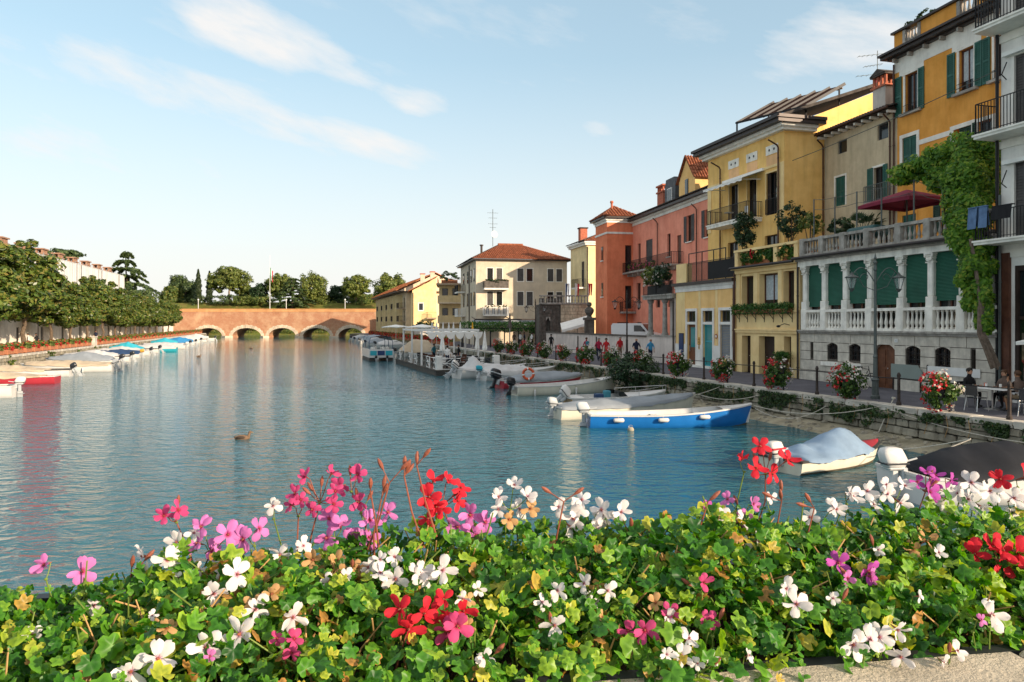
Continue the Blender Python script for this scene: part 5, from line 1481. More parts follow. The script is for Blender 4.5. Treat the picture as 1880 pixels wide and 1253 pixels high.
box('balcony_screen', 'stone_dark', cm, ba, bb, -1.1, -1.04, 8.62, 9.55); box('balcony_screen', 'stone_dark', cm, ba, ba+.06, -1.04, 0, 8.62, 9.55); box('balcony_screen', 'stone_dark', cm, bb-.06, bb, -1.04, 0, 8.62, 9.55)
box('balcony_slab', 'pl_white_trim', cm, ba, bb, -1.1, 0, 5.0, 5.2); railing(cm, [(ba, 0), (ba, -1.05), (bb, -1.05), (bb, 0)], 5.2, .95, m='white_paint', sp=.2, r=.04, mid=.5)
t_h = FCm.thing('balcony_plants', 'row of trailing plants on top of the upper balcony of the cream house', 'plants')
bush(t_h, ((ba+bb)/2, -1.05, 9.6), ((bb-ba)/2, .2, .22), 500, .18, 'leaf_dark', 60, clumps=24); box('trough', 'terracotta', t_h, ba+.1, bb-.1, -1.03, -.83, 9.3, 9.56)
t_h = FCm.thing('balcony_planters', 'dark potted plants on the lower white balcony of the cream house', 'plants')
for i in range(4): 
    bush(t_h, (ba+.4+i*.75, -1.0, 6.25+.1*(i % 2)), (.3, .2, .28), 130, .15, 'leaf_dark', 64+i, clumps=8); MB().rbox(ba+.25+i*.75, ba+.6+i*.75, -1.0, -.7, 5.21, 6.05, .03, 1).build('pot', 'plastic_dark', t_h)
# canal side windows (x=0 plane)
for k, yw in enumerate((1.0, 3.6, 7.0, 11.0)):
    for z0_, z1_ in ((9.6, 11.25), (6.4, 8.2)):
        f = MB().box(-.06, 0, yw, yw+1.0, z0_, z1_).build('window', 'grey_shutter', cm); MB().box(-.07, -.058, yw+.1, yw+.9, z0_+.1, z1_-.1).build('pane', 'glass', f)
for z in (8.4, 5.0): 
    box('balcony_slab', 'pl_white_trim', cm, -1.1, 0, 10.2, 13.6, z, z+.2); railing(cm, [(0, 10.2), (-1.05, 10.2), (-1.05, 13.6), (0, 13.6)], z+.2, .95, m='white_paint' if z < 6 else 'iron', sp=.22, r=.03)
for y in (5.6,): MB().tube([(-.1, y, 1.2), (-.1, y, 12)], .07, 6).build('downpipe', 'gutter', cm)
MB().box(-.5, WC+.5, -.5, 15.5, ze, ze+.14).build('eaves', 'gutter', cm)
rA, rB, rC, rD = (-.6, -.6, ze+.15), (WC+.6, -.6, ze+.15), (WC+.6, 15.6, ze+.15), (-.6, 15.6, ze+.15)
r1, r2 = (WC*.5-1.9, 6.5, ze+2.65), (WC*.5+1.4, 6.5, ze+2.65)
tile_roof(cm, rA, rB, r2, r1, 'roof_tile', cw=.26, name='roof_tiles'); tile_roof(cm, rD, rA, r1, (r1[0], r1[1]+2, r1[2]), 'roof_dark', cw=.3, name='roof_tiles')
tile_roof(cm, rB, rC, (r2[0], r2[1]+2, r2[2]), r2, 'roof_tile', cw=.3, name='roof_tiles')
box('ridge_parapet', 'roof_tile', cm, r1[0]-.1, r2[0]+.1, 6.3, 6.9, ze+2.5, ze+2.9)
MB().lathe([(.15,0),(.15,1.2),(.25,1.25),(.25,1.4)], (1.2, 3.0, ze+.9), 8).build('flue', 'gutter', cm)
an = FCm.thing('antenna_mast', 'tall television antenna mast with dish on the cream house roof', 'antenna')
u = FCm.U(917); MB().tube([(u, 5, ze+2.3), (u, 5, ze+7.4)], .04, 6).build('mast', 'iron_grey', an)
mb = MB()
for z, l in ((6.9, .7), (6.2, .55), (5.4, .6), (4.9, .4)):
    mb = MB().bar((u-l, 5, ze+z), (u+l, 5, ze+z), .03, .03)
    for k in range(5): mb.bar((u-l+2*l*k/4, 4.75, ze+z), (u-l+2*l*k/4, 5.25, ze+z), .02, .02)
    mb.build('aerial', 'iron_grey', an)
MB().lathe([(.02, 0), (.3, .06), (.5, .2)], (0,0,0), 14).build('dish', 'motor_grey', an, loc=(u+.1, 4.8, ze+3.9)).rotation_euler = (R(80), 0, R(20))
# ground-floor awning frame of the cream house
pr = FCm.thing('cafe_awning', 'cream house ground-floor cafe awning with dark front beam', 'awning')
ua, ub = FCm.U(866), FCm.U(990)
MB().bar((ua, -2.6, 4.55), (ub, -2.6, 4.55), .14, .16).build('front_beam', 'gutter', pr)
for u in (ua, (ua+ub)/2, ub): MB().box(u-.06, u+.06, -2.66, -2.54, 1.2, 4.47).build('post', 'gutter', pr); MB().bar((u, 0, 4.9), (u, -2.6, 4.6), .08, .1).build('rafter', 'gutter', pr)
mb = MB(); n = 12
for i in range(n): 
    a, b = ua+(ub-ua)*i/n, ua+(ub-ua)*(i+1)/n; s0, s1 = .12*math.sin(i*1.9), .12*math.sin((i+1)*1.9)
    mb.add([(a, -.2, 4.5+s0*.3), (b, -.2, 4.5+s1*.3), (b, -2.4, 3.9+s1), (a, -2.4, 3.9+s0)], [(0,1,2,3)])
mb.build('fabric', 'tarp_grey', pr)

# ---------------------------------------------------------------- far right row: beige flats, yellow gabled house, shaded apartment block
Yb = 116.0
FBg = Fac((X(806, Yb), Yb), (.99, .08))
bg_ = FBg.thing('beige_flats', 'beige flats with deep concrete balconies left of the cream house', 'building')
WB = FBg.U(848)
wall('wall', bg_, 'pl_sand', 0, WB, 1.2, 10.0, [], depth=8)
for z in (4.2, 7.3): 
    box('balcony_slab', 'pl_cream2', bg_, -.2, WB, -1.4, 0, z-.2, z); box('balcony_parapet', 'pl_sand', bg_, -.2, WB, -1.4, -1.25, z, z+1.05); box('balcony_parapet', 'pl_sand', bg_, -.2, -.05, -1.25, 0, z, z+1.05)
    for k in range(2):
        a = .5 + k*1.6; f = MB().box(a, a+.9, -.04, 0, z+.05, z+2.2).build('balcony_door', 'grey_shutter', bg_); MB().box(a+.1, a+.8, -.05, -.038, z+.15, z+2.1).build('pane', 'glass', f)
box('roof_slab', 'pl_brown', bg_, -.4, WB, -1.6, 8.2, 10.0, 10.25)
railing(bg_, [(-.2, 6), (-.2, -1.4), (WB, -1.4)], 10.25, .8, sp=.2)
t_h = FBg.thing('roof_shrubs', 'dark straggly shrubs on the roof terrace of the beige flats', 'shrubs')
bush(t_h, (1.6, -.6, 11.3), (1.6, .8, .8), 700, .28, 'leaf_dark', 71, clumps=24); MB().rbox(.4, 2.9, -.9, -.4, 10.26, 10.8, .03, 1).build('trough', 'terracotta', t_h)
Yy = 132.0
FYh = Fac((X(757, Yy), Yy), (.985, .17))
yh = FYh.thing('yellow_gabled_house', 'sunlit yellow house with orange tile roof and two chimneys in the far right row', 'house')
WY = FYh.U(801)
wall('wall', yh, 'pl_yellow2', 0, WY, 1.2, 9.6, [(1.1, 1.9, 6.3, 7.6)], depth=10)
f = window(yh, (1.1, 1.9, 6.3, 7.6), y=.06, fm='white_paint', nx=1); trim(yh, (1.1, 1.9, 6.3, 7.6), .12, 'pl_white', .03, bottom=True)
MB().add([(0,0,9.6),(WY,0,9.6),(WY,0,12.1),(0,.0,9.9),(0,10,9.6),(WY,10,9.6),(WY,10,12.1),(0,10,9.9)], [(0,1,2,3),(1,5,6,2),(4,7,6,5)]).build('gable', 'pl_yellow2', yh)
tile_roof(yh, (-.6, 10.3, 9.75), (-.6, -.5, 9.75), (WY+.2, -.5, 12.4), (WY+.2, 10.3, 12.4), 'roof_tile2', cw=.32, name='roof_tiles')
railing(yh, [(2.6, 0), (2.6, -1.0), (WY, -1.0)], 5.0, 1.0, sp=.2); box('balcony_slab', 'pl_brown', yh, 2.5, WY, -1.05, 0, 4.8, 5.0); downpipe(yh, .15, 1.2, 9.5, y=-.1, m='gutter')
t_h = FYh.thing('terrace_shrubs', 'dark green shrubs in front of the yellow gabled house', 'shrubs')
bush(t_h, (2.2, -1.6, 3.6), (2.2, .8, .9), 1400, .3, 'leaf_dark', 72, clumps=40); MB().rbox(.2, 4.2, -2.0, -1.2, 1.2, 2.9, .03, 1).build('bed_wall', 'pl_grey', t_h)
for x, zt in ((1.6, 13.0), (3.4, 13.4)): box('chimney', 'pl_cream', yh, x, x+.8, 3.2, 4.0, 10.5, zt); box('chimney_cap', 'brick_red', yh, x-.1, x+.9, 3.1, 4.1, zt, zt+.15)
Ya = 140.0
FA = Fac((X(745, Ya), Ya), (.96, .28))
ab = FA.thing('shaded_flats', 'long shaded block of flats with balconies at the far end of the right quay', 'building')
WA = 12.0
DA = 48.0
wall('wall', ab, 'pl_cream2', 0, WA, 1.2, 9.9, [], depth=DA)
for k in range(10):
    y = 1.2 + k*4.6
    for z in (1.9, 4.4, 6.9):
        f = MB().box(-.05, 0, y, y+1.3, z+.1, z+2.0).build('window', 'grey_shutter', ab); MB().box(-.06, -.048, y+.1, y+1.2, z+.2, z+1.9).build('pane', 'glass', f)
        if k % 2 == 0 and z > 2: 
            box('balcony_slab', 'pl_brown', ab, -1.3, 0, y-.6, y+2.6, z-.15, z); railing(ab, [(0, y-.6), (-1.25, y-.6), (-1.25, y+2.6), (0, y+2.6)], z, 1.0, sp=.22)
    if k: box('pier', 'pl_pale', ab, -1.3, 0, y-1.2, y-.8, 1.2, 9.5)
MB().box(-1.8, WA+.5, -.6, DA+.5, 9.9, 10.1).build('eaves', 'dark_wood', ab); MB().prism([(-1.4, 10.1), (12.5, 10.1), (5.6, 13.35)], -.3, DA).build('gable', 'pl_cream2', ab)
tile_roof(ab, (-1.9, DA+.6, 10.12), (-1.9, -.7, 10.12), (5.6, -.7, 13.6), (5.6, DA+.6, 13.6), 'roof_tile2', cw=.34, name='roof_tiles')
tile_roof(ab, (13, -.7, 10.12), (13, DA+.6, 10.12), (5.6, DA+.6, 13.6), (5.6, -.7, 13.6), 'roof_tile2', cw=.34, name='roof_tiles')

# ================================================================== LEFT BANK BUILDINGS
FS = Fac.line(-42.5, -.2835, -40, flip=True)
sh_ = FS.thing('sheeted_palace', 'long palace under white scaffold sheeting with a row of brick chimneys, behind the left trees', 'building')
WS = FS.U(217)
wall('wall', sh_, 'pl_leftwall', 0, WS, 1.2, 14.4, [], depth=12)
mb = MB(); nS = int(WS/2.4)
for i in range(nS):     # each strip of sheeting hangs as its own panel
    a, b = WS*i/nS, WS*(i+1)/nS; k = 6; m2 = MB()
    for j in range(k):
        xa, xb = a+(b-a)*j/k, a+(b-a)*(j+1)/k
        f0, f1 = -1.2+.10*math.sin(j*2.1+i)-.03*(i % 2), -1.2+.10*math.sin((j+1)*2.1+i)-.03*(i % 2)
        for z0_, z1_ in ((5.0, 9.6), (9.65, 14.8)): m2.add([(xa,f0,z0_),(xb,f1,z0_),(xb,f1,z1_),(xa,f0,z1_)], [(0,1,2,3)])
    m2.build('sheet', 'sheet_white', sh_)
for i in range(nS+1): MB().tube([(WS*i/nS, -.95, 1.2), (WS*i/nS, -.95, 15.4)], .05, 5).build('scaffold_pole', 'steel', sh_)
MB().box(0, WS, -1.1, 12, 14.85, 15.0).build('scaffold_roof', 'sheet_white', sh_)
for i in range(9):
    u = 2 + i*(WS-6)/8 
    c = MB().box(u, u+2.6, 1, 2.2, 14.9, 15.7).box(u-.12, u+2.72, .88, 2.32, 15.7, 15.85)
    for k in range(5): c.box(u+.1+k*.52, u+.36+k*.52, 1.05, 1.3, 15.85, 16.45).box(u+.1+k*.52, u+.36+k*.52, 1.9, 2.15, 15.85, 16.45)
    c.box(u-.15, u+2.75, .85, 2.35, 16.45, 16.65).build('chimney', 'brick_brown', sh_)
FS2 = Fac.line(-40, -.2835, 190, flip=True)
ss = FS2.thing('low_pale_house', 'low pale house with red tile roof beyond the sheeted palace', 'house')
W2 = FS2.U(262)
wall('wall', ss, 'pl_leftwall', 0, W2, 1.2, 9.0, [], depth=9)
tile_roof(ss, (-.5, -.7, 9.0), (W2+.5, -.7, 9.0), (W2+.5, 4.5, 11.4), (-.5, 4.5, 11.4), 'roof_tile2', cw=.34)
FS3 = Fac.line(-32.8, -.2835, -120, flip=True)
lwall = FS3.thing('long_pale_wall', 'long pale plastered wall with doors running behind the left trees', 'wall')
W3 = FS3.U(318)
d3 = []
u = 3
while u < W3-2: d3.append((u, u+1.1, 1.2, 3.6)); u += 8.3
wall('wall', lwall, 'pl_leftwall', 0, W3, 1.2, 4.9, d3, t=.3, depth=.8)
for o in d3: box('door', 'grey_shutter', lwall, o[0], o[1], .15, .2, 1.2, 3.6)
for i in range(40): MB().box(W3*i/40+.01, W3*(i+1)/40-.01, -.1, .9, 4.9, 5.05).build('coping_stone', 'kerb', lwall)
# ================================================================== TREES AND PLANTS
def trunk_mesh(h, r, seed, limbs=6, spread=1.6, top=None, m='bark', bend=.2):
    q = random.Random(seed); mb = MB()
    pts = [(0, 0, -.05)]; 
    for i in range(1, 5): pts.append((q.uniform(-bend, bend)*i/4, q.uniform(-bend, bend)*i/4, h*i/4))
    mb.tube(pts, [r*1.25, r, r*.88, r*.8, r*.65], 8)
    tz = top or h*1.8
    for i in range(limbs):
        a = 2*math.pi*i/limbs + q.uniform(-.4, .4); b0 = Vector(pts[-1]) - Vector((0, 0, q.uniform(0, h*.2)))
        e = b0 + Vector((math.cos(a)*spread*q.uniform(.6, 1), math.sin(a)*spread*q.uniform(.6, 1), (tz-h)*q.uniform(.45, .9)))
        mid = (b0+e)/2 + Vector((math.cos(a)*.2, math.sin(a)*.2, .1))
        mb.tube([b0, mid, e], [r*.5, r*.35, r*.14], 6)
    return mb.mesh('trunk', m)
# ---- magnolia row on the left promenade
def mag(seed, n=20000):
    e = [(0,0,4.2,2.6,2.6,1.7), (0,0,4.9,2.7,2.7,2.2), (0,0,6.6,2.3,2.3,2.0), (.1,0,8.0,1.4,1.4,1.5), (.7,-.5,5.3,1.9,1.9,1.7), (-.7,.5,5.5,1.9,1.9,1.8)]
    p, q = crown_pts(n, e, clumps=230, cr=.22, seed=seed, shell=.5)
    return leaf_cloud('crown', p, q, .34, 'leaf_magnolia', seed, mesh_only=True, aspect=2.0)
mags = [mag(s) for s in (1, 2, 3)]
mtr = [trunk_mesh(2.9, .2, s, 7, 1.5, 7.5) for s in (1, 2)]
mp = [(-11, 432), (43, 440), (94, 500), (129, 512), (160, 506), (189, 510), (211, 526), (231, 532), (248, 534), (262, 540), (275, 543), (288, 546), (299, 548), (309, 550)]
LT = Fac.line(-30, -.2835, 0, flip=True)
mlab = ['tallest magnolia, cut by the left edge of the picture', 'big magnolia just right of the one at the left edge']
r_ = random.Random(4)
for i, (px, ty) in enumerate(mp):
    Y = -30 / ((px-CX)/F + .2835); x = (px-CX)/F*Y
    hz_ = H - (ty-CY)*Y/F - ZQ
    lab = mlab[i] if i < 2 else ordw(i+1) + ' magnolia of the left quay row, counted from the picture edge'
    t = thing('magnolia_tree', lab, 'tree', (x, Y, ZQ), r_.uniform(0, 6.28), 'magnolias along the left quay')
    s = hz_/9.45; k = 1.28 if i < 2 else 1.3
    put('trunk', mtr[i % 2], t, scale=(s, s, s)); put('crown', mags[i % 3], t, scale=(s*k, s*k, s))
# ---- deodar cedar and dark tree tops behind the left wall
def tiered(par, h, r, n, size, m, seed, tiers=11, droop=.18, zb=.15, top=.05):
    rs = np.random.RandomState(seed); P_, Q_ = [], []
    for k in range(tiers):
        f = (k+.3)/tiers; z = h*(zb + (1-zb)*f); rr = r*(1-f)**.75*rs.uniform(.7, 1.15) + top*r
        arms = rs.randint(6, 9)
        for a in range(arms):
            th = 2*math.pi*a/arms + rs.uniform(-.4, .4); L_ = rr*rs.uniform(.65, 1.1); m_n = int(n/tiers/arms)
            t = rs.uniform(.1, 1, m_n)**.75; wd = .30*L_*(1.15-t)
            pos = np.stack([np.cos(th)*t*L_, np.sin(th)*t*L_, z + h*.03*np.sin(t*3) - droop*L_*t*t + rs.normal(0, .05, m_n)*size*3], 1)
            side = rs.normal(0, .5, m_n)*wd
            pos[:,0] += -np.sin(th)*side; pos[:,1] += np.cos(th)*side
            P_.append(pos); Q_.append(np.tile([[math.cos(th)*.4, math.sin(th)*.4, 1.0]], (m_n, 1)))
    return leaf_cloud('crown', np.concatenate(P_), np.concatenate(Q_), size, m, seed, parent=par, aspect=1.8)
Yd = 185.0
t = thing('deodar_cedar', 'ragged dark cedar with drooping branches rising behind the left trees', 'tree', (X(231, Yd), Yd, 1.2))
MB().tube([(0,0,0), (.3,0,9), (-.1,0,20.5)], [.5, .35, .05], 8).build('trunk', 'bark', t)
tiered(t, 20.8, 9.6, 12000, .9, 'leaf_cedar', 14, tiers=8, droop=.26, zb=.30)
for px, py, Y, rr, lab in ((118, 468, 150, 3.4, 'flat dark tree top showing above the sheeted palace'), (255, 545, 180, 5.0, 'spreading dark green tree beyond the low red roof'), (165, 520, 140, 2.6, 'dark tree behind the sheeted palace front')):
    t = thing('broad_tree', lab, 'tree', (X(px, Y), Y, 1.2)); zc = H-(py-CY)*Y/F-1.2
    MB().tube([(0,0,0), (.1,.1,zc*.6), (0,0,zc)], [.35, .28, .12], 8).build('trunk', 'bark', t)
    bush(t, (0, 0, zc), (rr, rr, rr*.35), 2200, .55, 'leaf_cedar', int(px), name='crown', clumps=36, cr=.3)

# ---- park trees behind the bridge
def g_at(Y):   # rough ground height there
    return 11.2
def spread_tree(px, top, bot, wpx, Y, lab, m='leaf_pine', name='umbrella_pine', squash=.75, seed=1, trunk_px=None, n=10500, size=.74, group='park trees behind the bridge'):
    k = Y/F; zt, zb = H-(top-CY)*k, H-(bot+7-CY)*k; z0 = g_at(Y); r = wpx*k/2*1.26
    t = thing(name, lab, 'tree', (X(px, Y), Y, z0-.3), seed, group)
    zc = (zt+zb)/2 - z0+.3; hh = (zt-zb)/2
    es = [(0, 0, zc+hh*.15, r*.92, r*.92, hh*.82), (r*.25, 0, zc+hh*.35, r*.62, r*.62, hh*.62), (-r*.35, .2*r, zc-.25*hh, r*.6, r*.6, hh*.6), (r*.3, -.3*r, zc-.25*hh, r*.6, r*.6, hh*.55)]
    p, q = crown_pts(n, es, clumps=150, cr=.24, seed=seed, shell=.45)
    leaf_cloud('crown', p, q, size, m, seed, parent=t)
    me = MB(); me.tube([(0,0,0), (.1*r,0,zc*.5), (0,0,max(.6, zc-hh*.4))], [.42, .34, .28], 8)
    q_ = random.Random(seed)
    for i in range(7):
        a = i*.9; me.tube([(0,0,max(.4, zc-hh*.6)), (math.cos(a)*r*.3, math.sin(a)*r*.3, zc-hh*.1), (math.cos(a)*r*.62, math.sin(a)*r*.62, zc+hh*.3)], [.2, .13, .05], 5)
    me.build('trunk', 'bark_pale', t)
YP = 264.0
spread_tree(422, 490, 536, 64, YP, 'large round umbrella pine with pale trunk left of the flagpole', seed=11)
spread_tree(514, 502, 545, 46, YP+14, 'umbrella pine half hidden behind the flagpole', seed=12)
spread_tree(574, 499, 560, 48, YP+3, 'dense upright pine right of the dark layered cedar', seed=13, n=6500)
spread_tree(653, 505, 545, 45, YP-2, 'small umbrella pine with thin trunk at the right end of the bridge', seed=14)
spread_tree(717, 503, 552, 56, YP-20, 'umbrella pine rising behind the shaded flats', seed=15)
spread_tree(333, 505, 556, 44, YP+8, 'bushy green tree at the left end of the rampart', 'leaf_cedar', 'broad_tree', seed=16)
spread_tree(316, 524, 560, 34, YP+4, 'lower bushy tree beside the left rampart end', 'leaf_bush', 'broad_tree', seed=17)
spread_tree(352, 520, 560, 28, YP+14, 'dark rounded tree left of the two cypresses', 'leaf_dark', 'broad_tree', seed=18)
spread_tree(620, 524, 552, 30, YP+5, 'dark small round tree between two pines', 'leaf_dark', 'round_tree', seed=19, size=.5)
spread_tree(476, 521, 546, 26, YP+12, 'dark round evergreen left of the flagpole', 'leaf_dark', 'round_tree', seed=20, size=.5)
spread_tree(455, 526, 556, 36, YP+22, 'pale loose tree right of the largest pine', 'leaf_bush', 'broad_tree', seed=21)
spread_tree(600, 541, 560, 60, YP+30, 'low pale hedge tree behind the small round tree', 'leaf_bush', 'broad_tree', seed=22)
spread_tree(680, 540, 560, 60, YP+30, 'low pale hedge tree behind the right pine', 'leaf_bush', 'broad_tree', seed=23)
for i, (px, top, w_, lab) in enumerate(((364, 496, 9, 'taller pointed cypress left of the largest pine'), (384.5, 499, 9, 'slim pointed cypress touching the largest pine'))):
    k = YP/F; h = H-(top-CY)*k - 10.9; r = w_*k/2*1.25
    t = thing('cypress', lab, 'tree', (X(px, YP-4+i), YP-4+i, 10.9), 0, 'cypresses on the rampart')
    MB().tube([(0,0,0), (0,0,h*.8)], [.25, .06], 6).build('trunk', 'bark', t)
    rs = np.random.RandomState(i); n = 4200; z = rs.uniform(.02, 1, n); rad = r*np.minimum(1, (1-z)*2.2)**.7*np.minimum(1, z*8+.3)*rs.uniform(.55, 1.05, n)*(1+.12*np.sin(z*40)); th = rs.uniform(0, 6.28, n)
    leaf_cloud('crown', np.stack([np.cos(th)*rad, np.sin(th)*rad, z*h], 1), np.stack([np.cos(th), np.sin(th), .5+0*th], 1), .5, 'leaf_cypress', i, parent=t, aspect=2.4)
t = thing('layered_cedar', 'broad dark cedar with layered boughs right of the flagpole', 'tree', (X(537, YP-6), YP-6, 9.3))
MB().tube([(0,0,0), (0,0,9.5)], [.5, .1], 8).build('trunk', 'bark', t)
tiered(t, 10.4, 6.8, 12000, .7, 'leaf_cedar', 31, tiers=9, droop=.10, zb=.04, top=.15)
r_ = random.Random(17)
spots = [(360, 552), (404, 553), (440, 552), (462, 549), (470, 551), (482, 548), (492, 556), (552, 562), (598, 556), (640, 552), (665, 555), (690, 553), (426, 548)]
for i, (px, py) in enumerate(spots):
    Y = YP - 3 + r_.uniform(-3, 5); w_ = r_.uniform(2.4, 4.2)
    t = thing('shrub', ordw(i+1) + ' of the park shrubs on the rampart, counted from the left', 'shrub', (X(px, Y), Y, 10.8), 0, 'park shrubs on the rampart')
    bush(t, (0, 0, 1.1), (w_, w_*.8, r_.uniform(1.3, 2.2)), 1000, .5, r_.choice(['leaf_bush', 'leaf_bush', 'leaf_cedar', 'leaf_pine']), 90+i, clumps=18, cr=.35)
    stems(t, (0, 0, -.3), [(-.5, 0, 1), (.4, .2, 1.1), (0, -.3, 1.2)], .09)
# bushes seen through the arches
for i, px in enumerate((395, 462, 525, 590, 652)):
    Y = 247.0
    t = thing('bank_bush', 'yellow-green bush on the water bank seen through the %s arch from the left' % ORD[i], 'bush', (X(px, Y), Y, .4), 0, 'bushes seen through the arches')
    bush(t, (0, 0, 1.2), (5.2, 1.5, 1.5), 900, .5, 'leaf_bush', 120+i, clumps=24, cr=.35); stems(t, (0, 0, -.3), [(-1.5, 0, 1), (1.4, .2, 1.1), (0, -.3, 1.2)], .09)
# flagpole and rampart lamps
t = thing('flagpole', 'tall flagpole with furled tricolour flag on the rampart', 'flagpole', (X(495.5, 252), 252, 4.0))
MB().tube([(0,0,0), (0,0,23.0)], [.12, .06], 8).build('pole', 'white_paint', t)
for k, (m_k, z) in enumerate((('flag_green', 18.9), ('flag_white', 18.9), ('flag_red', 18.9))):
    mb = MB()
    for i in range(5):
        z0_, z1_ = z-.75*i, z-.75*(i+1); a, b = .08+.32*k, .40+.32*k; s0, s1 = .12*math.sin(i*1.2+k), .12*math.sin((i+1)*1.2+k)
        mb.add([(a, s0, z0_-.5*k), (b, s0*1.5, z0_-.5*k-.45), (b-.03, s1*1.5, z1_-.5*k-.45), (a-.02, s1, z1_-.5*k)], [(0,1,2,3)])
    mb.build('cloth', m_k, t)
for px, lab in ((364, 'pale park lamp post behind the bridge below the cypresses'), (525.5, 'pale park lamp post in front of the layered cedar'), (633.5, 'pale park lamp post at the right end of the bridge parapet')):
    Y = 212.0; t = thing('park_lamp', lab, 'lamp', (X(px, Y), Y, 6.8), 0, 'park lamps along the bridge')
    MB().tube([(0,0,0), (0,0,3.6)], .08, 6).build('pole', 'white_paint', t); MB().lathe([(.08,0),(.22,.12),(.22,.4),(.05,.5)], (0,0,3.6), 8).build('head', 'white_paint', t)

# ---- weeds along the left wall
r_ = random.Random(31)
for i in range(7):
    Y = 58 + i*9 + r_.uniform(-2, 2); p0 = lpt(Y, -.05, 0)
    t = thing('wall_weed', ordw(i+1) + ' green weed tuft on the left quay wall counted from the near end', 'weed', (p0.x, p0.y, .35), 0, 'weeds on the left quay wall')
    bush(t, (.1, 0, .45), (.7, .6, .45), 260, .18, 'leaf_bush', 140+i, clumps=10); stems(t, (0, 0, 0), [(.2, 0, .4), (.1, .2, .5)], .02, 'stem_green')
# ---- ivy hanging down the right quay wall
def ivy(i, Ya, Yb, n, lab, zlo=.32, zhi=1.16, out_=.13):
    t = QF.thing('wall_ivy', lab, 'ivy', 'ivy curtains on the right quay wall')
    rs = np.random.RandomState(200+i); x = rs.uniform(qx(Yb), qx(Ya), n)
    dens = np.array([mnoise.noise(Vector((v*.5, i*3.1, 0)))*.6 + mnoise.noise(Vector((v*1.7, i, 5)))*.3 + .5 for v in x]); hang = zhi - (zhi-zlo)*np.clip(dens*1.25, .15, 1)
    z = hang + (zhi-hang)*rs.uniform(0, 1, n)**.8; d2 = np.array([mnoise.noise(Vector((a_*1.1, b_*2.4, i*7.3)))*.8 + mnoise.noise(Vector((a_*3.1, b_*4.0, i)))*.4 + .5 for a_, b_ in zip(x, z)]); keep = rs.uniform(0, 1, n) < np.clip((d2*.75+dens*.35-.40)*3.0, .02, 1)
    y = -.10 - out_*rs.uniform(0, 1, n)*(.4 + .6*(z-zlo)/(zhi-zlo))
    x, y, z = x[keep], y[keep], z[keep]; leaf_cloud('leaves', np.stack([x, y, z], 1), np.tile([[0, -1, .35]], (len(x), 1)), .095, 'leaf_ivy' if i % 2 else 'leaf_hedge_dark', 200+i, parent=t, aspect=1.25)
    mb = MB()
    for k in range(int((qx(Ya)-qx(Yb))/.8)):
        xx = qx(Yb) + .4 + k*.8; mb.tube([(xx, -.12, zhi-.03), (xx+.1, -.16, .8), (xx-.05, -.12, .45)], .012, 4)
    mb.build('vines', 'stem_dry', t)

iv = [(15.5, 21.6, 3600, 'thick bright ivy on the quay wall at the right edge'), (22.0, 25.2, 2200, 'ivy on the quay wall under the largest flower basket'), (25.6, 29.0, 2400, 'ivy curtain below the lamp post on the quay wall'),
      (29.4, 33.2, 2300, 'ivy hanging over the bow of the blue boat'), (33.6, 38.5, 2700, 'ivy behind the grey covered boat'), (39, 45, 3000, 'dark ivy behind the cream rowing boat bow'), (46.5, 58, 3000, 'ivy behind the red and grey boat'), (59, 76, 2600, 'ivy on the far quay wall near the cafe')]
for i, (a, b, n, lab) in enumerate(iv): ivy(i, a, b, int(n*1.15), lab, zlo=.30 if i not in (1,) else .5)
c = qpt(44.0, -.4, 0)
t = thing('wall_bush', 'big dark green bush sprawling over the quay edge below the cyclist', 'bush', (c.x, c.y, .5))
bush(t, (0, 0, .75), (1.6, 1.5, 1.05), 3200, .17, 'leaf_dark', 160, clumps=50, cr=.3); stems(t, (.3, .3, -.2), [(-.8, 0, .8), (.5, .4, 1.2), (-.2, -.6, .7), (.1, .8, 1.0)], .04)

# ---- the climbing vine on the loggia, and terrace planting
t = thing('climbing_vine', 'lush bright green climber spilling from the ochre house down the loggia corner', 'vine', FL.w(FL.U(1822), -.35, 1.2))
o0 = Vector(t.location)
mb = MB()
pth = [(1826, 676, 27.2), (1812, 640, 27.4), (1799, 611, 27.5), (1800, 560, 27.6), (1792, 500, 27.8), (1782, 440, 28.2), (1778, 380, 28.8), (1770, 330, 29.5)]
for k, off in enumerate(((0, 0), (5, 3), (-4, 2), (9, -3))):
    mb.tube([P(a + off[0]*(1+.3*math.sin(i+k)), b + off[1], c) - o0 for i, (a, b, c) in enumerate(pth[:4 if k else 6])], .05 if k else .07, 6)
mb.build('trunk', 'vine_trunk', t)
E = [(1786, 300, 30.5, 50, 46), (1750, 292, 31.5, 44, 38), (1712, 300, 32.5, 40, 26), (1675, 318, 33, 40, 19), (1790, 345, 30, 46, 50), (1765, 345, 30.4, 36, 46), (1785, 400, 29.3, 42, 48), (1790, 450, 28.6, 38, 44), (1794, 500, 28.2, 34, 46), (1800, 545, 27.9, 25, 40), (1806, 588, 27.7, 19, 30), (1814, 275, 30.3, 28, 34), (1655, 330, 33, 24, 10), (1757, 430, 28.8, 20, 26), (1735, 330, 31.5, 32, 26)]
P_, Q_ = [], []
for i, (a, b, Y, rx, ry) in enumerate(E):
    c = P(a, b, Y) - o0; k = Y/F
    p, q = crown_pts(int(2.6*rx*ry*1.25), [(c.x, c.y, c.z, rx*k, rx*k*.75, ry*k)], clumps=int(14+rx*.5), cr=.38, seed=300+i, shell=.3); 
    # sprays droop
    P_.append(p); Q_.append(q*np.array([1, 1, .3]) + np.array([-.4, -.6, .5]))
leaf_cloud('leaves', np.concatenate(P_), np.concatenate(Q_), .21, 'leaf_vine', 301, parent=t, aspect=2.4)
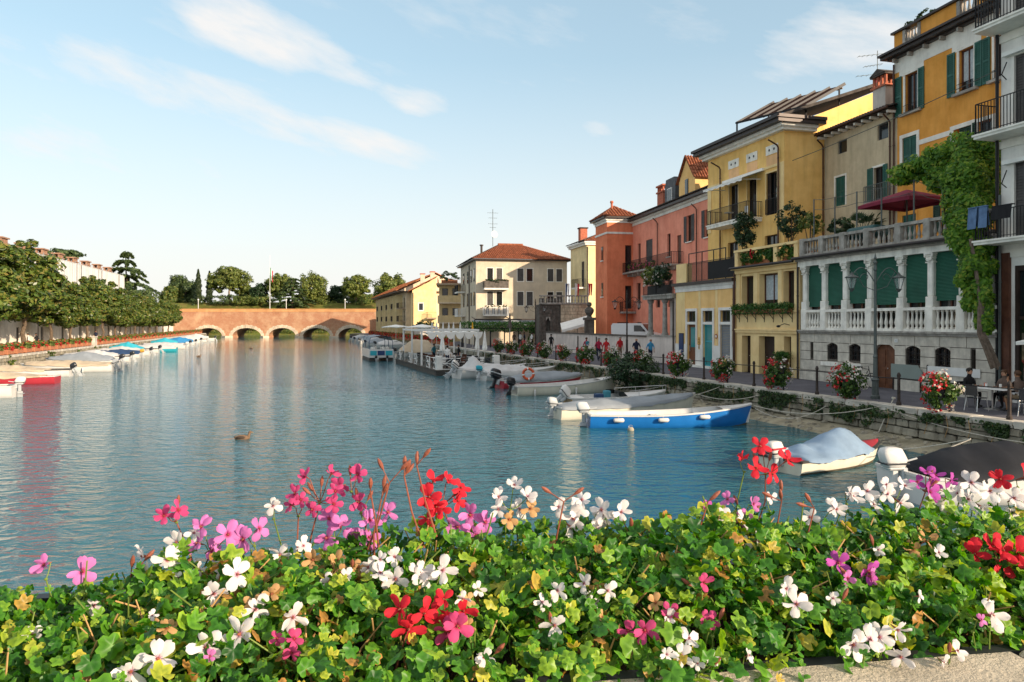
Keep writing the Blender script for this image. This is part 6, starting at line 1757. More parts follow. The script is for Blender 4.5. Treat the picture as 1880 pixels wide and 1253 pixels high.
def terr(name, lab, px, py, Y, rr, n, size, m, seed, cat='plant', pot='terracotta', zf=7.64):
    c = P(px, py, Y); t = thing(name, lab, cat, (c.x, c.y, zf))
    MB().lathe([(.22, 0), (.32, .5), (.3, .5), (.27, .44)], n=12).build('pot', pot, t)
    k = Y/F; bush(t, (0, 0, c.z-zf), (rr[0]*k, rr[0]*k*.8, rr[1]*k), n, size, m, seed, clumps=max(12, n//40), cr=.32)
    stems(t, (0, 0, .4), [(-.3, 0, c.z-zf), (.3, .1, c.z-zf+.2), (0, -.2, c.z-zf+.4), (.1, .2, c.z-zf)], .04)
    return t
terr('terrace_tree', 'dark leafy potted tree at the left end of the yellow terrace', 1367, 423, 46.0, (24, 32), 1500, .2, 'leaf_dark', 171, 'tree', zf=7.5)
terr('potted_shrub', 'tall loose potted shrub beside the yellow house corner', 1452, 405, 42.5, (26, 30), 1100, .17, 'leaf_dark', 172, zf=7.5)
terr('potted_shrub', 'olive-toned potted shrub at the left end of the loggia terrace', 1487, 413, 41.0, (20, 22), 800, .16, 'leaf_bush', 173)
# fan palm
c = P(1583, 405, 37.0); t = thing('fan_palm', 'spiky fan palm on the loggia roof terrace', 'palm', (c.x, c.y, 7.64))
MB().lathe([(.28, 0), (.36, .5), (.3, .5), (.28, .44)], n=12).build('pot', 'terracotta', t)
MB().tube([(0,0,.4), (.05,0,.9)], [.12, .1], 8).build('trunk', 'bark', t)
rs = np.random.RandomState(5); mb = MB(); q_ = random.Random(5)
for k in range(26):
    az_, el_ = q_.uniform(0, 6.28), q_.uniform(.0, 1.3); d = Vector((math.cos(az_)*math.cos(el_), math.sin(az_)*math.cos(el_), math.sin(el_))); base = Vector((.05, 0, .9)); tip = base + d*q_.uniform(.7, 1.05)
    f = MB().tube([base, tip], .012, 4); sd_ = d.cross(Vector((0,0,1))).normalized(); up = sd_.cross(d)
    for j in range(11):
        a_ = -1.25 + 2.5*j/10; dd_ = (d*math.cos(a_) + sd_*math.sin(a_)); e = tip + dd_*.5 - Vector((0,0,.08)); f.add([tip - sd_*.0, tip + dd_*.25 + up*.02 + sd_.cross(dd_).normalized()*.02 + dd_.cross(up)*.025, e, tip + dd_*.25 - dd_.cross(up)*.025], [(0,1,2,3)])
    f.build('frond', 'leaf_dark', t)
terr('potted_shrub', 'broad dark shrub under the palm on the loggia terrace', 1545, 415, 38.5, (24, 16), 800, .17, 'leaf_dark', 175)
# trellis posts and wires on the terrace
tr = FL.thing('wire_trellis', 'thin steel posts and wires above the loggia balustrade', 'trellis')
tops = []
for px, ty_ in ((1484, 366), (1522, 362), (1562, 352), (1607, 344), (1666, 330), (1718, 345)):
    u = FL.U(px); yv = .35; p0 = FL.w(u, yv, 7.64); zt = H - (ty_-CY)*p0.y/F
    MB().tube([(u, yv, 7.64), (u, yv, zt)], .035, 6).build('post', 'iron_grey', tr); tops.append((u, yv, zt))
for a, b in zip(tops, tops[1:]):
    for dz_ in (.03, .55): MB().tube([(a[0], a[1], a[2]-dz_), ((a[0]+b[0])/2, a[1], (a[2]+b[2])/2-dz_-.05), (b[0], b[1], b[2]-dz_)], .012, 4).build('wire', 'iron_grey', tr)
# wine-red parasol and covered furniture
c = P(1665, 368, 35.0)
ps = thing('red_parasol', 'square wine-red parasol open on the loggia roof terrace', 'parasol', (c.x, c.y, 7.64), FL.rz)
MB().tube([(0,0,0), (0,0,2.75)], .035, 8).build('pole', 'iron_grey', ps); MB().lathe([(.35,0),(.35,.08),(.06,.1)], n=12).build('base', 'stone_grey', ps)
mb = MB(); cs = [(-1.6,-1.4), (1.6,-1.4), (1.6,1.4), (-1.6,1.4)]; zz = 2.22
for i in range(4):
    a, b = cs[i], cs[(i+1) % 4]; mid = ((a[0]+b[0])/2*.99, (a[1]+b[1])/2*.99)
    mb.add([(a[0],a[1],zz), (mid[0],mid[1],zz+.05), (b[0],b[1],zz), (0,0,zz+.62)], [(0,1,3),(1,2,3)]); mb.add([(a[0],a[1],zz), (mid[0],mid[1],zz+.05), (b[0],b[1],zz), (b[0],b[1],zz-.16), (mid[0],mid[1],zz-.11), (a[0],a[1],zz-.16)], [(0,5,4,1),(1,4,3,2)])
mb.build('canopy', 'canvas_red', ps)
for i in range(4): MB().tube([(0,0,zz+.55), (cs[i][0]*.98, cs[i][1]*.98, zz)], .014, 4).build('rib', 'iron_grey', ps)
c = P(1592, 408, 35.5); t = thing('covered_table', 'table under a dark blue-green cover behind the terrace balustrade', 'table', (c.x, c.y, 7.64), FL.rz)
MB().rbox(-.95, .95, -.5, .5, .55, 1.15, .22, 3).build('cover', 'plastic_bin', t); 
for a in (-.8, .8): 
    for b in (-.4, .4): MB().box(a-.03, a+.03, b-.03, b+.03, 0, .6).build('leg', 'iron', t)
# ================================================================== QUAY FURNITURE
rail = QF.thing('quay_railing', 'dark iron railing with stout posts along the right quay edge', 'railing')
POSTS = []
post_me = MB().lathe([(.085,0),(.085,.10),(.055,.14),(.05,1.0),(.065,1.02),(.065,1.08),(.05,1.12),(.03,1.16)], n=10).mesh('post', 'rust_post')
thin_me = MB().lathe([(.035,0),(.03,1.0),(.04,1.02),(.03,1.06)], n=8).mesh('post', 'iron')
for i in range(-2, 26):
    Y = 22.13*(1.006 + .0885*i); x = qx(Y); POSTS.append((i, x, Y))
    put('post', post_me if i % 2 == 0 else thin_me, rail, (x, .22, ZQ+.055))
for (i, a, _), (j, b, _) in zip(POSTS, POSTS[1:]):
    MB().tube([(a, .22, ZQ+1.0), ((a+b)/2, .22, ZQ+.985), (b, .22, ZQ+1.0)], .018, 6).build('rail_bar', 'iron', rail)
# ---- flower baskets hung on every second post
def basket_meshes(seed):
    rs = np.random.RandomState(seed)
    p, q = crown_pts(1500, [(0, 0, 0, .52, .46, .50), (0, 0, -.25, .42, .4, .42)], clumps=60, cr=.3, seed=seed, shell=.55)
    fo = leaf_cloud('foliage', p, q, .085, 'leaf_box', seed, mesh_only=True, aspect=1.2)
    n = 380; d = rs.normal(0, 1, (n, 3)); d /= np.linalg.norm(d, axis=1)[:, None]
    cl = rs.normal(0, 1, (40, 3)); cl /= np.linalg.norm(cl, axis=1)[:, None]
    idx = rs.randint(0, 40, n); d = cl[idx] + rs.normal(0, .11, (n, 3)); d /= np.linalg.norm(d, axis=1)[:, None]
    rr = rs.uniform(.52, .62, n)[:, None]; pr = d*rr*np.array([1, .9, 1.1]) + np.array([0, 0, -.06])
    k = (d[:,0]*.95 + .30 + rs.normal(0, .28, n) + d[:, 2]*.25) < 0.22     # red to the left and below
    red = leaf_cloud('red_blossoms', pr[k], d[k], .085, 'blossom_red', seed, mesh_only=True, aspect=1.15)
    wsel = ~k & (rs.uniform(0, 1, n) < .55)
    wh_ = leaf_cloud('white_blossoms', pr[wsel], d[wsel], .085, 'blossom_white', seed, mesh_only=True, aspect=1.15)
    return fo, red, wh_
bms = [basket_meshes(s) for s in (61, 62, 63, 64)]
pot_me = MB().lathe([(.14,-.25),(.22,.0),(.24,.0),(.2,-.02)], n=12).mesh('basket', 'plastic_dark')
k = 0
for i, x, Y in POSTS:
    if i % 2 == 0 or i < -1: continue
    k += 1; c = QF.w(x - .28, .12, ZQ + .80)
    lab = ('large red and white flower basket by the cafe table' if i == 1 else ordw(k-1) + ' red and white flower basket on the quay railing, counted from the cafe table') if i > 0 else 'flower basket on the railing beyond the right picture edge'
    t = thing('flower_basket', lab, 'flower basket', c, (k*0.37) % .5 - .25, 'flower baskets along the quay railing', scale=1.14 + .10*math.sin(k*2.3) + (.10 if i == 1 else 0))
    fo, re_, wh_ = bms[k % 4]
    put('basket', pot_me, t)
    tag(put('foliage', fo, t), kind='stuff'); tag(put('red_blossoms', re_, t), kind='stuff'); tag(put('white_blossoms', wh_, t), kind='stuff')
# ---- flower boxes on the left quay and the far right quay
def fbox(seed):
    rs = np.random.RandomState(seed)
    p, q = crown_pts(520, [(0, 0, .75, .85, .38, .38)], clumps=30, cr=.35, seed=seed, shell=.4)
    fo = leaf_cloud('foliage', p, q, .16, 'leaf_bush', seed, mesh_only=True, aspect=1.3)
    p, q = crown_pts(330, [(0, -.08, .66, .95, .42, .40)], clumps=34, cr=.18, seed=seed+9, shell=.9)
    fl = leaf_cloud('blossoms', p, q, .13, 'blossom_red', seed, mesh_only=True, aspect=1.1)
    bx = MB().rbox(-.85, .85, -.22, .22, .05, .48, .03, 1).box(-.7, -.6, -.2, .2, 0, .05).box(.6, .7, -.2, .2, 0, .05).mesh('box', 'terracotta')
    return bx, fo, fl
fbs = [fbox(s) for s in (71, 72, 73)]
n_b = 0; Y = 58.0
while Y < 196:
    gap = 93 < Y < 94.9
    if not gap:
        n_b += 1; c = lpt(Y, .55, ZQ+.06)
        t = thing('flower_box', ordw(n_b) + ' red flower box along the left quay from the near end', 'flower box', c, math.atan2(1, LS) + math.pi, 'flower boxes along the left quay')
        bx, fo, fl = fbs[n_b % 3]
        put('box', bx, t); tag(put('foliage', fo, t), kind='stuff'); tag(put('blossoms', fl, t), kind='stuff')
    Y += 2.25 if Y < 130 else 2.9
c = lpt(94.0, .5, ZQ); t = thing('stone_pedestal', 'pale stone pedestal in the gap of the left flower boxes', 'pedestal', c, LF.rz)
MB().rbox(-.6, .6, -.3, .3, 0, 1.05, .03, 1).build('block', 'kerb', t); MB().rbox(-.68, .68, -.36, .36, 1.05, 1.2, .02, 1).build('cap', 'kerb', t)
n_b = 0; Y = 92.0
while Y < 165:
    n_b += 1; c = qpt(Y, .5, ZQ+.05)
    t = thing('flower_box', ordw(n_b) + ' dark flower box on the far right quay beyond the cafe', 'flower box', c, QF.rz, 'flower boxes beyond the cafe')
    bx, fo, fl = fbs[n_b % 3]; put('box', bx, t); tag(put('foliage', fo, t), kind='stuff'); tag(put('blossoms', fl, t), kind='stuff')
    Y += 3.0
# ---- lamp posts
def lamp_post(lab, base, h=5.4, rz=0, m='iron_grey'):
    t = thing('lamp_post', lab, 'lamp', base, rz, 'old lamp posts on the right quay')
    MB().lathe([(.17,0),(.17,.12),(.13,.16),(.12,.7),(.15,.75),(.09,.85),(.075,1.6),(.09,1.65),(.06,1.75),(.045,h-.35),(.07,h-.3),(.05,h-.1),(.09,h-.02),(.03,h+.08),(.05,h+.16),(.01,h+.34)], n=12).build('pole', m, t)
    for s in (-1, 1):
        pts = []
        for i in range(15):
            a = i/14; pts.append((s*(.05+.95*a), 0, h-.75 + .5*math.sin(a*math.pi*.9) + .05*a))
        arm = MB().tube(pts, .02, 6); sp = []
        for i in range(16): q = i/15*4.6; r = .22*(1-i/18); sp.append((s*(.42 + r*math.cos(q)), 0, h-.62 + r*math.sin(q)))
        arm.tube(sp, .014, 5); arm.tube([(s*.05, 0, h-1.1), (s*.5, 0, h-.95), (s*.85, 0, h-.35)], .014, 5).build('arm', m, t)
        cx_ = s*1.0; zt = h-.62
        la = MB().lathe([(.27,.0),(.28,.02),(.09,.12),(.05,.18),(.01,.24)], (cx_, 0, zt+.0), 6).build('lantern', m, t)
        MB().lathe([(.09,-.40),(.20,-.02)], (cx_, 0, zt), 6).build('glass', 'glass_lamp', la)
        fr = MB()
        for j in range(6):
            a = math.pi*j/3; fr.tube([(cx_+.095*math.cos(a), .095*math.sin(a), zt-.41), (cx_+.215*math.cos(a), .215*math.sin(a), zt)], .010, 4)
        fr.lathe([(.03,-.55),(.10,-.46),(.13,-.42)], (cx_, 0, zt), 6).build('cage', m, la)
    return t
m_, t_, b_ = newmat('glass_lamp'); b_.inputs['Base Color'].default_value = (.8, .85, .85, 1); b_.inputs['Roughness'].default_value = .05; b_.inputs['Alpha'].default_value = .16
lamp_post('tall grey-green lamp post with two lanterns in front of the loggia', P(1607, 733, 28.9) + Vector((0, 0, ZQ - P(1607, 733, 28.9).z)), 5.35, R(8))
lamp_post('distant two-lantern lamp post beside the cyclist', (X(1151, 55), 55, ZQ), 5.1, R(20), 'rust_post')
lamp_post('farthest two-lantern lamp post in front of the ruined gate', (X(983, 80), 80, ZQ), 5.2, R(10), 'rust_post')
# lamp pole on the left promenade
c = (X(70, 84), 84, ZQ); t = thing('street_lamp', 'thin dark street lamp among the left magnolias', 'lamp', c)
MB().tube([(0,0,0), (0,0,6.2)], [.07, .04], 6).build('pole', 'iron', t); MB().lathe([(.05,0),(.25,.15),(.25,.5),(.05,.7)], (0,0,6.2), 8).build('head', 'glass_lamp', t)

# ================================================================== PEOPLE
def finger_tubes(mb, wrist, hand, side, mat_i):
    d = (hand - wrist).normalized(); u = d.cross(Vector((1, 0, 0))); u = u.normalized() if u.length > .1 else Vector((0, 1, 0))
    for k, (o_, l) in enumerate(((-.03, .075), (-.01, .085), (.01, .08), (.03, .062))):
        b = hand + u*o_; mb.tube([b - d*.02, b + d*l*.6, b + d*l + Vector((-side*.012, 0, -.005))], [.0095, .009, .006], 5, mat_i)
    b = wrist + d*.03; mb.tube([b, b + u*.05 + d*.02, b + u*.06 + d*.06], [.012, .011, .007], 5, mat_i)
def person(lab, loc, rz, pose='stand', h=1.75, shirt='shirt_red', trouser='trouser_navy', skin='skin', hair='hair_dark', shoe='shoe', sleeve='short', legs='long', bald=False, long_hair=False, seat=.46, armp=None, group=None, build=1.0):
    t = thing('person', lab, 'person', loc, rz, group)
    V = {}; B = []      # joints, bones
    def j(n, x, y, z, r): V[n] = (Vector((x, y, z)), r)
    if pose == 'sit':
        pz = seat + .09; j('pel', 0, 0, pz, .145*build)
        ln_ = .08
    else:
        pz = .95; j('pel', 0, 0, pz, .145*build); ln_ = .02
    j('spi', 0, ln_*.5, pz+.20, .135*build); j('che', 0, ln_, pz+.43, .155*build); j('nec', 0, ln_+.01, pz+.56, .06); j('hb', 0, ln_+.03, pz+.64, .075); j('hd', 0, ln_+.035, pz+.73, .098); j('cr', 0, ln_+.02, pz+.80, .07)
    for s, sn in ((-1, 'L'), (1, 'R')):
        j('hip'+sn, s*.095, 0, pz-.05, .095*build)
        if pose == 'sit':
            j('kn'+sn, s*.12, .44, seat+.07, .065); j('an'+sn, s*.13, .40+.06*s, .09, .042); j('toe'+sn, s*.14, .56+.06*s, .045, .036)
        elif pose == 'walk':
            j('kn'+sn, s*.10, .10 if s > 0 else .0, .50, .062); j('an'+sn, s*.10, .17 if s > 0 else -.24, .10 if s > 0 else .14, .042); j('toe'+sn, s*.115, .32 if s > 0 else -.10, .045, .036)
        else:
            j('kn'+sn, s*.105, .02, .50, .062); j('an'+sn, s*.11, -.03, .09, .042); j('toe'+sn, s*.13, .12, .045, .036)
        sh = Vector((s*.19*build, ln_, pz+.45)); j('sh'+sn, *sh, .062)
        if armp: e, w_, hd = [Vector(v) for v in armp[0 if s < 0 else 1]]
        elif pose == 'sit': e, w_, hd = Vector((s*.27, .12, pz+.18)), Vector((s*.17, .36, pz+.22)), Vector((s*.14, .43, pz+.23))
        elif pose == 'walk': e, w_, hd = Vector((s*.25, -s*.10, 1.15)), Vector((s*.26, .02-s*.06, .93)), Vector((s*.255, .05-s*.05, .85))
        else: e, w_, hd = Vector((s*.26, -.03, 1.14)), Vector((s*.27, .05, .90)), Vector((s*.265, .08, .82))
        j('el'+sn, *e, .044); j('wr'+sn, *w_, .030); j('ha'+sn, *hd, .034)
        sl = 1 if sleeve == 'long' else 0
        B += [('pel', 'hip'+sn, 2), ('hip'+sn, 'kn'+sn, 2), ('kn'+sn, 'an'+sn, 2 if legs == 'long' else 0), ('an'+sn, 'toe'+sn, 3), ('che', 'sh'+sn, 1), ('sh'+sn, 'el'+sn, 1 if sleeve != 'none' else 0), ('el'+sn, 'wr'+sn, sl), ('wr'+sn, 'ha'+sn, 0)]
    B += [('pel', 'spi', 1), ('spi', 'che', 1), ('che', 'nec', 1), ('nec', 'hb', 0), ('hb', 'hd', 0), ('hd', 'cr', 0)]
    names = list(V); idx = {n: i for i, n in enumerate(names)}
    bm = bmesh.new(); sk = bm.verts.layers.skin.verify(); bv = []
    for n in names:
        v = bm.verts.new(V[n][0]); v[sk].radius = (V[n][1], V[n][1]*(.8 if n in ('che', 'spi', 'pel') else 1)); v[sk].use_root = n == 'pel'; bv.append(v)
    for a, b, _ in B: bm.edges.new((bv[idx[a]], bv[idx[b]]))
    me = bpy.data.meshes.new('skel'); bm.to_mesh(me); bm.free()
    ob = bpy.data.objects.new('skel', me); col.objects.link(ob)
    md = ob.modifiers.new('s', 'SKIN'); md.use_smooth_shade = True; sd2 = ob.modifiers.new('u', 'SUBSURF'); sd2.levels = 1; sd2.render_levels = 1
    dg = bpy.context.evaluated_depsgraph_get(); em = bpy.data.meshes.new_from_object(ob.evaluated_get(dg)); bpy.data.objects.remove(ob); bpy.data.meshes.remove(me)
    mb = MB(); vs_ = [v.co.copy() for v in em.vertices]
    fs = [tuple(p.vertices) for p in em.polygons]; bpy.data.meshes.remove(em)
    segs_ = [(V[a][0], V[b][0], m, V[a][1]) for a, b, m in B]
    mi = []
    for f in fs:
        c = sum((vs_[i] for i in f), Vector())/len(f); best = None
        for a, b, m, r in segs_:
            d = b-a; q = max(0, min(1, (c-a).dot(d)/d.length_squared)); dist = (c-(a+d*q)).length - r*.5
            if m == 1 and sleeve == 'short' and False: pass
            if best is None or dist < best[0]: best = (dist, m)
        mi.append(best[1])
    mb.v = [tuple(v) for v in vs_]; mb.f = fs; mb.m = mi
    for s, sn in ((-1, 'L'), (1, 'R')): finger_tubes(mb, V['wr'+sn][0], V['ha'+sn][0], s, 0)
    hd = V['hd'][0]
    mb.ell((hd.x, hd.y+.088, hd.z-.012), .014, .022, .026, 6, 5, 0)        # nose
    for s in (-1, 1): 
        mb.ell((hd.x+s*.035, hd.y+.082, hd.z+.012), .013, .008, .008, 6, 4, 4); mb.ell((hd.x+s*.096, hd.y-.005, hd.z-.01), .012, .02, .03, 6, 4, 0)
    mb.ell((hd.x, hd.y+.084, hd.z-.058), .026, .010, .007, 6, 4, 5)        # mouth
    body = mb.build('body', [skin, shirt, trouser, shoe, 'hair_dark', 'shirt_crimson'], t, smooth=True)
    if not bald:
        hm = MB(); hm.ell((hd.x, hd.y-.018, hd.z+.035), .108, .115, .10, 12, 8)
        hm.v = [(x, y, z if not (y > hd.y+.04 and z < hd.z+.045) else max(z, hd.z+.05)) for x, y, z in hm.v]
        if long_hair: hm.ell((hd.x, hd.y-.075, hd.z-.08), .095, .06, .17, 10, 7)
        hm.build('hair', hair, t, smooth=True)
    t.scale = (h/1.75,)*3
    return t
def face(dx, dy): return math.atan2(-dx, dy)     # turns a figure's +y towards dx,dy
gp = 'walkers on the right quay'
person('walker in a red top with a blue rucksack seen from behind by the wall', (X(1077, 62), 62, ZQ), face(-.3, 1), 'walk', 1.68, 'shirt_crimson', 'trouser_khaki', hair='hair_brown', group=gp)
bp_ = thing('rucksack', 'blue rucksack worn by the walker seen from behind', 'rucksack', (X(1077, 62)+.04, 61.83, ZQ+1.18), face(-.3, 1)); MB().rbox(-.15, .15, -.10, .06, -.2, .24, .05, 2).build('bag', 'shirt_teal', bp_); MB().rbox(-.11, .11, -.15, -.09, -.17, .02, .02, 1).build('pocket', 'jeans', bp_)
person('walker in crimson shirt and navy trousers, leftmost of the group', (X(1099, 57), 57, ZQ), face(.2, -1), 'walk', 1.76, 'shirt_crimson', 'trouser_navy', hair='hair_grey', group=gp)
person('walker in a red vest over white sleeves', (X(1113, 57.5), 57.5, ZQ), face(-.2, -1), 'stand', 1.72, 'shirt_red', 'trouser_khaki', hair='hair_dark', group=gp)
person('tall walker in a plain red shirt near the lamp post', (X(1138, 58), 58, ZQ), face(.5, -1), 'stand', 1.85, 'shirt_red', 'trouser_khaki', hair='hair_grey', group=gp)
person('cyclist in navy shirt standing with a bicycle', (X(1168, 53.5), 53.5, ZQ), face(.1, -1), 'stand', 1.82, 'shirt_navy', 'trouser_black', bald=True, group=gp, armp=(((-.27, .08, 1.16), (-.24, .30, 1.05), (-.23, .36, 1.04)), ((.27, .08, 1.16), (.24, .30, 1.05), (.23, .36, 1.04))))
person('walker in a light blue shirt, rightmost of the group', (X(1194, 54), 54, ZQ), face(.4, -1), 'walk', 1.76, 'shirt_blue', 'trouser_navy', skin='skin_tan', bald=True, group=gp)
person('small child in pale clothes crouched low among the walkers', (X(1105, 55), 55, ZQ), face(.4, -1), 'walk', .95, 'shirt_white', 'shirt_blue', group=gp)
for i, (px, Y, sh, lab) in enumerate(((955, 88, 'shirt_white', 'person in white under the vine pergola'), (963, 89, 'shirt_navy', 'person in dark blue under the vine pergola'), (944, 90, 'shirt_brown', 'person in brown at the left under the vine pergola'), (985, 86, 'trouser_black', 'person in black beside the ruined gate'), (976, 87, 'shirt_white', 'person in a white top left of the ruined gate'), (1012, 76, 'trouser_black', 'person in black leaning by the low wall'))):
    person(lab, (X(px, Y), Y, ZQ), i*1.3, 'stand', 1.74, sh, 'trouser_black', group='people under the pergola')
for i, (px, Y, sh, lab) in enumerate(((67, 82, 'trouser_black', 'person in black walking under the left magnolias'), (52, 80, 'shirt_white', 'person in pale top walking at the far left'), (176, 108, 'shirt_navy', 'distant walker in navy under the left trees'))):
    person(lab, (X(px, Y) , Y, ZQ), 1.5 + i, 'walk', 1.74, sh, 'trouser_navy', group='people on the left promenade')
# bicycle
def bicycle(lab, loc, rz):
    t = thing('bicycle', lab, 'bicycle', loc, rz)
    for x in (-.52, .52):
        pts = [(x + .33*math.cos(a*math.pi/10), 0, .34 + .33*math.sin(a*math.pi/10)) for a in range(21)]
        wl = MB().tube(pts, .02, 6, cap=False).build('wheel', 'tyre', t); sp = MB()
        for a in range(12): sp.tube([(x, 0, .34), (x+.32*math.cos(a*math.pi/6), 0, .34+.32*math.sin(a*math.pi/6))], .003, 3)
        sp.tube([(x, -.04, .34), (x, .04, .34)], .03, 8).build('spokes', 'steel', wl)
    a, b, c, d, e = (-.52, 0, .34), (-.05, 0, .30), (-.2, 0, .85), (.36, 0, .85), (.52, 0, .34)
    f = MB()
    for p, q in ((a, b), (b, c), (a, c), (c, d), (b, d), (d, e), (d, (.33, 0, .98))): f.tube([p, q], .016, 6)
    f.build('frame', 'motor_black', t)
    MB().rbox(-.36, -.08, -.07, .07, .88, .95, .03, 2).build('saddle', 'tyre', t); MB().tube([(.42, -.27, .98), (.34, -.1, 1.0), (.34, .1, 1.0), (.42, .27, .98)], .014, 6).build('handlebar', 'steel', t)
    MB().tube([(-.05, -.05, .3), (-.05, .05, .3)], .08, 10).box(-.06, .0, -.12, -.1, .12, .32).box(-.1, -.04, .1, .12, .28, .48).build('crank', 'steel', t)
    return t
bicycle('dark bicycle held by the cyclist in navy', (X(1167, 53)+.0, 52.95, ZQ), R(78))
bicycle('dark bicycle leaning behind the lamp post by the stone wall', FL.w(FL.U(1603), -.55, ZQ+.0), FL.rz)
# van behind the low wall
def van(lab, loc, rz):
    t = thing('parked_van', lab, 'van', loc, rz)      # x forwards
    body = [(-2.2,.35),(-2.25,1.9),(-2.1,2.1),(.55,2.12),(1.25,1.32),(2.15,1.08),(2.3,.85),(2.3,.35)]
    MB().prism(body, -.92, .92).build('body', 'van_white', t)
    MB().add([(.66,-.8,2.0),(1.22,-.84,1.38),(1.22,.84,1.38),(.66,.8,2.0)], [(0,1,2,3)]).add([(.68,-.8,2.03),(1.24,-.84,1.41),(1.24,.84,1.41),(.68,.8,2.03)], [(0,1,2,3)]).build('windscreen', 'glass', t)
    for s in (-1, 1):
        MB().prism([(-.1,1.38),(-.1,1.92),(.5,1.92),(.98,1.38)], s*.925-.005, s*.925+.005).build('side_window', 'glass', t)
        for x in (-1.45, 1.45):
            w_ = MB().tube([(x, s*.72, .33), (x, s*.94, .33)], .33, 16).build('wheel', 'tyre', t); MB().tube([(x, s*.94, .33), (x, s*.955, .33)], .19, 12).build('rim', 'steel', w_)
        MB().rbox(2.2, 2.31, s*.65-.18, s*.65+.18, .78, .98, .02, 1).build('headlight', 'glass_lamp', t)
        MB().rbox(.75, .85, s*1.05-.1, s*1.05+.1, 1.38, 1.6, .03, 1).build('mirror', 'plastic_dark', t)
    MB().rbox(2.2, 2.4, -.92, .92, .3, .55, .05, 1).build('bumper', 'plastic_dark', t)
    return t
van('white van parked behind the low wall by the coral house', (X(1172, 66.5), 66.5, 2.0), R(-28))
o = MB().box(-4, 4, -3.5, 3.5, 1.2, 2.0).build('raised_yard', 'paving', loc=(X(1172, 66.5)+.4, 67.5, 0), rz=FG.rz); tag(o, 'raised paved yard behind the low wall', None, kind='structure')

# ---- cafe at the right edge: table, chairs, seated guests, parasol
def table(lab, loc, rz, w_=.7, l=1.1, h=.74, top='white_paint', m='steel', group=None):
    t = thing('cafe_table', lab, 'table', loc, rz, group)
    MB().rbox(-l/2, l/2, -w_/2, w_/2, h-.03, h, .01, 1).build('top', top, t); MB().tube([(0,0,.03), (0,0,h-.03)], .03, 8).build('leg', m, t); MB().lathe([(.26,0),(.26,.03),(.04,.05)], n=12).build('base', m, t)
    return t
def chair(lab, loc, rz, m='motor_black', lm='steel', group=None):
    t = thing('cafe_chair', lab, 'chair', loc, rz, group)
    MB().rbox(-.22, .22, -.21, .21, .43, .465, .012, 1).build('seat', m, t); MB().rbox(-.22, .22, -.235, -.20, .52, .88, .012, 1).build('backrest', m, t)
    for sx in (-1, 1):
        MB().tube([(sx*.21, .2, .43), (sx*.24, .25, 0)], .014, 6).build('leg', lm, t); MB().tube([(sx*.21, -.22, .86), (sx*.21, -.2, .43), (sx*.24, -.27, 0)], .014, 6).build('leg', lm, t)
        MB().tube([(sx*.25, .18, .43), (sx*.26, .16, .66), (sx*.25, -.2, .68)], .014, 6).build('armrest', lm, t)
    return t
ca = qpt(24.6, 2.6, ZQ); rzq = QF.rz
def CA(dx, dy): return ca + Vector((math.cos(rzq), math.sin(rzq), 0))*dx + Vector((-math.sin(rzq), math.cos(rzq), 0))*dy
gc_ = 'cafe set at the right edge'
table('white-topped cafe table with drinks beside the large flower basket', CA(0, 0), rzq, .8, 1.5)
chair('dark cafe chair under the guest taking a photo', CA(1.05, .0), rzq + R(90)); chair('dark cafe chair at the left end of the cafe table', CA(-1.05, .05), rzq - R(90))
chair('dark cafe chair with its back to the canal', CA(.1, -.85), rzq); chair('dark cafe chair pushed in on the wall side of the table', CA(-.15, .85), rzq + R(180))
chair('dark cafe chair at the right picture edge', CA(1.75, -.6), rzq + R(20)); table('second cafe table cut by the right picture edge', CA(2.7, .1), rzq, .7, .9)
person('sun-tanned guest in brown raising a phone at the cafe table', CA(1.0, 0), rzq + R(90), 'sit', 1.74, 'shirt_brown', 'trouser_khaki', skin='skin_tan', hair='hair_brown', sleeve='none', legs='short', armp=(((-.24, .22, .86), (-.10, .36, 1.06), (-.06, .40, 1.12)), ((.24, .18, .80), (.16, .44, .80), (.12, .52, .80))))
ph = thing('phone', 'dark phone held up by the seated guest', 'phone', CA(1.0-.46, .03) + Vector((0, 0, 1.18)), rzq + R(90)); MB().rbox(-.04, .04, -.006, .006, -.08, .08, .004, 1).build('case', 'plastic_dark', ph); MB().box(-.034, .034, -.0085, -.006, -.07, .07).build('screen', 'glass', ph)
person('guest in brown top bending over the cafe table', CA(-.15, .83), rzq + R(180), 'sit', 1.68, 'shirt_brown', 'trouser_black', hair='hair_brown', long_hair=True)
person('guest in black at the left end of the cafe table', CA(-1.02, .05), rzq - R(90), 'sit', 1.72, 'trouser_black', 'trouser_black', hair='hair_dark', sleeve='long')
for dx, dy, m_k, lab in ((-.35, .1, 'orange_ring', 'orange drink glass on the cafe table'), (-.15, -.1, 'white_paint', 'white cup on the cafe table'), (.2, .12, 'canvas_white', 'white napkin holder on the cafe table')):
    t = thing('drink_glass' if 'glass' in lab else ('cup' if 'cup' in lab else 'napkin_holder'), lab, 'tableware', CA(dx, dy) + Vector((0, 0, .74))); MB().lathe([(.03,0),(.045,.15),(.04,.15),(.03,.02)], n=10).build('bowl', m_k, t)
    MB().lathe([(.05,0),(.05,.006)], n=10).build('coaster', 'white_paint', t)
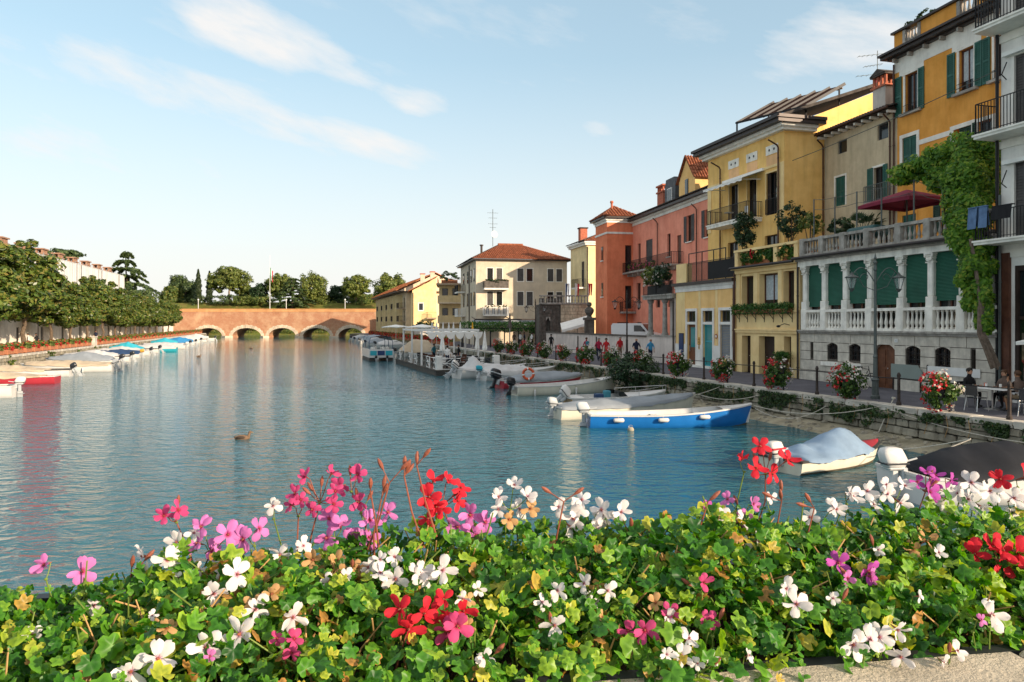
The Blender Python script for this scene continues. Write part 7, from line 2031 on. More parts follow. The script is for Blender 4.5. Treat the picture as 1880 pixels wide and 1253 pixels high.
def parasol_open(name, lab, loc, r, h, m, n=8, rz=0, drop=.45):
    t = thing(name, lab, 'parasol', loc, rz)
    MB().tube([(0,0,0), (0,0,h)], .03, 8).build('pole', 'steel', t); MB().lathe([(.35,0),(.35,.09),(.05,.12)], n=14).build('base', 'stone_grey', t)
    mb = MB()
    for i in range(n):
        a, b = 2*math.pi*i/n, 2*math.pi*(i+1)/n; A = (r*math.cos(a), r*math.sin(a), h-drop); B_ = (r*math.cos(b), r*math.sin(b), h-drop); mid = tuple((A[k]+B_[k])/2*.98 if k < 2 else A[2]+.04 for k in range(3))
        mb.add([A, mid, B_, (0, 0, h+.05)], [(0,1,3),(1,2,3)]); mb.add([A, mid, B_, (B_[0], B_[1], B_[2]-.12), (mid[0], mid[1], mid[2]-.1), (A[0], A[1], A[2]-.12)], [(0,5,4,1),(1,4,3,2)])
    mb.build('canopy', m, t)
    for i in range(n): MB().tube([(0,0,h-.02), (r*.97*math.cos(2*math.pi*i/n), r*.97*math.sin(2*math.pi*i/n), h-drop)], .01, 4).build('rib', 'steel', t)
    return t
parasol_open('white_parasol', 'white cafe parasol reaching in from the right edge', qpt(22.6, 3.6, ZQ), 2.0, 2.75, 'canvas_white', 4, R(20), .42)
def parasol_closed(lab, loc, h=2.7, m='canvas_white', group='closed parasols'):
    t = thing('closed_parasol', lab, 'parasol', loc, 0, group)
    MB().tube([(0,0,0), (0,0,h)], .025, 6).build('pole', 'steel', t); MB().lathe([(.25,0),(.25,.07),(.04,.09)], n=10).build('base', 'stone_grey', t)
    mb = MB(); n = 12; prof = [(.02, h+.06), (.07, h-.12), (.14, h-.7), (.24, h-1.35), (.20, h-1.5)]
    vs_ = []
    for r, z in prof:
        for i in range(n): rr = r*(1 if i % 2 else .62); vs_.append((rr*math.cos(2*math.pi*i/n), rr*math.sin(2*math.pi*i/n), z))
    mb.add(vs_, [(k*n+i, k*n+(i+1) % n, (k+1)*n+(i+1) % n, (k+1)*n+i) for k in range(len(prof)-1) for i in range(n)]); mb.build('canopy', m, t)
    return t
# ================================================================== FLOATING CAFE
pf = QF.thing('floating_cafe', 'dark floating cafe platform with white canopy frame moored to the right quay', 'platform')
xa, xb = qx(79), qx(60.5)
MB().rbox(xa, xb, -8.6, -3.2, -.3, .38, .06, 1).build('pontoon', 'boat_dark', pf)
nb = 26
for i in range(nb): MB().box(xa + (xb-xa)*i/nb + .015, xa + (xb-xa)*(i+1)/nb - .015, -8.65, -3.15, .38, .44).build('plank', 'deck_wood', pf)
cx0, cx1 = qx(75.5), qx(66.9)
for x in (cx0, (cx0+cx1)/2, cx1):
    for y in (-8.4, -3.3): MB().box(x-.07, x+.07, y-.07, y+.07, .44, 3.4).build('post', 'white_paint', pf)
for y in (-8.4, -3.3): MB().box(cx0-.1, cx1+.1, y-.08, y+.08, 3.4, 3.58).build('beam', 'white_paint', pf)
for x in (cx0, (cx0+cx1)/2, cx1): MB().box(x-.06, x+.06, -8.32, -3.38, 3.41, 3.57).build('beam', 'white_paint', pf)
ns = 6
for i in range(ns):        # scalloped canvas swags
    y0_, y1_ = -7.9 + 5.0*i/ns, -7.9 + 5.0*(i+1)/ns; mb = MB(); k = 12; ml = 4
    g = []
    for a in range(k+1):
        for b in range(ml+1):
            f = a/k; q = b/ml; sag = math.sin(math.pi*f); g.append((cx1 + .05 - 4.2*(1-q)*.9, y0_+(y1_-y0_)*f, 3.38 - .12*sag - q*.10 - .30*q*q*sag))
    mb.add(g, [(a*(ml+1)+b, (a+1)*(ml+1)+b, (a+1)*(ml+1)+b+1, a*(ml+1)+b+1) for a in range(k) for b in range(ml)])
    vv = [(cx1+.05, y0_+(y1_-y0_)*a/k, 3.36 - .05*math.sin(math.pi*a/k)) for a in range(k+1)] + [(cx1+.06, y0_+(y1_-y0_)*a/k, 3.20 - .50*math.sin(math.pi*a/k)**.7) for a in range(k+1)]
    mb.add(vv, [(a, a+1, k+2+a, k+1+a) for a in range(k)]); mb.build('canopy_swag', 'canvas_white', pf, smooth=True)
# lattice rail round the platform
for (p, q_) in (((xb-.1, -8.5), (xb-.1, -3.3)), ((xb-.1, -8.5), (xa+.1, -8.5))):
    L_ = math.hypot(q_[0]-p[0], q_[1]-p[1]); n = max(2, round(L_/1.4))
    for i in range(n):
        a = (p[0]+(q_[0]-p[0])*i/n, p[1]+(q_[1]-p[1])*i/n); b = (p[0]+(q_[0]-p[0])*(i+1)/n, p[1]+(q_[1]-p[1])*(i+1)/n)
        if i == 0 or i == n-1 or i % 3 != 1:
            mb = MB(); m_k = 'white_paint' if i % 2 == 0 else 'iron_grey'
            for z in (.5, .95, 1.35): mb.bar((a[0], a[1], z), (b[0], b[1], z), .05, .05)
            mb.bar((a[0], a[1], .5), (b[0], b[1], 1.35), .035, .035); mb.bar((a[0], a[1], 1.35), (b[0], b[1], .5), .035, .035)
            mb.box(a[0]-.04, a[0]+.04, a[1]-.04, a[1]+.04, .44, 1.4); mb.build('rail_panel', m_k, pf)
for x, y in ((xb-.3, -8.3), (xb-.3, -3.6), (cx1, -6)): MB().rbox(x-.25, x+.25, y-.25, y+.25, .44, 1.55, .03, 1).build('planter_block', 'pl_white', pf)
qq = random.Random(12); ti = 0
gm = 'tables on the floating cafe'; gch = 'chairs on the floating cafe'
for ix, fx in enumerate((61.8, 63.8, 66.0, 69.0, 72.0)):
    for iy, y in enumerate((-7.4, -5.7, -4.2)):
        ti += 1; c = QF.w(qx(fx), y, .44)
        table('%s table from the near end, %s row from the water, on the floating cafe' % (ORD[ix], ORD[iy]), c, rzq, .7, .7, .74, qq.choice(['white_paint', 'dark_wood']), 'iron', gm)
        for s in (-1, 1):
            c2 = QF.w(qx(fx)+s*.75, y+qq.uniform(-.1, .1), .44)
            chair('%s chair of the %s table from the near end, %s row from the water' % ('near' if s > 0 else 'far', ORD[ix], ORD[iy]), c2, rzq + (R(90) if s > 0 else -R(90)), qq.choice(['plastic_dark', 'brown_wood', 'white_paint']), 'iron', gch)
for fx, y, lab, h in ((61.3, -7.9, 'closed white parasol at the outer corner of the floating cafe', 3.0), (61.6, -4.3, 'closed white parasol at the inner corner of the floating cafe', 3.0), (64.8, -4.0, 'closed white parasol behind the inner corner of the floating cafe', 2.9)):
    parasol_closed(lab, QF.w(qx(fx), y, .44), h)
for i, px in enumerate((793, 801.5, 813.5, 824, 832.5, 845)): parasol_closed('%s closed white parasol from the left showing above the cafe canopy' % ORD[i], (X(px, 86), 86, ZQ), 2.95)
parasol_closed('closed yellow parasol standing behind the cafe canopy', (X(867.5, 86), 86, ZQ), 2.95, 'canvas_yellow'); parasol_closed('tall closed dark parasol by the vine pergola', (X(936, 75), 75, ZQ), 3.9, 'canvas_dark')
parasol_open('white_parasol', 'wide flat white parasol left of the cafe canopy', (X(775, 92), 92, ZQ), 2.1, 2.7, 'canvas_white', 4, R(20), .3); parasol_open('white_parasol', 'farther flat white parasol on the right quay', (X(727, 112), 112, ZQ), 2.2, 2.6, 'canvas_white', 4, R(20), .3)
for i, (fx, y, sh) in enumerate(((64.9, -6.6, 'shirt_white'), (67.5, -4.9, 'trouser_black'), (70.5, -6.5, 'shirt_teal'))):
    person(['guest in white standing on the floating cafe', 'waiter in black on the floating cafe', 'guest in teal on the floating cafe'][i], QF.w(qx(fx), y, .44), i*2.0, 'stand', 1.72, sh, 'trouser_navy', group='people on the floating cafe')
# ---- vine pergola / hedge of the terrace in front of the cream house
t = thing('vine_pergola', 'clipped green vine pergola in front of the cream house', 'pergola', (X(848, 88), 88, ZQ))
WV = X(978, 88)-X(848, 88)
for i in range(6): MB().box(WV*i/5-.06, WV*i/5+.06, -.06, .06, 0, 2.2).build('post', 'iron', t); MB().box(WV*i/5-.06, WV*i/5+.06, 2.0, 2.12, 0, 2.2).build('post', 'iron', t)
for y in (0, 2.06): MB().box(-.2, WV+.2, y-.06, y+.06, 2.2, 2.32).build('beam', 'iron', t)
rs = np.random.RandomState(77); n = 5200; pp = np.stack([rs.uniform(-.3, WV+.3, n), rs.uniform(-.5, 2.5, n), rs.uniform(1.9, 3.0, n)], 1); k = (pp[:, 1] < -.2) | (pp[:, 2] > 2.75) | (rs.uniform(0, 1, n) < .3); pp = pp[k] + rs.normal(0, .07, (k.sum(), 3))
leaf_cloud('leaves', pp, np.tile([[0, -.7, .6]], (len(pp), 1)), .2, 'leaf_hedge', 78, parent=t)
p, q = crown_pts(700, [(WV-.1, 0, 1.4, .5, .5, 1.2)], clumps=20, cr=.3, seed=79); leaf_cloud('trailing_leaves', p, q, .2, 'leaf_hedge', 79, parent=t)
# ================================================================== BOATS
def outboard(par, x, z, m='motor_black', tilt=0.0, s=1.0, stripe=None, leg='motor_grey', y=0.0):
    """outboard motor on the transom: cowl with leg, propeller and clamp as its pieces; tilt in degrees lifts the leg astern"""
    cm_ = MB(); prof = [(.15,-.02,.13), (.21,.0,.165), (.25,.13,.175), (.235,.25,.165), (.19,.335,.14), (.09,.36,.08)]; n = 16; vs_ = []
    for rx, zz, ry in prof:
        for k in range(n):
            a = 2*math.pi*k/n; c, sn = math.cos(a), math.sin(a); e = .55
            vs_.append((math.copysign(abs(c)**e, c)*rx - .03 - .05*(zz > .2), math.copysign(abs(sn)**e, sn)*ry*.85, zz))
    cm_.add(vs_, [(k*n+i, k*n+(i+1) % n, (k+1)*n+(i+1) % n, (k+1)*n+i) for k in range(len(prof)-1) for i in range(n)] + [tuple(range(n-1, -1, -1)), tuple((len(prof)-1)*n+i for i in range(n))])
    o = cm_.build('outboard_motor', m, par, smooth=True, loc=(x-.14*s, y, z+.12*s)); o.rotation_euler = (0, R(tilt), 0); o.scale = (s, s, s)
    MB().rbox(-.2, .16, -.12, .12, -.07, .0, .03, 1).rbox(-.09, .06, -.05, .05, -.45, -.05, .025, 1).rbox(-.16, .10, -.035, .035, -.82, -.42, .02, 1).rbox(-.24, .08, -.1, .1, -.56, -.54, .008, 1).ell((-.03, 0, -.76), .2, .055, .055, 8, 6).prism([(-.06, -.8), (.06, -.8), (-.08, -.98)], -.012, .012).build('leg', leg, o)
    pr = MB()
    for k in range(3):
        a = 2*math.pi*k/3; pr.add([(-.22, .02*math.cos(a), -.76+.02*math.sin(a)), (-.25, .13*math.cos(a-.4), -.76+.13*math.sin(a-.4)), (-.21, .14*math.cos(a+.4), -.76+.14*math.sin(a+.4))], [(0,1,2)])
    pr.tube([(-.17, 0, -.76), (-.27, 0, -.76)], .03, 6).build('propeller', 'motor_grey', o)
    MB().rbox(.08, .2, -.12, .12, -.28, -.02, .02, 1).tube([(.1, 0, .05), (.5, .05, .12)], .018, 6).build('clamp', 'motor_grey', o)
    if True: MB().rbox(-.27, .215, -.155, .155, .04, .075, .012, 1).build('cowl_band', 'plastic_dark', o)
    if stripe: MB().rbox(-.30, .20, -.158, .158, .15, .20, .012, 1).build('stripe', stripe, o)
    return o
class Boat:
    def __init__(s, name, lab, stern, bow, B=1.7, D=.5, rise=.5, hull='boat_white', top=None, cat='boat', group=None, draft=.22, stw=.82, rake=.5, rim='boat_white'):
        d = Vector((bow[0]-stern[0], bow[1]-stern[1], 0)); s.L = d.length
        s.t = thing(name, lab, cat, (stern[0], stern[1], 0), math.atan2(d.y, d.x), group)
        s.B, s.D, s.rise, s.draft, s.stw, s.rake = B, D, rise, draft, stw, rake
        n = 18; wd = [1, .985, .94, .80, .5, 0]; ht = [0, .22, .52, .78, .93, 1]; s.n = n
        mb = MB(); vs_ = []
        for i in range(n+1):
            f = i/n
            for sg in (1, -1):
                for w_, h_ in zip(wd, ht):
                    b, zs, zk = s.hb(f), s.sheer(f), s.keel(f); vs_.append((s.px(f, h_), sg*b*(w_ if f < .95 else w_), zs+(zk-zs)*h_))
        k = len(wd); mats = [hull, top or hull, 'waterline']
        for i in range(n):
            for sg in (0, 1):
                for j in range(k-1):
                    a = i*2*k + sg*k + j; b = a + 2*k
                    zc = (vs_[a][2]+vs_[a+1][2])/2; mi = 1 if j == 0 else 0
                    if zc < .03: mi = 2
                    mb.f.append((a, a+1, b+1, b) if sg == 0 else (a, b, b+1, a+1)); mb.m.append(mi)
        mb.v = vs_; mb.f.append(tuple(range(k)) + tuple(range(2*k-1, k-1, -1))); mb.m.append(0)      # transom
        mb.build('hull', mats, s.t, smooth=True, auto=40)
        g = MB()
        for sg in (1, -1):
            r = []
            for i in range(n+1):
                f = i/n; b, z = s.hb(f), s.sheer(f); x = s.px(f, 0); r.append([(x, sg*(b+.025), z-.03), (x, sg*(b+.025), z+.025), (x, sg*max(0, b-.09), z+.025), (x, sg*max(0, b-.09), z-.03)])
            for i in range(n):
                for j in range(4): g.add([r[i][j], r[i+1][j], r[i+1][(j+1) % 4], r[i][(j+1) % 4]], [(0,1,2,3)])
        b, z = s.hb(0), s.sheer(0); g.box(-.03, .08, -b, b, z-.04, z+.028); g.build('gunwale', rim, s.t)
    def hb(s, f): return s.B/2*((s.stw + (1-s.stw)*min(1, f/.38)**.8) if f < .38 else max(.012, (1-((f-.38)/.62)**2.3)**.85))
    def sheer(s, f): return s.D*(1 + .06*(1-f)**2 + s.rise*max(0, (f-.25)/.75)**2.0)
    def keel(s, f): return -s.draft*(1 - max(0, (f-.8)/.2)**2*.5)
    def px(s, f, h): return f*s.L - s.rake*h*max(0, (f-.55)/.45)**2.2
    def open(s, floor='boat_floor', inner='boat_white', benches=(.12, .42, .68), bm='boat_white', deck=.80):
        n = s.n; mb = MB(); vs_ = []
        for i in range(n+1):
            f = i/n
            for sg in (1, -1):
                b = max(0.005, s.hb(f)-.085); vs_ += [(s.px(f, 0), sg*b, s.sheer(f)), (s.px(f, .5), sg*b*.86, .06+.10*max(0, f-.6))]
        for i in range(n):
            a = i*4; b = a+4
            mb.f += [(a, b, b+1, a+1), (a+2, a+3, b+3, b+2), (a+1, b+1, b+3, a+3)]; mb.m += [0, 0, 1]
        mb.v = vs_; mb.f.append((0, 1, 3, 2)); mb.m.append(0); mb.build('interior', [inner, floor], s.t)
        for f in benches:
            b = s.hb(f)-.09; x = f*s.L; MB().rbox(x-.13, x+.13, -b, b, s.sheer(f)-.16, s.sheer(f)-.12, .01, 1).build('thwart', bm, s.t)
        s.deck(deck, 1.0, 'boat_white')
        return s
    def deck(s, f0, f1, m, camber=.05, name='foredeck', drop=.0):
        k = 10; mb = MB(); c = 6
        for i in range(k+1):
            f = f0+(f1-f0)*i/k; b = max(.005, s.hb(f)-.02)
            for j in range(c+1): q = -1+2*j/c; mb.v.append((s.px(f, 0), b*q, s.sheer(f)+.012-drop+camber*(1-q*q)))
        for i in range(k):
            for j in range(c): a = i*(c+1)+j; mb.f.append((a, a+c+1, a+c+2, a+1)); mb.m.append(0)
        mb.build(name, m, s.t, smooth=True); return s
    def tarp(s, f0, f1, ridge, m, over=.05, skirt=.16, seed=1, wr=.035, name='tarp'):
        """ridge: list of (f, height above the gunwale)"""
        k = 34; c = 12; mb = MB()
        fs = [r[0] for r in ridge]; hs = [r[1] for r in ridge]
        for i in range(k+1):
            f = f0+(f1-f0)*i/k; b = s.hb(f)+over*.6; hh = float(np.interp(f, fs, hs)); x = s.px(f, 0)
            row = [(-1.0, -skirt)] + [(-1+2*j/c, None) for j in range(c+1)] + [(1.0, -skirt)]
            for j, (q, zz) in enumerate(row):
                w_ = mnoise.noise(Vector((f*s.L*1.6+seed, q*1.3, seed)))*wr*2 + mnoise.noise(Vector((f*s.L*4.5, q*2.6+seed, 1)))*wr
                z = s.sheer(f)+.03 + (hh*(1-abs(q)**1.6) if zz is None else zz + w_*.8)
                mb.v.append((x + (0 if zz is None else 0), (b + (.03 if zz is not None else 0))*q + (w_*.4 if zz is not None else 0), z + (w_*(1-abs(q)**4) if zz is None else 0)))
        n = c+3
        for i in range(k):
            for j in range(n-1): a = i*n+j; mb.f.append((a, a+n, a+n+1, a+1)); mb.m.append(0)
        mb.f += [tuple(range(n)), tuple(k*n+j for j in range(n-1, -1, -1))]; mb.m += [0, 0]
        mb.build(name, m, s.t, smooth=True); return s
    def fender(s, f, side=-1, m='boat_white', lying=True, r=.085, l=.42):
        b = s.hb(f)+.10; x = f*s.L; z = s.sheer(f)-.16
        mb = MB()
        if lying: mb.tube([(x-l/2, side*b, z), (x-l/2+.04, side*b, z), (x+l/2-.04, side*b, z), (x+l/2, side*b, z)], [r*.5, r, r, r*.5], 10)
        else: mb.tube([(x, side*b, z-l), (x, side*b, z-l+.05), (x, side*b, z-.05), (x, side*b, z)], [r*.4, r*.7, r*.7, r*.4], 8)
        o = mb.build('fender', m, s.t, smooth=True); MB().tube([(x, side*(b-.08), z), (x, side*(b-.1), s.sheer(f)+.03)], .008, 4).build('cord', 'rope', o); return s
    def bow_rail(s, f0=.6, h=.28):
        mb = MB(); pts = []
        for f in (f0, f0+.1, f0+.2, .95, 1.0): pts.append((s.px(f, 0), s.hb(f)-.03, s.sheer(f)+h))
        full = pts + [(p[0], -p[1], p[2]) for p in reversed(pts)]; mb.tube(full, .014, 6)
        for p in full[::2]: mb.tube([(p[0], p[1], p[2]-h), p], .011, 5)
        mb.build('bow_rail', 'steel', s.t); return s
    def screen(s, f, h=.35, m='glass'):
        b = s.hb(f)*.85; z = s.sheer(f)+.03; x = f*s.L
        w_ = MB().add([(x, -b, z), (x, b, z), (x-.2, b*.9, z+h), (x-.2, -b*.9, z+h), (x-.45, -b*1.05, z), (x-.5, -b*.95, z+h), (x-.45, b*1.05, z), (x-.5, b*.95, z+h)], [(0,1,2,3), (4,0,3,5), (1,6,7,2)]).build('windscreen', m, s.t)
        return s
    def motor(s, m='motor_black', tilt=0, sc_=1.0, stripe=None, leg='motor_grey'): outboard(s.t, 0, s.sheer(0)-.02, m, tilt, sc_, stripe, leg); return s
gR = 'boats moored along the right quay'; gL = 'boats moored along the left quay'
# --- right quay, near to far
b = Boat('tarped_boat', 'white boat under a black tarp in the lower right behind the flowers', PG(1655, 916, 0), PG(1985, 903, 0), 2.3, .62, .30, 'boat_white', group=gR, rim='boat_white')
b.tarp(.10, .96, [(.10, .15), (.2, .42), (.45, .62), (.7, .5), (.96, .12)], 'tarp_black', skirt=.10, wr=.05).motor('boat_white', 0, 1.25, None, 'boat_white').fender(.22)
b = Boat('speedboat', 'small cream speedboat with red foredeck under a blue tarp', PG(1432, 867, 0), PG(1612, 839, 0), 1.65, .36, .45, 'boat_cream', 'boat_cream', group=gR, stw=.9, rim='boat_dark')
b.deck(.60, 1.0, 'boat_red').deck(0, .12, 'boat_red', name='aft_deck').tarp(.05, .74, [(.05, .10), (.2, .22), (.34, .26), (.44, .52), (.56, .66), (.66, .50), (.74, .08)], 'tarp_blue', skirt=.05, wr=.06, seed=5).motor('boat_white', 0, 1.1, 'boat_red', 'motor_grey')
b = Boat('rowing_boat', 'bright blue wooden rowing boat with white rim and three white fenders', PG(1079, 783, 0), PG(1380, 780, 0), 1.75, .48, .75, 'boat_blue', 'boat_blue', group=gR, rake=.25, stw=.75)
b.open('boat_floor').fender(.16).fender(.42).fender(.67).motor('motor_white', 0, 1.05, None, 'motor_grey')
b = Boat('covered_boat', 'cream rowing boat under a grey tarp behind the blue boat', PG(1020, 769, 0), PG(1276, 756, 0), 1.75, .5, .75, 'boat_cream', group=gR, rake=.3, stw=.75)
b.tarp(.0, .97, [(0, .05), (.25, .22), (.6, .20), (.97, .04)], 'tarp_grey', skirt=.12, seed=2).motor('motor_grey', 8, .9)
b = Boat('motorboat', 'yellow-hulled motorboat with white deck and bow rail', PG(1040, 752, 0), PG(1222, 745.5, 0), 1.9, .56, .35, 'boat_yellow', 'boat_white', group=gR, rim='boat_white')
b.deck(.52, 1.0, 'boat_white', .08).deck(0, .12, 'boat_white', name='aft_deck').open('boat_floor', benches=(.3,), deck=.95).bow_rail(.55).screen(.54, .22).fender(.55, lying=False).motor('boat_white', 52, 1.15, None, 'motor_grey')
t_ = b.t; MB().rbox(1.35, 1.75, -.5, -.1, .45, .75, .06, 2).build('blue_bundle', 'tarp_navy', t_); MB().rbox(2.0, 2.3, -.1, .3, .45, .85, .06, 2).build('green_bundle', 'shirt_teal', t_)
b = Boat('rowing_boat', 'long cream rowing boat with black outboard in front of the red and grey boat', PG(943, 726, 0), PG(1132, 718, 0), 1.75, .5, .85, 'boat_cream', 'boat_cream', group=gR, rake=.25, stw=.75)
b.open('boat_white').fender(.14, lying=False, l=.5).fender(.52, lying=False, l=.5).motor('motor_black', 12, 1.1, None, 'motor_black')
b = Boat('covered_boat', 'red-hulled boat under a grey-blue tarp with an orange lifebuoy', PG(916, 713, 0), PG(1070, 706, 0), 1.9, .5, .5, 'boat_red', 'boat_white', group=gR)
b.tarp(.12, .96, [(.12, .15), (.4, .42), (.7, .34), (.96, .06)], 'tarp_grey', skirt=.12, seed=7).motor('motor_black', 18, 1.5, 'motor_grey', 'motor_black')
lb = thing('lifebuoy', 'orange and white lifebuoy propped on the red covered boat', 'lifebuoy', P(970, 687, 47.0), 0)
mb = MB(); nT = 24
for i in range(nT):
    a0, a1 = 2*math.pi*i/nT, 2*math.pi*(i+1)/nT; mb.tube([(.33*math.cos(a0), 0, .33*math.sin(a0)), (.33*math.cos(a1), 0, .33*math.sin(a1))], .085, 8, 1 if i % 6 == 0 else 0, cap=False)
mb.build('ring', ['orange_ring', 'white_paint'], lb, smooth=True); MB().tube([(.43*math.cos(a*.5236), .0, .43*math.sin(a*.5236)) for a in range(13)], .012, 5).build('cord', 'rope', lb)
b = Boat('covered_boat', 'white boat under a draped white tarp with bow rail, next to the red covered boat', PG(884, 699, 0), PG(1020, 693, 0), 2.1, .6, .4, 'boat_white', group=gR)
b.tarp(.0, .66, [(0, .15), (.2, .45), (.45, .35), (.66, .1)], 'tarp_white', skirt=.3, seed=9, wr=.08).deck(.6, 1, 'boat_white').bow_rail(.5, .35).motor('tarp_teal', 5, 1.0)
b = Boat('covered_boat', 'white boat with a tent-shaped white tarp and raised outboard beside the floating cafe', PG(838, 695, 0), PG(965, 689.5, 0), 2.2, .65, .4, 'boat_white', 'boat_white', group=gR)
b.tarp(.04, .75, [(.04, .05), (.12, .15), (.22, .95), (.34, .4), (.75, .1)], 'tarp_white', skirt=.1, seed=11, wr=.06).deck(.7, 1, 'boat_white').bow_rail(.6, .35).motor('boat_white', 38, 1.3, 'motor_black', 'motor_grey')
# --- teal and white pontoon houseboat
Yh = 80.0; t = thing('houseboat', 'boxy white and teal tour boat with dark canopy moored left of the floating cafe', 'boat', (X(700, Yh), Yh, 0), R(18), gR)
for s_ in (-.95, .95): MB().rbox(s_-.35, s_+.35, 0, 6.5, -.35, .35, .15, 2).build('float', 'boat_dark', t)
MB().rbox(-1.3, 1.3, -.1, 6.6, .35, .5, .04, 1).build('deck', 'boat_white', t)
MB().box(-1.3, 1.3, -.1, -.02, .5, 1.28).box(-1.3, -1.24, -.02, 6.5, .5, 1.28).box(1.24, 1.3, -.02, 6.5, .5, 1.28).build('bulwark', 'boat_white', t)
for a, b_, m_k in ((-1.2, -.5, 'boat_teal'), (-.42, .36, 'navy_paint'), (.44, 1.2, 'boat_teal')): box('stern_panel', m_k, t, a, b_, -.13, -.1, .62, 1.12)
for y in (.3, 3.3, 6.2):
    MB().tube([(-1.25, y, 1.28), (-1.28, y-.1, 2.0), (-1.1, y, 2.55), (0, y, 2.75), (1.1, y, 2.55), (1.28, y-.1, 2.0), (1.25, y, 1.28)], .035, 6).build('canopy_hoop', 'tarp_navy', t)
mb = MB(); pr = [(-1.25, 2.2), (-1.08, 2.55), (-.5, 2.7), (0, 2.76), (.5, 2.7), (1.08, 2.55), (1.25, 2.2)]
mb.add([(x, y, z) for y in (.1, 6.3) for x, z in pr], [(i, i+1, i+8, i+7) for i in range(6)]); mb.build('canopy', 'tarp_grey', t)
for x, y in ((-.8, .8), (.2, .7), (.8, 1.6), (-.4, 2.2)): MB().rbox(x-.22, x+.22, y-.2, y+.2, .5, 1.5, .06, 1).build('seat', 'canvas_white', t)
MB().tube([(.25+.22*math.cos(a*math.pi/6), .35, 1.45+.22*math.sin(a*math.pi/6)) for a in range(13)], .02, 5).build('wheel', 'motor_black', t)
for x in (-.6, .6): outboard(t, x, .25, 'motor_black', 0, .8).rotation_euler = (0, 0, R(90))
for o in [o for o in t.children if o.name.startswith('outboard')]: o.location = (o.location.x+.14*.8, -.3, .35)
for i, (px, py, L_, m_k, lab) in enumerate(((727, 657, 7.0, 'tarp_beige', 'white cabin boat under a beige canopy between tour boat and cafe'), (690, 640.5, 6, 'tarp_white', 'white covered boat behind the tour boat'), (672, 636.5, 6, 'tarp_grey', 'grey covered boat, second left of the tour boat'), (661, 632.5, 6, 'tarp_white', 'white covered boat, third left of the tour boat'), (652, 629.5, 6, 'tarp_grey', 'small grey covered boat near the right bridge end'), (645, 627, 6, 'tarp_white', 'farthest white boat by the right bridge end'))):
    s_ = PG(px, py, 0); e = s_ + Vector((.95, .3125, 0))*L_
    b = Boat('covered_boat', lab, s_, e, 2.2, .65, .4, 'boat_white', group=gR); b.tarp(.05, .7, [(.05, .3), (.3, .75 if i else 1.5), (.55, .6 if i else 1.3), (.7, .1)], m_k, skirt=.12, seed=20+i).deck(.6, 1, 'boat_white').motor('motor_black', 20, 1.1)
# --- left quay, near to far (bows to the wall, sterns to the canal)
LB = [(30, 729, 6.2, 1.9, .62, 'boat_white', None, 'tarp_white', [(.2, .25), (.6, .35), (.95, .1)], 'boat_white', 0, 'white boat with white-cowled outboard cut by the left edge'),
      (106, 704, 7.0, 1.8, .50, 'boat_red', 'boat_red', 'tarp_beige', [(.12, .02), (.5, .30), (.95, .1)], None, 0, 'red rowing boat with two white fenders and beige tarp'),
      (132, 691, 6.5, 1.9, .52, 'boat_white', None, 'tarp_beige', [(.25, .02), (.6, .35), (.95, .1)], 'motor_black', 35, 'white boat with dark tilted outboard behind the red boat'),
      (209, 682, 7.0, 2.1, .55, 'boat_white', 'boat_white', 'tarp_beige', [(.03, .15), (.4, .38), (.7, .34), (.95, .1)], 'motor_grey', 20, 'long white boat fully under a tan tarp'),
      (221, 672, 6.4, 2.0, .6, 'boat_white', None, 'tarp_grey', [(.1, .25), (.45, .75), (.7, .45), (.95, .1)], 'motor_black', 25, 'white boat under a pale grey tent tarp behind the tan one'),
      (240, 665, 6.6, 2.2, .6, 'boat_white', None, 'tarp_white', [(.2, .3), (.5, .7), (.95, .1)], 'motor_black', 20, 'white boat with white tarp and dark outboard, first beyond the tent tarp'),
      (258, 658, 6.4, 2.0, .55, 'boat_white', None, 'tarp_navy', [(.0, .25), (.3, .5), (.95, .1)], 'boat_yellow', 15, 'boat with navy tarp and yellow outboard'),
      (276, 653, 6.4, 2.0, .55, 'boat_white', None, 'tarp_white', [(.1, .2), (.5, .6), (.95, .1)], 'motor_black', 30, 'white boat between the navy tarp and the turquoise boat'),
      (292, 648.5, 6.4, 2.0, .55, 'boat_white', None, 'tarp_teal', [(.3, .2), (.6, .95), (.95, .1)], 'motor_black', 30, 'white boat with a small turquoise tent tarp'),
      (325, 646, 6.8, 2.1, .60, 'boat_teal', 'boat_white', 'tarp_white', [(.05, .25), (.5, .45), (.95, .1)], None, 0, 'turquoise-hulled boat with white cover'),
      (341, 641, 6.4, 2.1, .6, 'boat_white', None, 'tarp_white', [(.05, .25), (.5, .45), (.95, .1)], 'boat_white', 0, 'white boat just beyond the turquoise-hulled boat'),
      (348, 637, 6.4, 2.1, .6, 'boat_white', None, 'tarp_teal', [(.3, .3), (.6, .9), (.95, .1)], 'motor_black', 20, 'white boat with turquoise cover, second beyond the turquoise hull'),
      (358, 634.5, 6.4, 2.1, .6, 'boat_white', None, 'tarp_blue2', [(.05, .4), (.4, .9), (.95, .1)], 'motor_black', 20, 'boat under a blue tarp near the left bridge end'),
      (368, 631.5, 6.4, 2.1, .65, 'boat_white', None, 'tarp_white', [(.05, .4), (.4, .8), (.95, .1)], 'motor_black', 20, 'white covered boat, third from the left bridge end'),
      (380, 629, 6.4, 2.1, .65, 'boat_white', None, 'tarp_white', [(.2, .5), (.6, .8), (.95, .1)], 'boat_white', 30, 'white covered boat, second from the left bridge end'),
      (394, 627, 6.4, 2.1, .65, 'boat_white', None, 'tarp_white', [(.2, .4), (.6, 1.0), (.95, .1)], 'motor_black', 20, 'white cabin boat closest to the left bridge arch')]
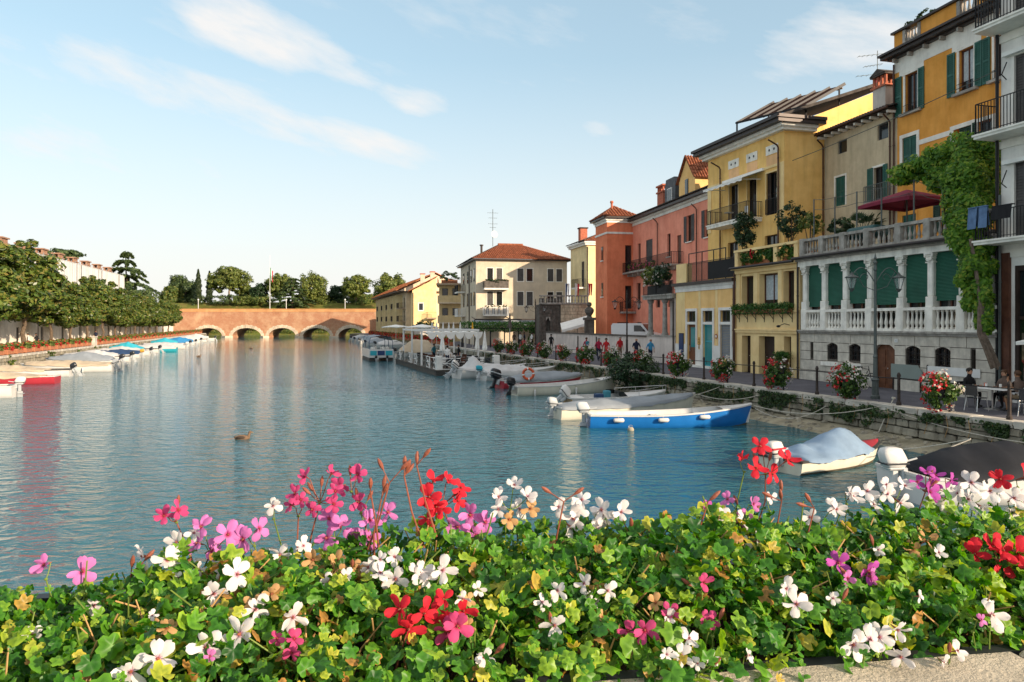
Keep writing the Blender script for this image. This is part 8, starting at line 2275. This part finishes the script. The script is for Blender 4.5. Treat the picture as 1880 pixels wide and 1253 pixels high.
for i, (px, py, L_, B_, D_, hull, top, tm, ridge, mo, tl, lab) in enumerate(LB):
    s_ = PG(px, py, 0); e = s_ + Vector((-.962, -.2728, 0))*L_
    b = Boat('rowing_boat' if i == 1 else 'moored_boat', lab, s_, e, B_, D_, .4, hull, top, group=gL, rim=['boat_white', 'boat_white', 'boat_dark', 'boat_white', 'navy_paint', 'boat_dark'][i % 6])
    b.tarp(ridge[0][0], .95, ridge, tm, skirt=.1 if i else .06, seed=40+i, wr=.05)
    if ridge[0][0] > .08: b.deck(0, ridge[0][0]+.02, 'boat_white', name='aft_deck', drop=.12)
    if mo: b.motor(mo, tl, 1.05, None, 'motor_grey')
    if i in (1,): b.fender(.28, 1).fender(.72, 1)
    if i in (3, 5): b.fender(.3, 1, lying=False)
# ---------------------------------------------------------------- ropes
def rope(lab, a, b, sag, r=.014, knot=False):
    a, b = Vector(a), Vector(b); t = thing('mooring_rope', lab, 'rope', a, 0, 'mooring ropes')
    pts = [(b-a)*(i/12) - Vector((0, 0, sag*4*(i/12)*(1-i/12))) for i in range(13)]
    MB().tube(pts, r, 5).build('line', 'rope', t)
    if knot: MB().tube([(.05*math.cos(k*.8), .05*math.sin(k*.8), .04*k/20-.02) for k in range(22)], r*1.2, 5).build('knot', 'rope', t)
rope('rope from the blue boat bow up to the quay post by the lamp', P(1384, 745, 30.3), qpt(26.4, .05, 1.28), .35)
rope('rope hanging slack from the blue boat bow to the wall foot', P(1386, 750, 30.2), qpt(29.2, -.15, .9), .45)
rope('rope from the speedboat bow to the black-tarped boat mooring', P(1630, 827, 23.0), P(1782, 806, 20.0), .05)
rope('thin rope from the water to the black-tarped boat bow ring', PG(1600, 870, 0.02), P(1782, 807, 20.0), .04)
rope('long rope running along the wall from the lamp post to the right edge', qpt(26.2, -.1, 1.1), qpt(20.0, -.25, .80), .22)
rope('rope coiled round the quay post and hanging down the wall', qpt(26.3, .12, 1.5), qpt(26.6, -.25, .25), .0, .02, True)
rope('rope from the cream rowing boat bow to the quay wall', P(1134, 697, 45.4), qpt(43.5, -.1, 1.0), .2)
rope('rope from the grey covered boat bow to the quay wall', P(1281, 724, 34.6), qpt(33.0, -.1, 1.0), .25)
rope('rope from the yellow motorboat bow to the quay wall', P(1226, 731, 37.2), qpt(36.0, -.1, 1.1), .15)
rope('rope from the white tarped boat bow up to the quay', P(1015, 686, 56.0), qpt(53.5, .0, 1.2), .1)
# buoy beside the blue boat
t = thing('mooring_buoy', 'small pale mooring buoy floating beside the blue boat', 'buoy', PG(1158, 791, 0.0)); MB().ell((0,0,.03), .13, .13, .12, 10, 7).build('float', 'buoy', t, smooth=True); MB().tube([(.08*math.cos(a*.6), 0, .16+.05*math.sin(a*.6)) for a in range(11)], .012, 5).build('ring', 'steel', t)
# overhead cable in front of the houses
a, b = FO.w(FO.U(1838), -.3, 16.2), FT.w(FT.U(1300), -.4, 14.3); t = thing('overhead_cable', 'thin overhead cable strung along the upper house fronts', 'cable', a)
MB().tube([(b-a)*(i/16) - Vector((0, 0, .7*4*(i/16)*(1-i/16)*.6)) for i in range(17)], .022, 5).build('line', 'iron_grey', t); MB().ell((0, 0, 0), .06, .06, .08, 8, 5).build('anchor', 'iron', t)
# roof aerial on the yellow gable
c = P(1611, 150, 50.5); t = thing('roof_aerial', 'television aerial and small red-brown dish above the yellow gable', 'antenna', (c.x, c.y, c.z-.6))
MB().tube([(0,0,-.4), (0,0,2.7)], .025, 6).build('mast', 'iron_grey', t); mb = MB()
for z, l in ((2.4, 1.3), (1.7, .9), (1.05, 1.4)):
    mb = MB().bar((-l, 0, z-.1), (l*.4, 0, z+.12), .025, .025)
    for k in range(6): x = -l+k*l*.25; mb.bar((x, -.2, z-.1+.16*(x+l)/(l*1.4)), (x, .2, z-.1+.16*(x+l)/(l*1.4)), .015, .015)
    mb.build('aerial', 'iron_grey', t)
MB().lathe([(.02,0),(.25,.05),(.42,.16)], n=14).build('dish', 'canvas_red', t, loc=(0, -.1, .55)).rotation_euler = (R(75), 0, R(15))
# ---------------------------------------------------------------- ducks
def duck(lab, loc, rz, s=1.0):
    t = thing('duck', lab, 'duck', loc, rz, 'ducks on the canal'); t.scale = (s, s, s)
    mb = MB(); prof = [(-.27, .03, .10), (-.22, .06, .075), (-.12, .10, .06), (0, .115, .055), (.10, .10, .06), (.17, .07, .09), (.19, .045, .15), (.20, .038, .20), (.215, .045, .245), (.245, .04, .26), (.275, .015, .25)]
    mb.tube([(x, 0, z) for x, r, z in prof], [r for x, r, z in prof], 10); mb.build('body', 'duck_brown', t, smooth=True)
    MB().rbox(.265, .325, -.018, .018, .232, .25, .006, 1).build('bill', 'duck_bill', t)
    for s_ in (-1, 1): MB().ell((-.05, s_*.09, .085), .15, .03, .055, 8, 6).build('wing', 'duck_dark', t, smooth=True); MB().ell((.245, s_*.036, .265), .006, .004, .006, 6, 4).build('eye', 'hair_dark', t)
duck('brown duck swimming on the open canal', PG(446, 808, -.02), R(8), 1.1)
duck('far small duck in front of the bridge', PG(461, 641, 0), R(170), 1.2)
duck('small duck near the turquoise boat', PG(365, 656, 0), R(60), 1.2)
# ================================================================== FOREGROUND: STONE TROUGH OF IVY GERANIUMS ON THE BRIDGE PARAPET
def petalmat(name, tip, base, r1=.55, transl=.35):
    m, t, b = newmat(name)
    tc_ = nd(t, 'ShaderNodeTexCoord'); ln_ = nd(t, 'ShaderNodeVectorMath', operation='LENGTH'); t.links.new(tc_.outputs['Object'], ln_.inputs[0])
    wv = nd(t, 'ShaderNodeTexNoise', Scale=900.0, Detail=2.0); mp = nd(t, 'ShaderNodeMapping'); mp.inputs['Scale'].default_value = (.12, 1, 1); t.links.new(tc_.outputs['Object'], mp.inputs[0]); t.links.new(mp.outputs[0], wv.inputs['Vector'])
    ad = nd(t, 'ShaderNodeMath', operation='MULTIPLY_ADD'); ad.inputs[1].default_value = .012; t.links.new(wv.outputs[0], ad.inputs[0]); t.links.new(ln_.outputs['Value'], ad.inputs[2])
    mr = nd(t, 'ShaderNodeMapRange'); mr.inputs[1].default_value = .010; mr.inputs[2].default_value = .028*r1; t.links.new(ad.outputs[0], mr.inputs[0])
    oi = nd(t, 'ShaderNodeObjectInfo'); hs = nd(t, 'ShaderNodeHueSaturation'); mv = nd(t, 'ShaderNodeMapRange'); mv.inputs[3].default_value = .82; mv.inputs[4].default_value = 1.08
    t.links.new(oi.outputs['Random'], mv.inputs[0]); t.links.new(mv.outputs[0], hs.inputs['Value'])
    mx = nd(t, 'ShaderNodeMixRGB'); mx.inputs[1].default_value = c4(base); mx.inputs[2].default_value = c4(tip); t.links.new(mr.outputs[0], mx.inputs[0]); t.links.new(mx.outputs[0], hs.inputs['Color'])
    t.links.new(hs.outputs[0], b.inputs['Base Color']); b.inputs['Roughness'].default_value = .65; b.inputs['Specular IOR Level'].default_value = .2
    tr = nd(t, 'ShaderNodeBsdfTranslucent'); t.links.new(hs.outputs[0], tr.inputs['Color']); ms = nd(t, 'ShaderNodeMixShader'); ms.inputs[0].default_value = transl
    t.links.new(b.outputs[0], ms.inputs[1]); t.links.new(tr.outputs[0], ms.inputs[2]); t.links.new(ms.outputs[0], t.nodes['Material Output'].inputs[0])
petalmat('petal_white', (.82, .77, .76), (.58, .26, .38), .5); petalmat('petal_pink', (.72, .22, .55), (.50, .03, .13)); petalmat('petal_rose', (.62, .075, .22), (.42, .02, .06)); petalmat('petal_magenta', (.52, .09, .42), (.40, .02, .14)); petalmat('petal_red', (.66, .025, .045), (.50, .01, .02)); petalmat('petal_dry', (.62, .36, .16), (.35, .14, .05))
E0, ES = 1.25, .144
def edgeY(x): return E0 + ES*x
ZR = H - .62
# trough and parapet
FE = Fac((-3.2, edgeY(-3.2)), (1, ES))
pt = FE.thing('stone_parapet', 'rough pale stone parapet edge under the geraniums in the foreground', 'parapet')
for i in range(7): MB().rbox(i*1.05, i*1.05+1.04, -.22, .015, ZR-.9, ZR, .008, 1).build('coping_stone', 'concrete', pt)
tg = FE.thing('flower_trough', 'dark long trough holding the geraniums on the bridge parapet', 'planter')
MB().box(0, 7.3, .02, .05, ZR-.25, ZR-.006).box(0, 7.3, .50, .53, ZR-.25, ZR+.02).box(0, 7.3, .05, .50, ZR-.25, ZR-.22).build('trough', 'plastic_dark', tg); MB().box(0, 7.3, .05, .50, ZR-.22, ZR-.03).build('soil', 'soil', tg)
br2 = MB().box(-3, 4.3, -3.5, .53, ZR-1.3, ZR-.9).build('bridge_deck', 'paving', loc=(0, 0, 0)); br2.parent = None; br2.location = (0, E0, 0); br2.rotation_euler = (0, 0, math.atan(ES)); tag(br2, 'bridge deck under the photographer', None, kind='structure')
# ivy-shaped leaves
def leaf_geo(seed, s=1.0):
    q = random.Random(seed); pts = [(0, 0, 0)]; fs = []
    lob = []
    for c_, r_m in ((-128, .84), (-66, .96), (0, 1.06), (66, .96), (128, .84)): lob += [(c_-33, .74*r_m), (c_-11, r_m*.97), (c_+11, r_m*.97)]
    lob.append((162, .64)); n = len(lob); lob[0] = (-162, .64); cup, tw_ = q.uniform(-.55, .5), q.uniform(-.3, .3)
    for k, (a, r) in enumerate(lob):
        r *= q.uniform(.92, 1.08)*.5; an = R(a + q.uniform(-4, 4)); z = cup*r*r*1.7 + (-.055 if k % 3 == 0 else .03) + tw_*r*math.sin(an)*abs(math.cos(an)) + q.uniform(-.025, .025); pts.append((r*math.sin(an), r*math.cos(an), z))
    for k in range(n): x, y, z = pts[1+k]; pts.append((x*.55, y*.55, z*.4 + .03*(1 if k % 3 else -.5)))
    for k in range(n):
        a, b = 1+k, 1+(k+1) % n; c, d = a+n, b+n
        if k == n-1: continue
        fs.append((0, d, c)); fs.append((c, d, b, a))
    return [(x*s, y*s, z*s) for x, y, z in pts], fs
LG = [leaf_geo(s) for s in range(8)]
leaf_me = []; RAD = [0.0] + [1.0]*16 + [.55]*16
for v, f in LG:
    m2 = MB(); m2.add(v, f); me_ = m2.mesh('leaf', 'leaf_gobj', smooth=True); me_.attributes.new('rad', 'FLOAT', 'POINT').data.foreach_set('value', RAD); leaf_me.append(me_)
topx = [-200, 0, 100, 200, 300, 400, 500, 600, 700, 800, 900, 1000, 1100, 1200, 1300, 1400, 1500, 1600, 1700, 1800, 1900, 2100]
topy = [1110, 1112, 1110, 1092, 1050, 1035, 1030, 1018, 1000, 985, 988, 985, 990, 965, 955, 962, 965, 958, 950, 948, 955, 960]
def surf(px, v):
    """foliage surface point seen at column px, v = 0 near rim .. 1 far edge"""
    a = (px-CX)/F; dv = .02 + .44*v; Y = (E0+dv)/(1-ES*a)
    Yb = (E0+.46)/(1-ES*a); zt = H - (float(np.interp(px, topx, topy))-CY)*Yb/F
    z = ZR + .01 + (zt-ZR-.01)*math.sin(min(1, v*1.05)*math.pi/2)**.75
    return Vector((a*Y, Y, z))
bounds = [-260, 230, 520, 800, 1080, 1340, 1610, 2140]
plab = ['ivy geranium with white and pale pink flowers at the left picture edge', 'ivy geranium with pink flower clusters, second from the left picture edge', 'ivy geranium with a hot-pink tall cluster and white flowers', 'ivy geranium with red and pink heads in the middle', 'ivy geranium with white heads and yellowing leaves right of the middle', 'ivy geranium with coral-red head in front of the speedboat', 'ivy geranium with red, magenta and white heads at the right']
plants = []
for k in range(7):
    c = surf((bounds[k]+bounds[k+1])/2, .5); plants.append(thing('geranium', plab[k], 'geranium', (c.x, c.y, ZR-.03), 0, 'ivy geraniums on the bridge parapet'))
def plant_at(px):
    for k in range(7):
        if px < bounds[k+1]: return plants[k]
    return plants[-1]
qr = random.Random(99)
acc = [MB() for _ in plants]; objs = [[] for _ in plants]
def orient(nrm, spin):
    qz = nrm.to_track_quat('Z', 'Y'); return (qz.to_matrix().to_4x4() @ Matrix.Rotation(spin, 4, 'Z'))
for i in range(9500):
    px = qr.uniform(-250, 2120); v = qr.random()**.9; c = surf(px, v)
    depth = abs(qr.gauss(0, .055)) if qr.random() < .75 else -qr.uniform(0, .035)
    bmp = .034*mnoise.noise(Vector((c.x*9, c.y*9, 0))) + .042*mnoise.noise(Vector((c.x*3.3, c.y*4, 7)))*min(1, v*2.5)
    c += Vector((qr.gauss(0, .012), qr.gauss(0, .012), bmp-depth))
    if v < .22 and px < 1460 + qr.gauss(0, 60) and qr.random() < .8:      # spilling over the rim
        c += Vector((0, -qr.uniform(.0, .13), qr.uniform(-.02, .03)))
    if c.z < ZR-.10: continue
    s = qr.uniform(.017, .044)*(1.3 if qr.random() < .18 else 1)
    nrm = Vector((qr.gauss(.15, .65), qr.gauss(-.45, .65), .9 + qr.gauss(0, .35))).normalized()
    Mt = Matrix.Translation(c) @ orient(nrm, qr.uniform(-math.pi, math.pi)); g = qr.randrange(8)
    k = next(j for j in range(7) if px < bounds[j+1] or j == 6)
    vis = (depth < .012) and 0 < px < 1880
    if vis and len(objs[k]) < 43 and qr.random() < .5:
        objs[k].append(1); o = put('leaf', leaf_me[g], plants[k]); L_ = Mt @ Matrix.Scale(s, 4); L_.translation -= Vector(plants[k].location); o.matrix_local = L_
    else:
        o0_ = Vector(plants[k].location); vs_, fs_ = LG[g]; acc[k].add([(Mt @ (Vector(p)*s)) - o0_ for p in vs_], fs_)
for k in range(7):
    o = tag(acc[k].build('foliage', 'leaf_gnear', plants[k], smooth=True), kind='stuff'); o.data.attributes.new('rad', 'FLOAT', 'POINT').data.foreach_set('value', RAD*(len(acc[k].v)//33))
# stems and dry stalks inside the mass
for k in range(7):
    o0_ = Vector(plants[k].location); mg, mdry = MB(), MB()
    for j in range(70):
        px = qr.uniform(bounds[k], bounds[k+1]); a = surf(px, qr.uniform(.1, .95)); b = a + Vector((qr.gauss(0, .05), qr.gauss(0, .04), qr.uniform(-.02, .05))); root = a + Vector((qr.gauss(0, .04), qr.gauss(.02, .03), -.11))
        (mg if j % 3 else mdry).tube([root-o0_, (root+b)/2-o0_+Vector((qr.gauss(0, .015), 0, .02)), b-o0_], [.0022, .0019, .0014], 5)
    tag(mg.build('stems', 'stem_green', plants[k]), kind='stuff'); tag(mdry.build('dry_stalks', 'stem_dry', plants[k]), kind='stuff')
# petals and blossoms
pet_me = {}
def petal(m, kind):
    key = (m, kind)
    if key in pet_me: return pet_me[key]
    q = random.Random(kind); mb = MB(); Ls, Ws = .029*(1+.1*kind*.3), (.0074, .0086, .0064)[kind % 3]; nx_, ny_ = 6, 4
    for i in range(nx_+1):
        f = i/nx_; w_ = Ws*(math.sin(math.pi*min(1, f*.80+.02))**.8)*(1.15 if f > .5 else 1) + .0012
        if i == nx_: w_ *= .55
        for j in range(ny_+1): g = -1+2*j/ny_; mb.v.append((.002 + Ls*f - (.0022*(1-abs(g)) if i == nx_ and kind != 1 else 0), w_*g, .008*f*f*(1 if kind != 1 else -.6) - .0035*g*g*(f) + .004*f + .0012*math.sin(g*5+f*7)))
    for i in range(nx_):
        for j in range(ny_): a = i*(ny_+1)+j; mb.f.append((a, a+ny_+1, a+ny_+2, a+1)); mb.m.append(0)
    pet_me[key] = mb.mesh('petal', m, smooth=True); return pet_me[key]
cal_me = MB().lathe([(.0012,-.022),(.0022,-.012),(.0032,-.003),(.0030,.001),(.001,.006)], n=6).mesh('blossom', 'stem_red')
bud_me = MB().lathe([(.0008,-.012),(.0030,-.006),(.0042,.0),(.0036,.007),(.0012,.013)], n=7).mesh('bud', 'stem_red')
def blossom(par, c, nrm, m, s=1.0):
    o = put('blossom', cal_me, par); Mt = Matrix.Translation(c-Vector(par.location)) @ orient(nrm, qr.uniform(-.5, .5)) @ Matrix.Scale(s, 4); o.matrix_local = Mt
    for k, a in enumerate((62, 118, 198, 270, 342)):
        p_ = put('petal', petal(m, (k + qr.randrange(2)) % 3 if k > 1 else 1 - k % 2 + 0), o); p_.rotation_euler = (qr.gauss(0, .30), qr.gauss(-.18, .32), R(a + qr.gauss(0, 9))); p_.scale = (qr.uniform(.85, 1.1),)*3
    return o
def umbel(px, py, m, n, rad=34, s=1.0, dv=None, buds=0, stem=True):
    par = plant_at(px); a = (px-CX)/F; best = (1e9, 0)
    for q_ in range(41):
        sp_ = surf(px, q_/40); e_ = abs(CY+(H-sp_.z)*F/sp_.y-py)
        if e_ < best[0]-.3: best = (e_, sp_.y)
    Y = best[1] - (.055 if py > 1000 else .02); c = P(px, py, Y); o0_ = Vector(par.location); k = Y/F
    hub = c + Vector((qr.gauss(0, .004), .010, -.030)); mb = MB()
    for i in range(n):
        if n == 1: dx, dz_ = 0, 0
        else:
            t = 2*math.pi*(i+.3*qr.random())/n; rr = rad*1.18*k*(.5+.5*qr.random()); dx, dz_ = rr*math.cos(t), rr*.8*math.sin(t)
        p_ = c + Vector((dx, qr.gauss(-.004, .012), dz_)); nrm = Vector((dx*14 + qr.gauss(.1, .35), -1.0 + qr.gauss(0, .25), .35 + dz_*14 + qr.gauss(0, .3))).normalized()
        blossom(par, p_, nrm, m, s*qr.uniform(.74, 1.02)); b0 = p_ - nrm*.02*s
        mb.tube([hub-o0_, (hub+b0)/2 - o0_ + Vector((0, 0, -.004)), b0-o0_], .0011, 5)
    for i in range(buds):
        t = qr.uniform(0, 6.28); p_ = hub + Vector((math.cos(t)*.03, qr.gauss(0, .01), .015 + abs(math.sin(t))*.03)); o = put('bud', bud_me, par); dr_ = (p_-hub).normalized(); o.matrix_local = Matrix.Translation(p_-o0_) @ orient(dr_, 0); mb.tube([hub-o0_, p_-o0_], .001, 4)
    if stem:
        root = hub + Vector((qr.gauss(0, .025), qr.uniform(.0, .05), -.16)); mb.tube([root-o0_, (root+hub)/2-o0_+Vector((qr.gauss(0, .012), 0, .01)), hub-o0_], [.002, .0018, .0015], 6)
    mb.build('flower_stalk', 'stem_red' if m in ('petal_rose', 'petal_red', 'petal_magenta') and n > 1 else 'stem_green', par)
    MB().ell(tuple(hub-o0_), .004, .004, .003, 7, 5).build('umbel_hub', 'stem_green', par)
W_, PK, RO, MG, RD, DR = 'petal_white', 'petal_pink', 'petal_rose', 'petal_magenta', 'petal_red', 'petal_dry'
FLW = [(76, 1040, PK, 1, 20, .8), (150, 1050, PK, 1, 20, 1.05), (180, 1107, W_, 1, 20, 1.0), (290, 1030, W_, 3, 28, .95), (335, 990, W_, 2, 26, .9), (385, 992, PK, 4, 34, 1.05), (463, 980, PK, 2, 16, 1.05), (320, 936, RO, 2, 18, .75, 2), (500, 930, W_, 1, 18, .85), (415, 1075, W_, 2, 26, 1.05), (470, 1118, W_, 1, 20, 1.0), (545, 1123, W_, 1, 20, 1.05), (385, 1182, W_, 1, 22, 1.05), (440, 1165, W_, 1, 22, 1.05), (288, 1212, W_, 1, 20, 1.05), (246, 1228, W_, 1, 24, 1.15), (300, 1150, DR, 2, 22, .8),
       (590, 900, RO, 6, 44, .85, 3), (545, 925, RO, 2, 18, .8), (640, 880, RO, 2, 22, .8, 1), (612, 965, PK, 3, 26, 1.05), (668, 985, PK, 2, 20, 1.15), (695, 945, PK, 2, 20, 1.0), (660, 920, RO, 1, 20, .9, 2), (535, 1005, W_, 2, 26, .8), (590, 1035, DR, 3, 30, .8), (812, 905, RD, 6, 34, 1.0, 2), (800, 940, RD, 2, 16, .9), (870, 965, PK, 4, 34, 1.05), (745, 1050, W_, 2, 24, .95), (795, 1058, W_, 2, 24, 1.05), (700, 1050, W_, 1, 20, .9), (820, 1115, RD, 4, 30, 1.05), (752, 1135, RD, 3, 26, 1.0), (830, 1150, RO, 2, 20, .9),
       (935, 915, W_, 5, 32, .95), (950, 940, DR, 2, 26, .8), (1045, 942, W_, 3, 26, .95), (1085, 950, W_, 4, 34, 1.05), (1120, 945, W_, 3, 24, 1.0), (1095, 1085, W_, 3, 30, .7), (1200, 1100, DR, 1, 20, .7), (1335, 965, W_, 4, 30, 1.0), (1382, 1000, W_, 2, 20, 1.0), (1300, 935, MG, 1, 14, .7, 1), (1365, 930, PK, 3, 26, .85, 2), (1440, 1078, W_, 1, 20, .95), (1462, 1110, W_, 1, 18, .9), (1405, 850, RD, 4, 34, 1.0, 2), (1368, 845, RD, 1, 12, .85), (1420, 918, W_, 1, 14, .7), (1505, 940, W_, 2, 22, .85), (1545, 925, W_, 2, 24, .9), (1520, 970, RD, 1, 10, .45), (1370, 1197, W_, 1, 14, .6),
       (1540, 1035, MG, 1, 18, 1.05), (1592, 1048, MG, 1, 18, 1.0), (1610, 912, W_, 3, 28, .9), (1650, 900, W_, 3, 26, .9), (1705, 880, MG, 4, 26, .9, 2), (1740, 885, MG, 2, 20, .8), (1790, 905, W_, 4, 30, 1.15), (1750, 925, W_, 3, 26, 1.0), (1835, 880, RD, 1, 10, 1.2), (1878, 875, RD, 1, 10, 1.15), (1862, 925, W_, 3, 28, 1.0), (1800, 1012, RD, 2, 18, 1.1), (1850, 1022, RD, 3, 22, 1.15), (1590, 1182, W_, 2, 20, 1.1), (1630, 1165, W_, 2, 18, 1.0), (1652, 1205, W_, 1, 12, .9), (1820, 1130, W_, 1, 16, 1.05), (1715, 1010, W_, 1, 14, .8), (1690, 1000, DR, 2, 22, .8), (1560, 905, W_, 1, 20, .8)]
q9 = random.Random(5)
for k in range(34): FLW.append((q9.uniform(20, 1870), q9.uniform(1000, 1215), q9.choice([W_, W_, W_, PK, DR, DR, RO]), q9.choice([1, 1, 2]), 20, q9.uniform(.5, .8), q9.choice([0, 0, 1])))
for f in FLW: umbel(f[0], f[1], f[2], f[3], f[4], f[5], None, f[6] if len(f) > 6 else 0)
# bud clusters and spent stalks standing above the leaves
for px, py, n in ((742, 858, 3), (765, 838, 2), (715, 870, 2), (680, 885, 1), (1290, 895, 0), (1475, 905, 0), (1300, 905, 2), (1435, 905, 3), (1495, 918, 2), (1035, 905, 2), (905, 925, 0), (1160, 965, 1), (160, 1012, 0), (240, 1040, 2), (1170, 990, 0), (700, 900, 2)):
    par = plant_at(px); o0_ = Vector(par.location); a = (px-CX)/F; Y = (E0+.38)/(1-ES*a); top = P(px, py, Y); root = top + Vector((qr.gauss(0, .03), .02, -.18)); hub = top - Vector((0, 0, .02)); mb = MB().tube([root-o0_, (root+hub)/2-o0_+Vector((qr.gauss(0, .01), 0, 0)), hub-o0_], [.0022, .002, .0016], 6)
    for i in range(n):
        p_ = hub + Vector((qr.gauss(0, .022), qr.gauss(0, .01), qr.uniform(.005, .04))); o = put('bud', bud_me, par); o.matrix_local = Matrix.Translation(p_-o0_) @ orient((p_-hub).normalized(), 0) @ Matrix.Scale(1.15, 4); mb.tube([hub-o0_, p_-o0_], .0012, 4)
    mb.build('bud_stalk', 'stem_red' if n else 'stem_green', par)
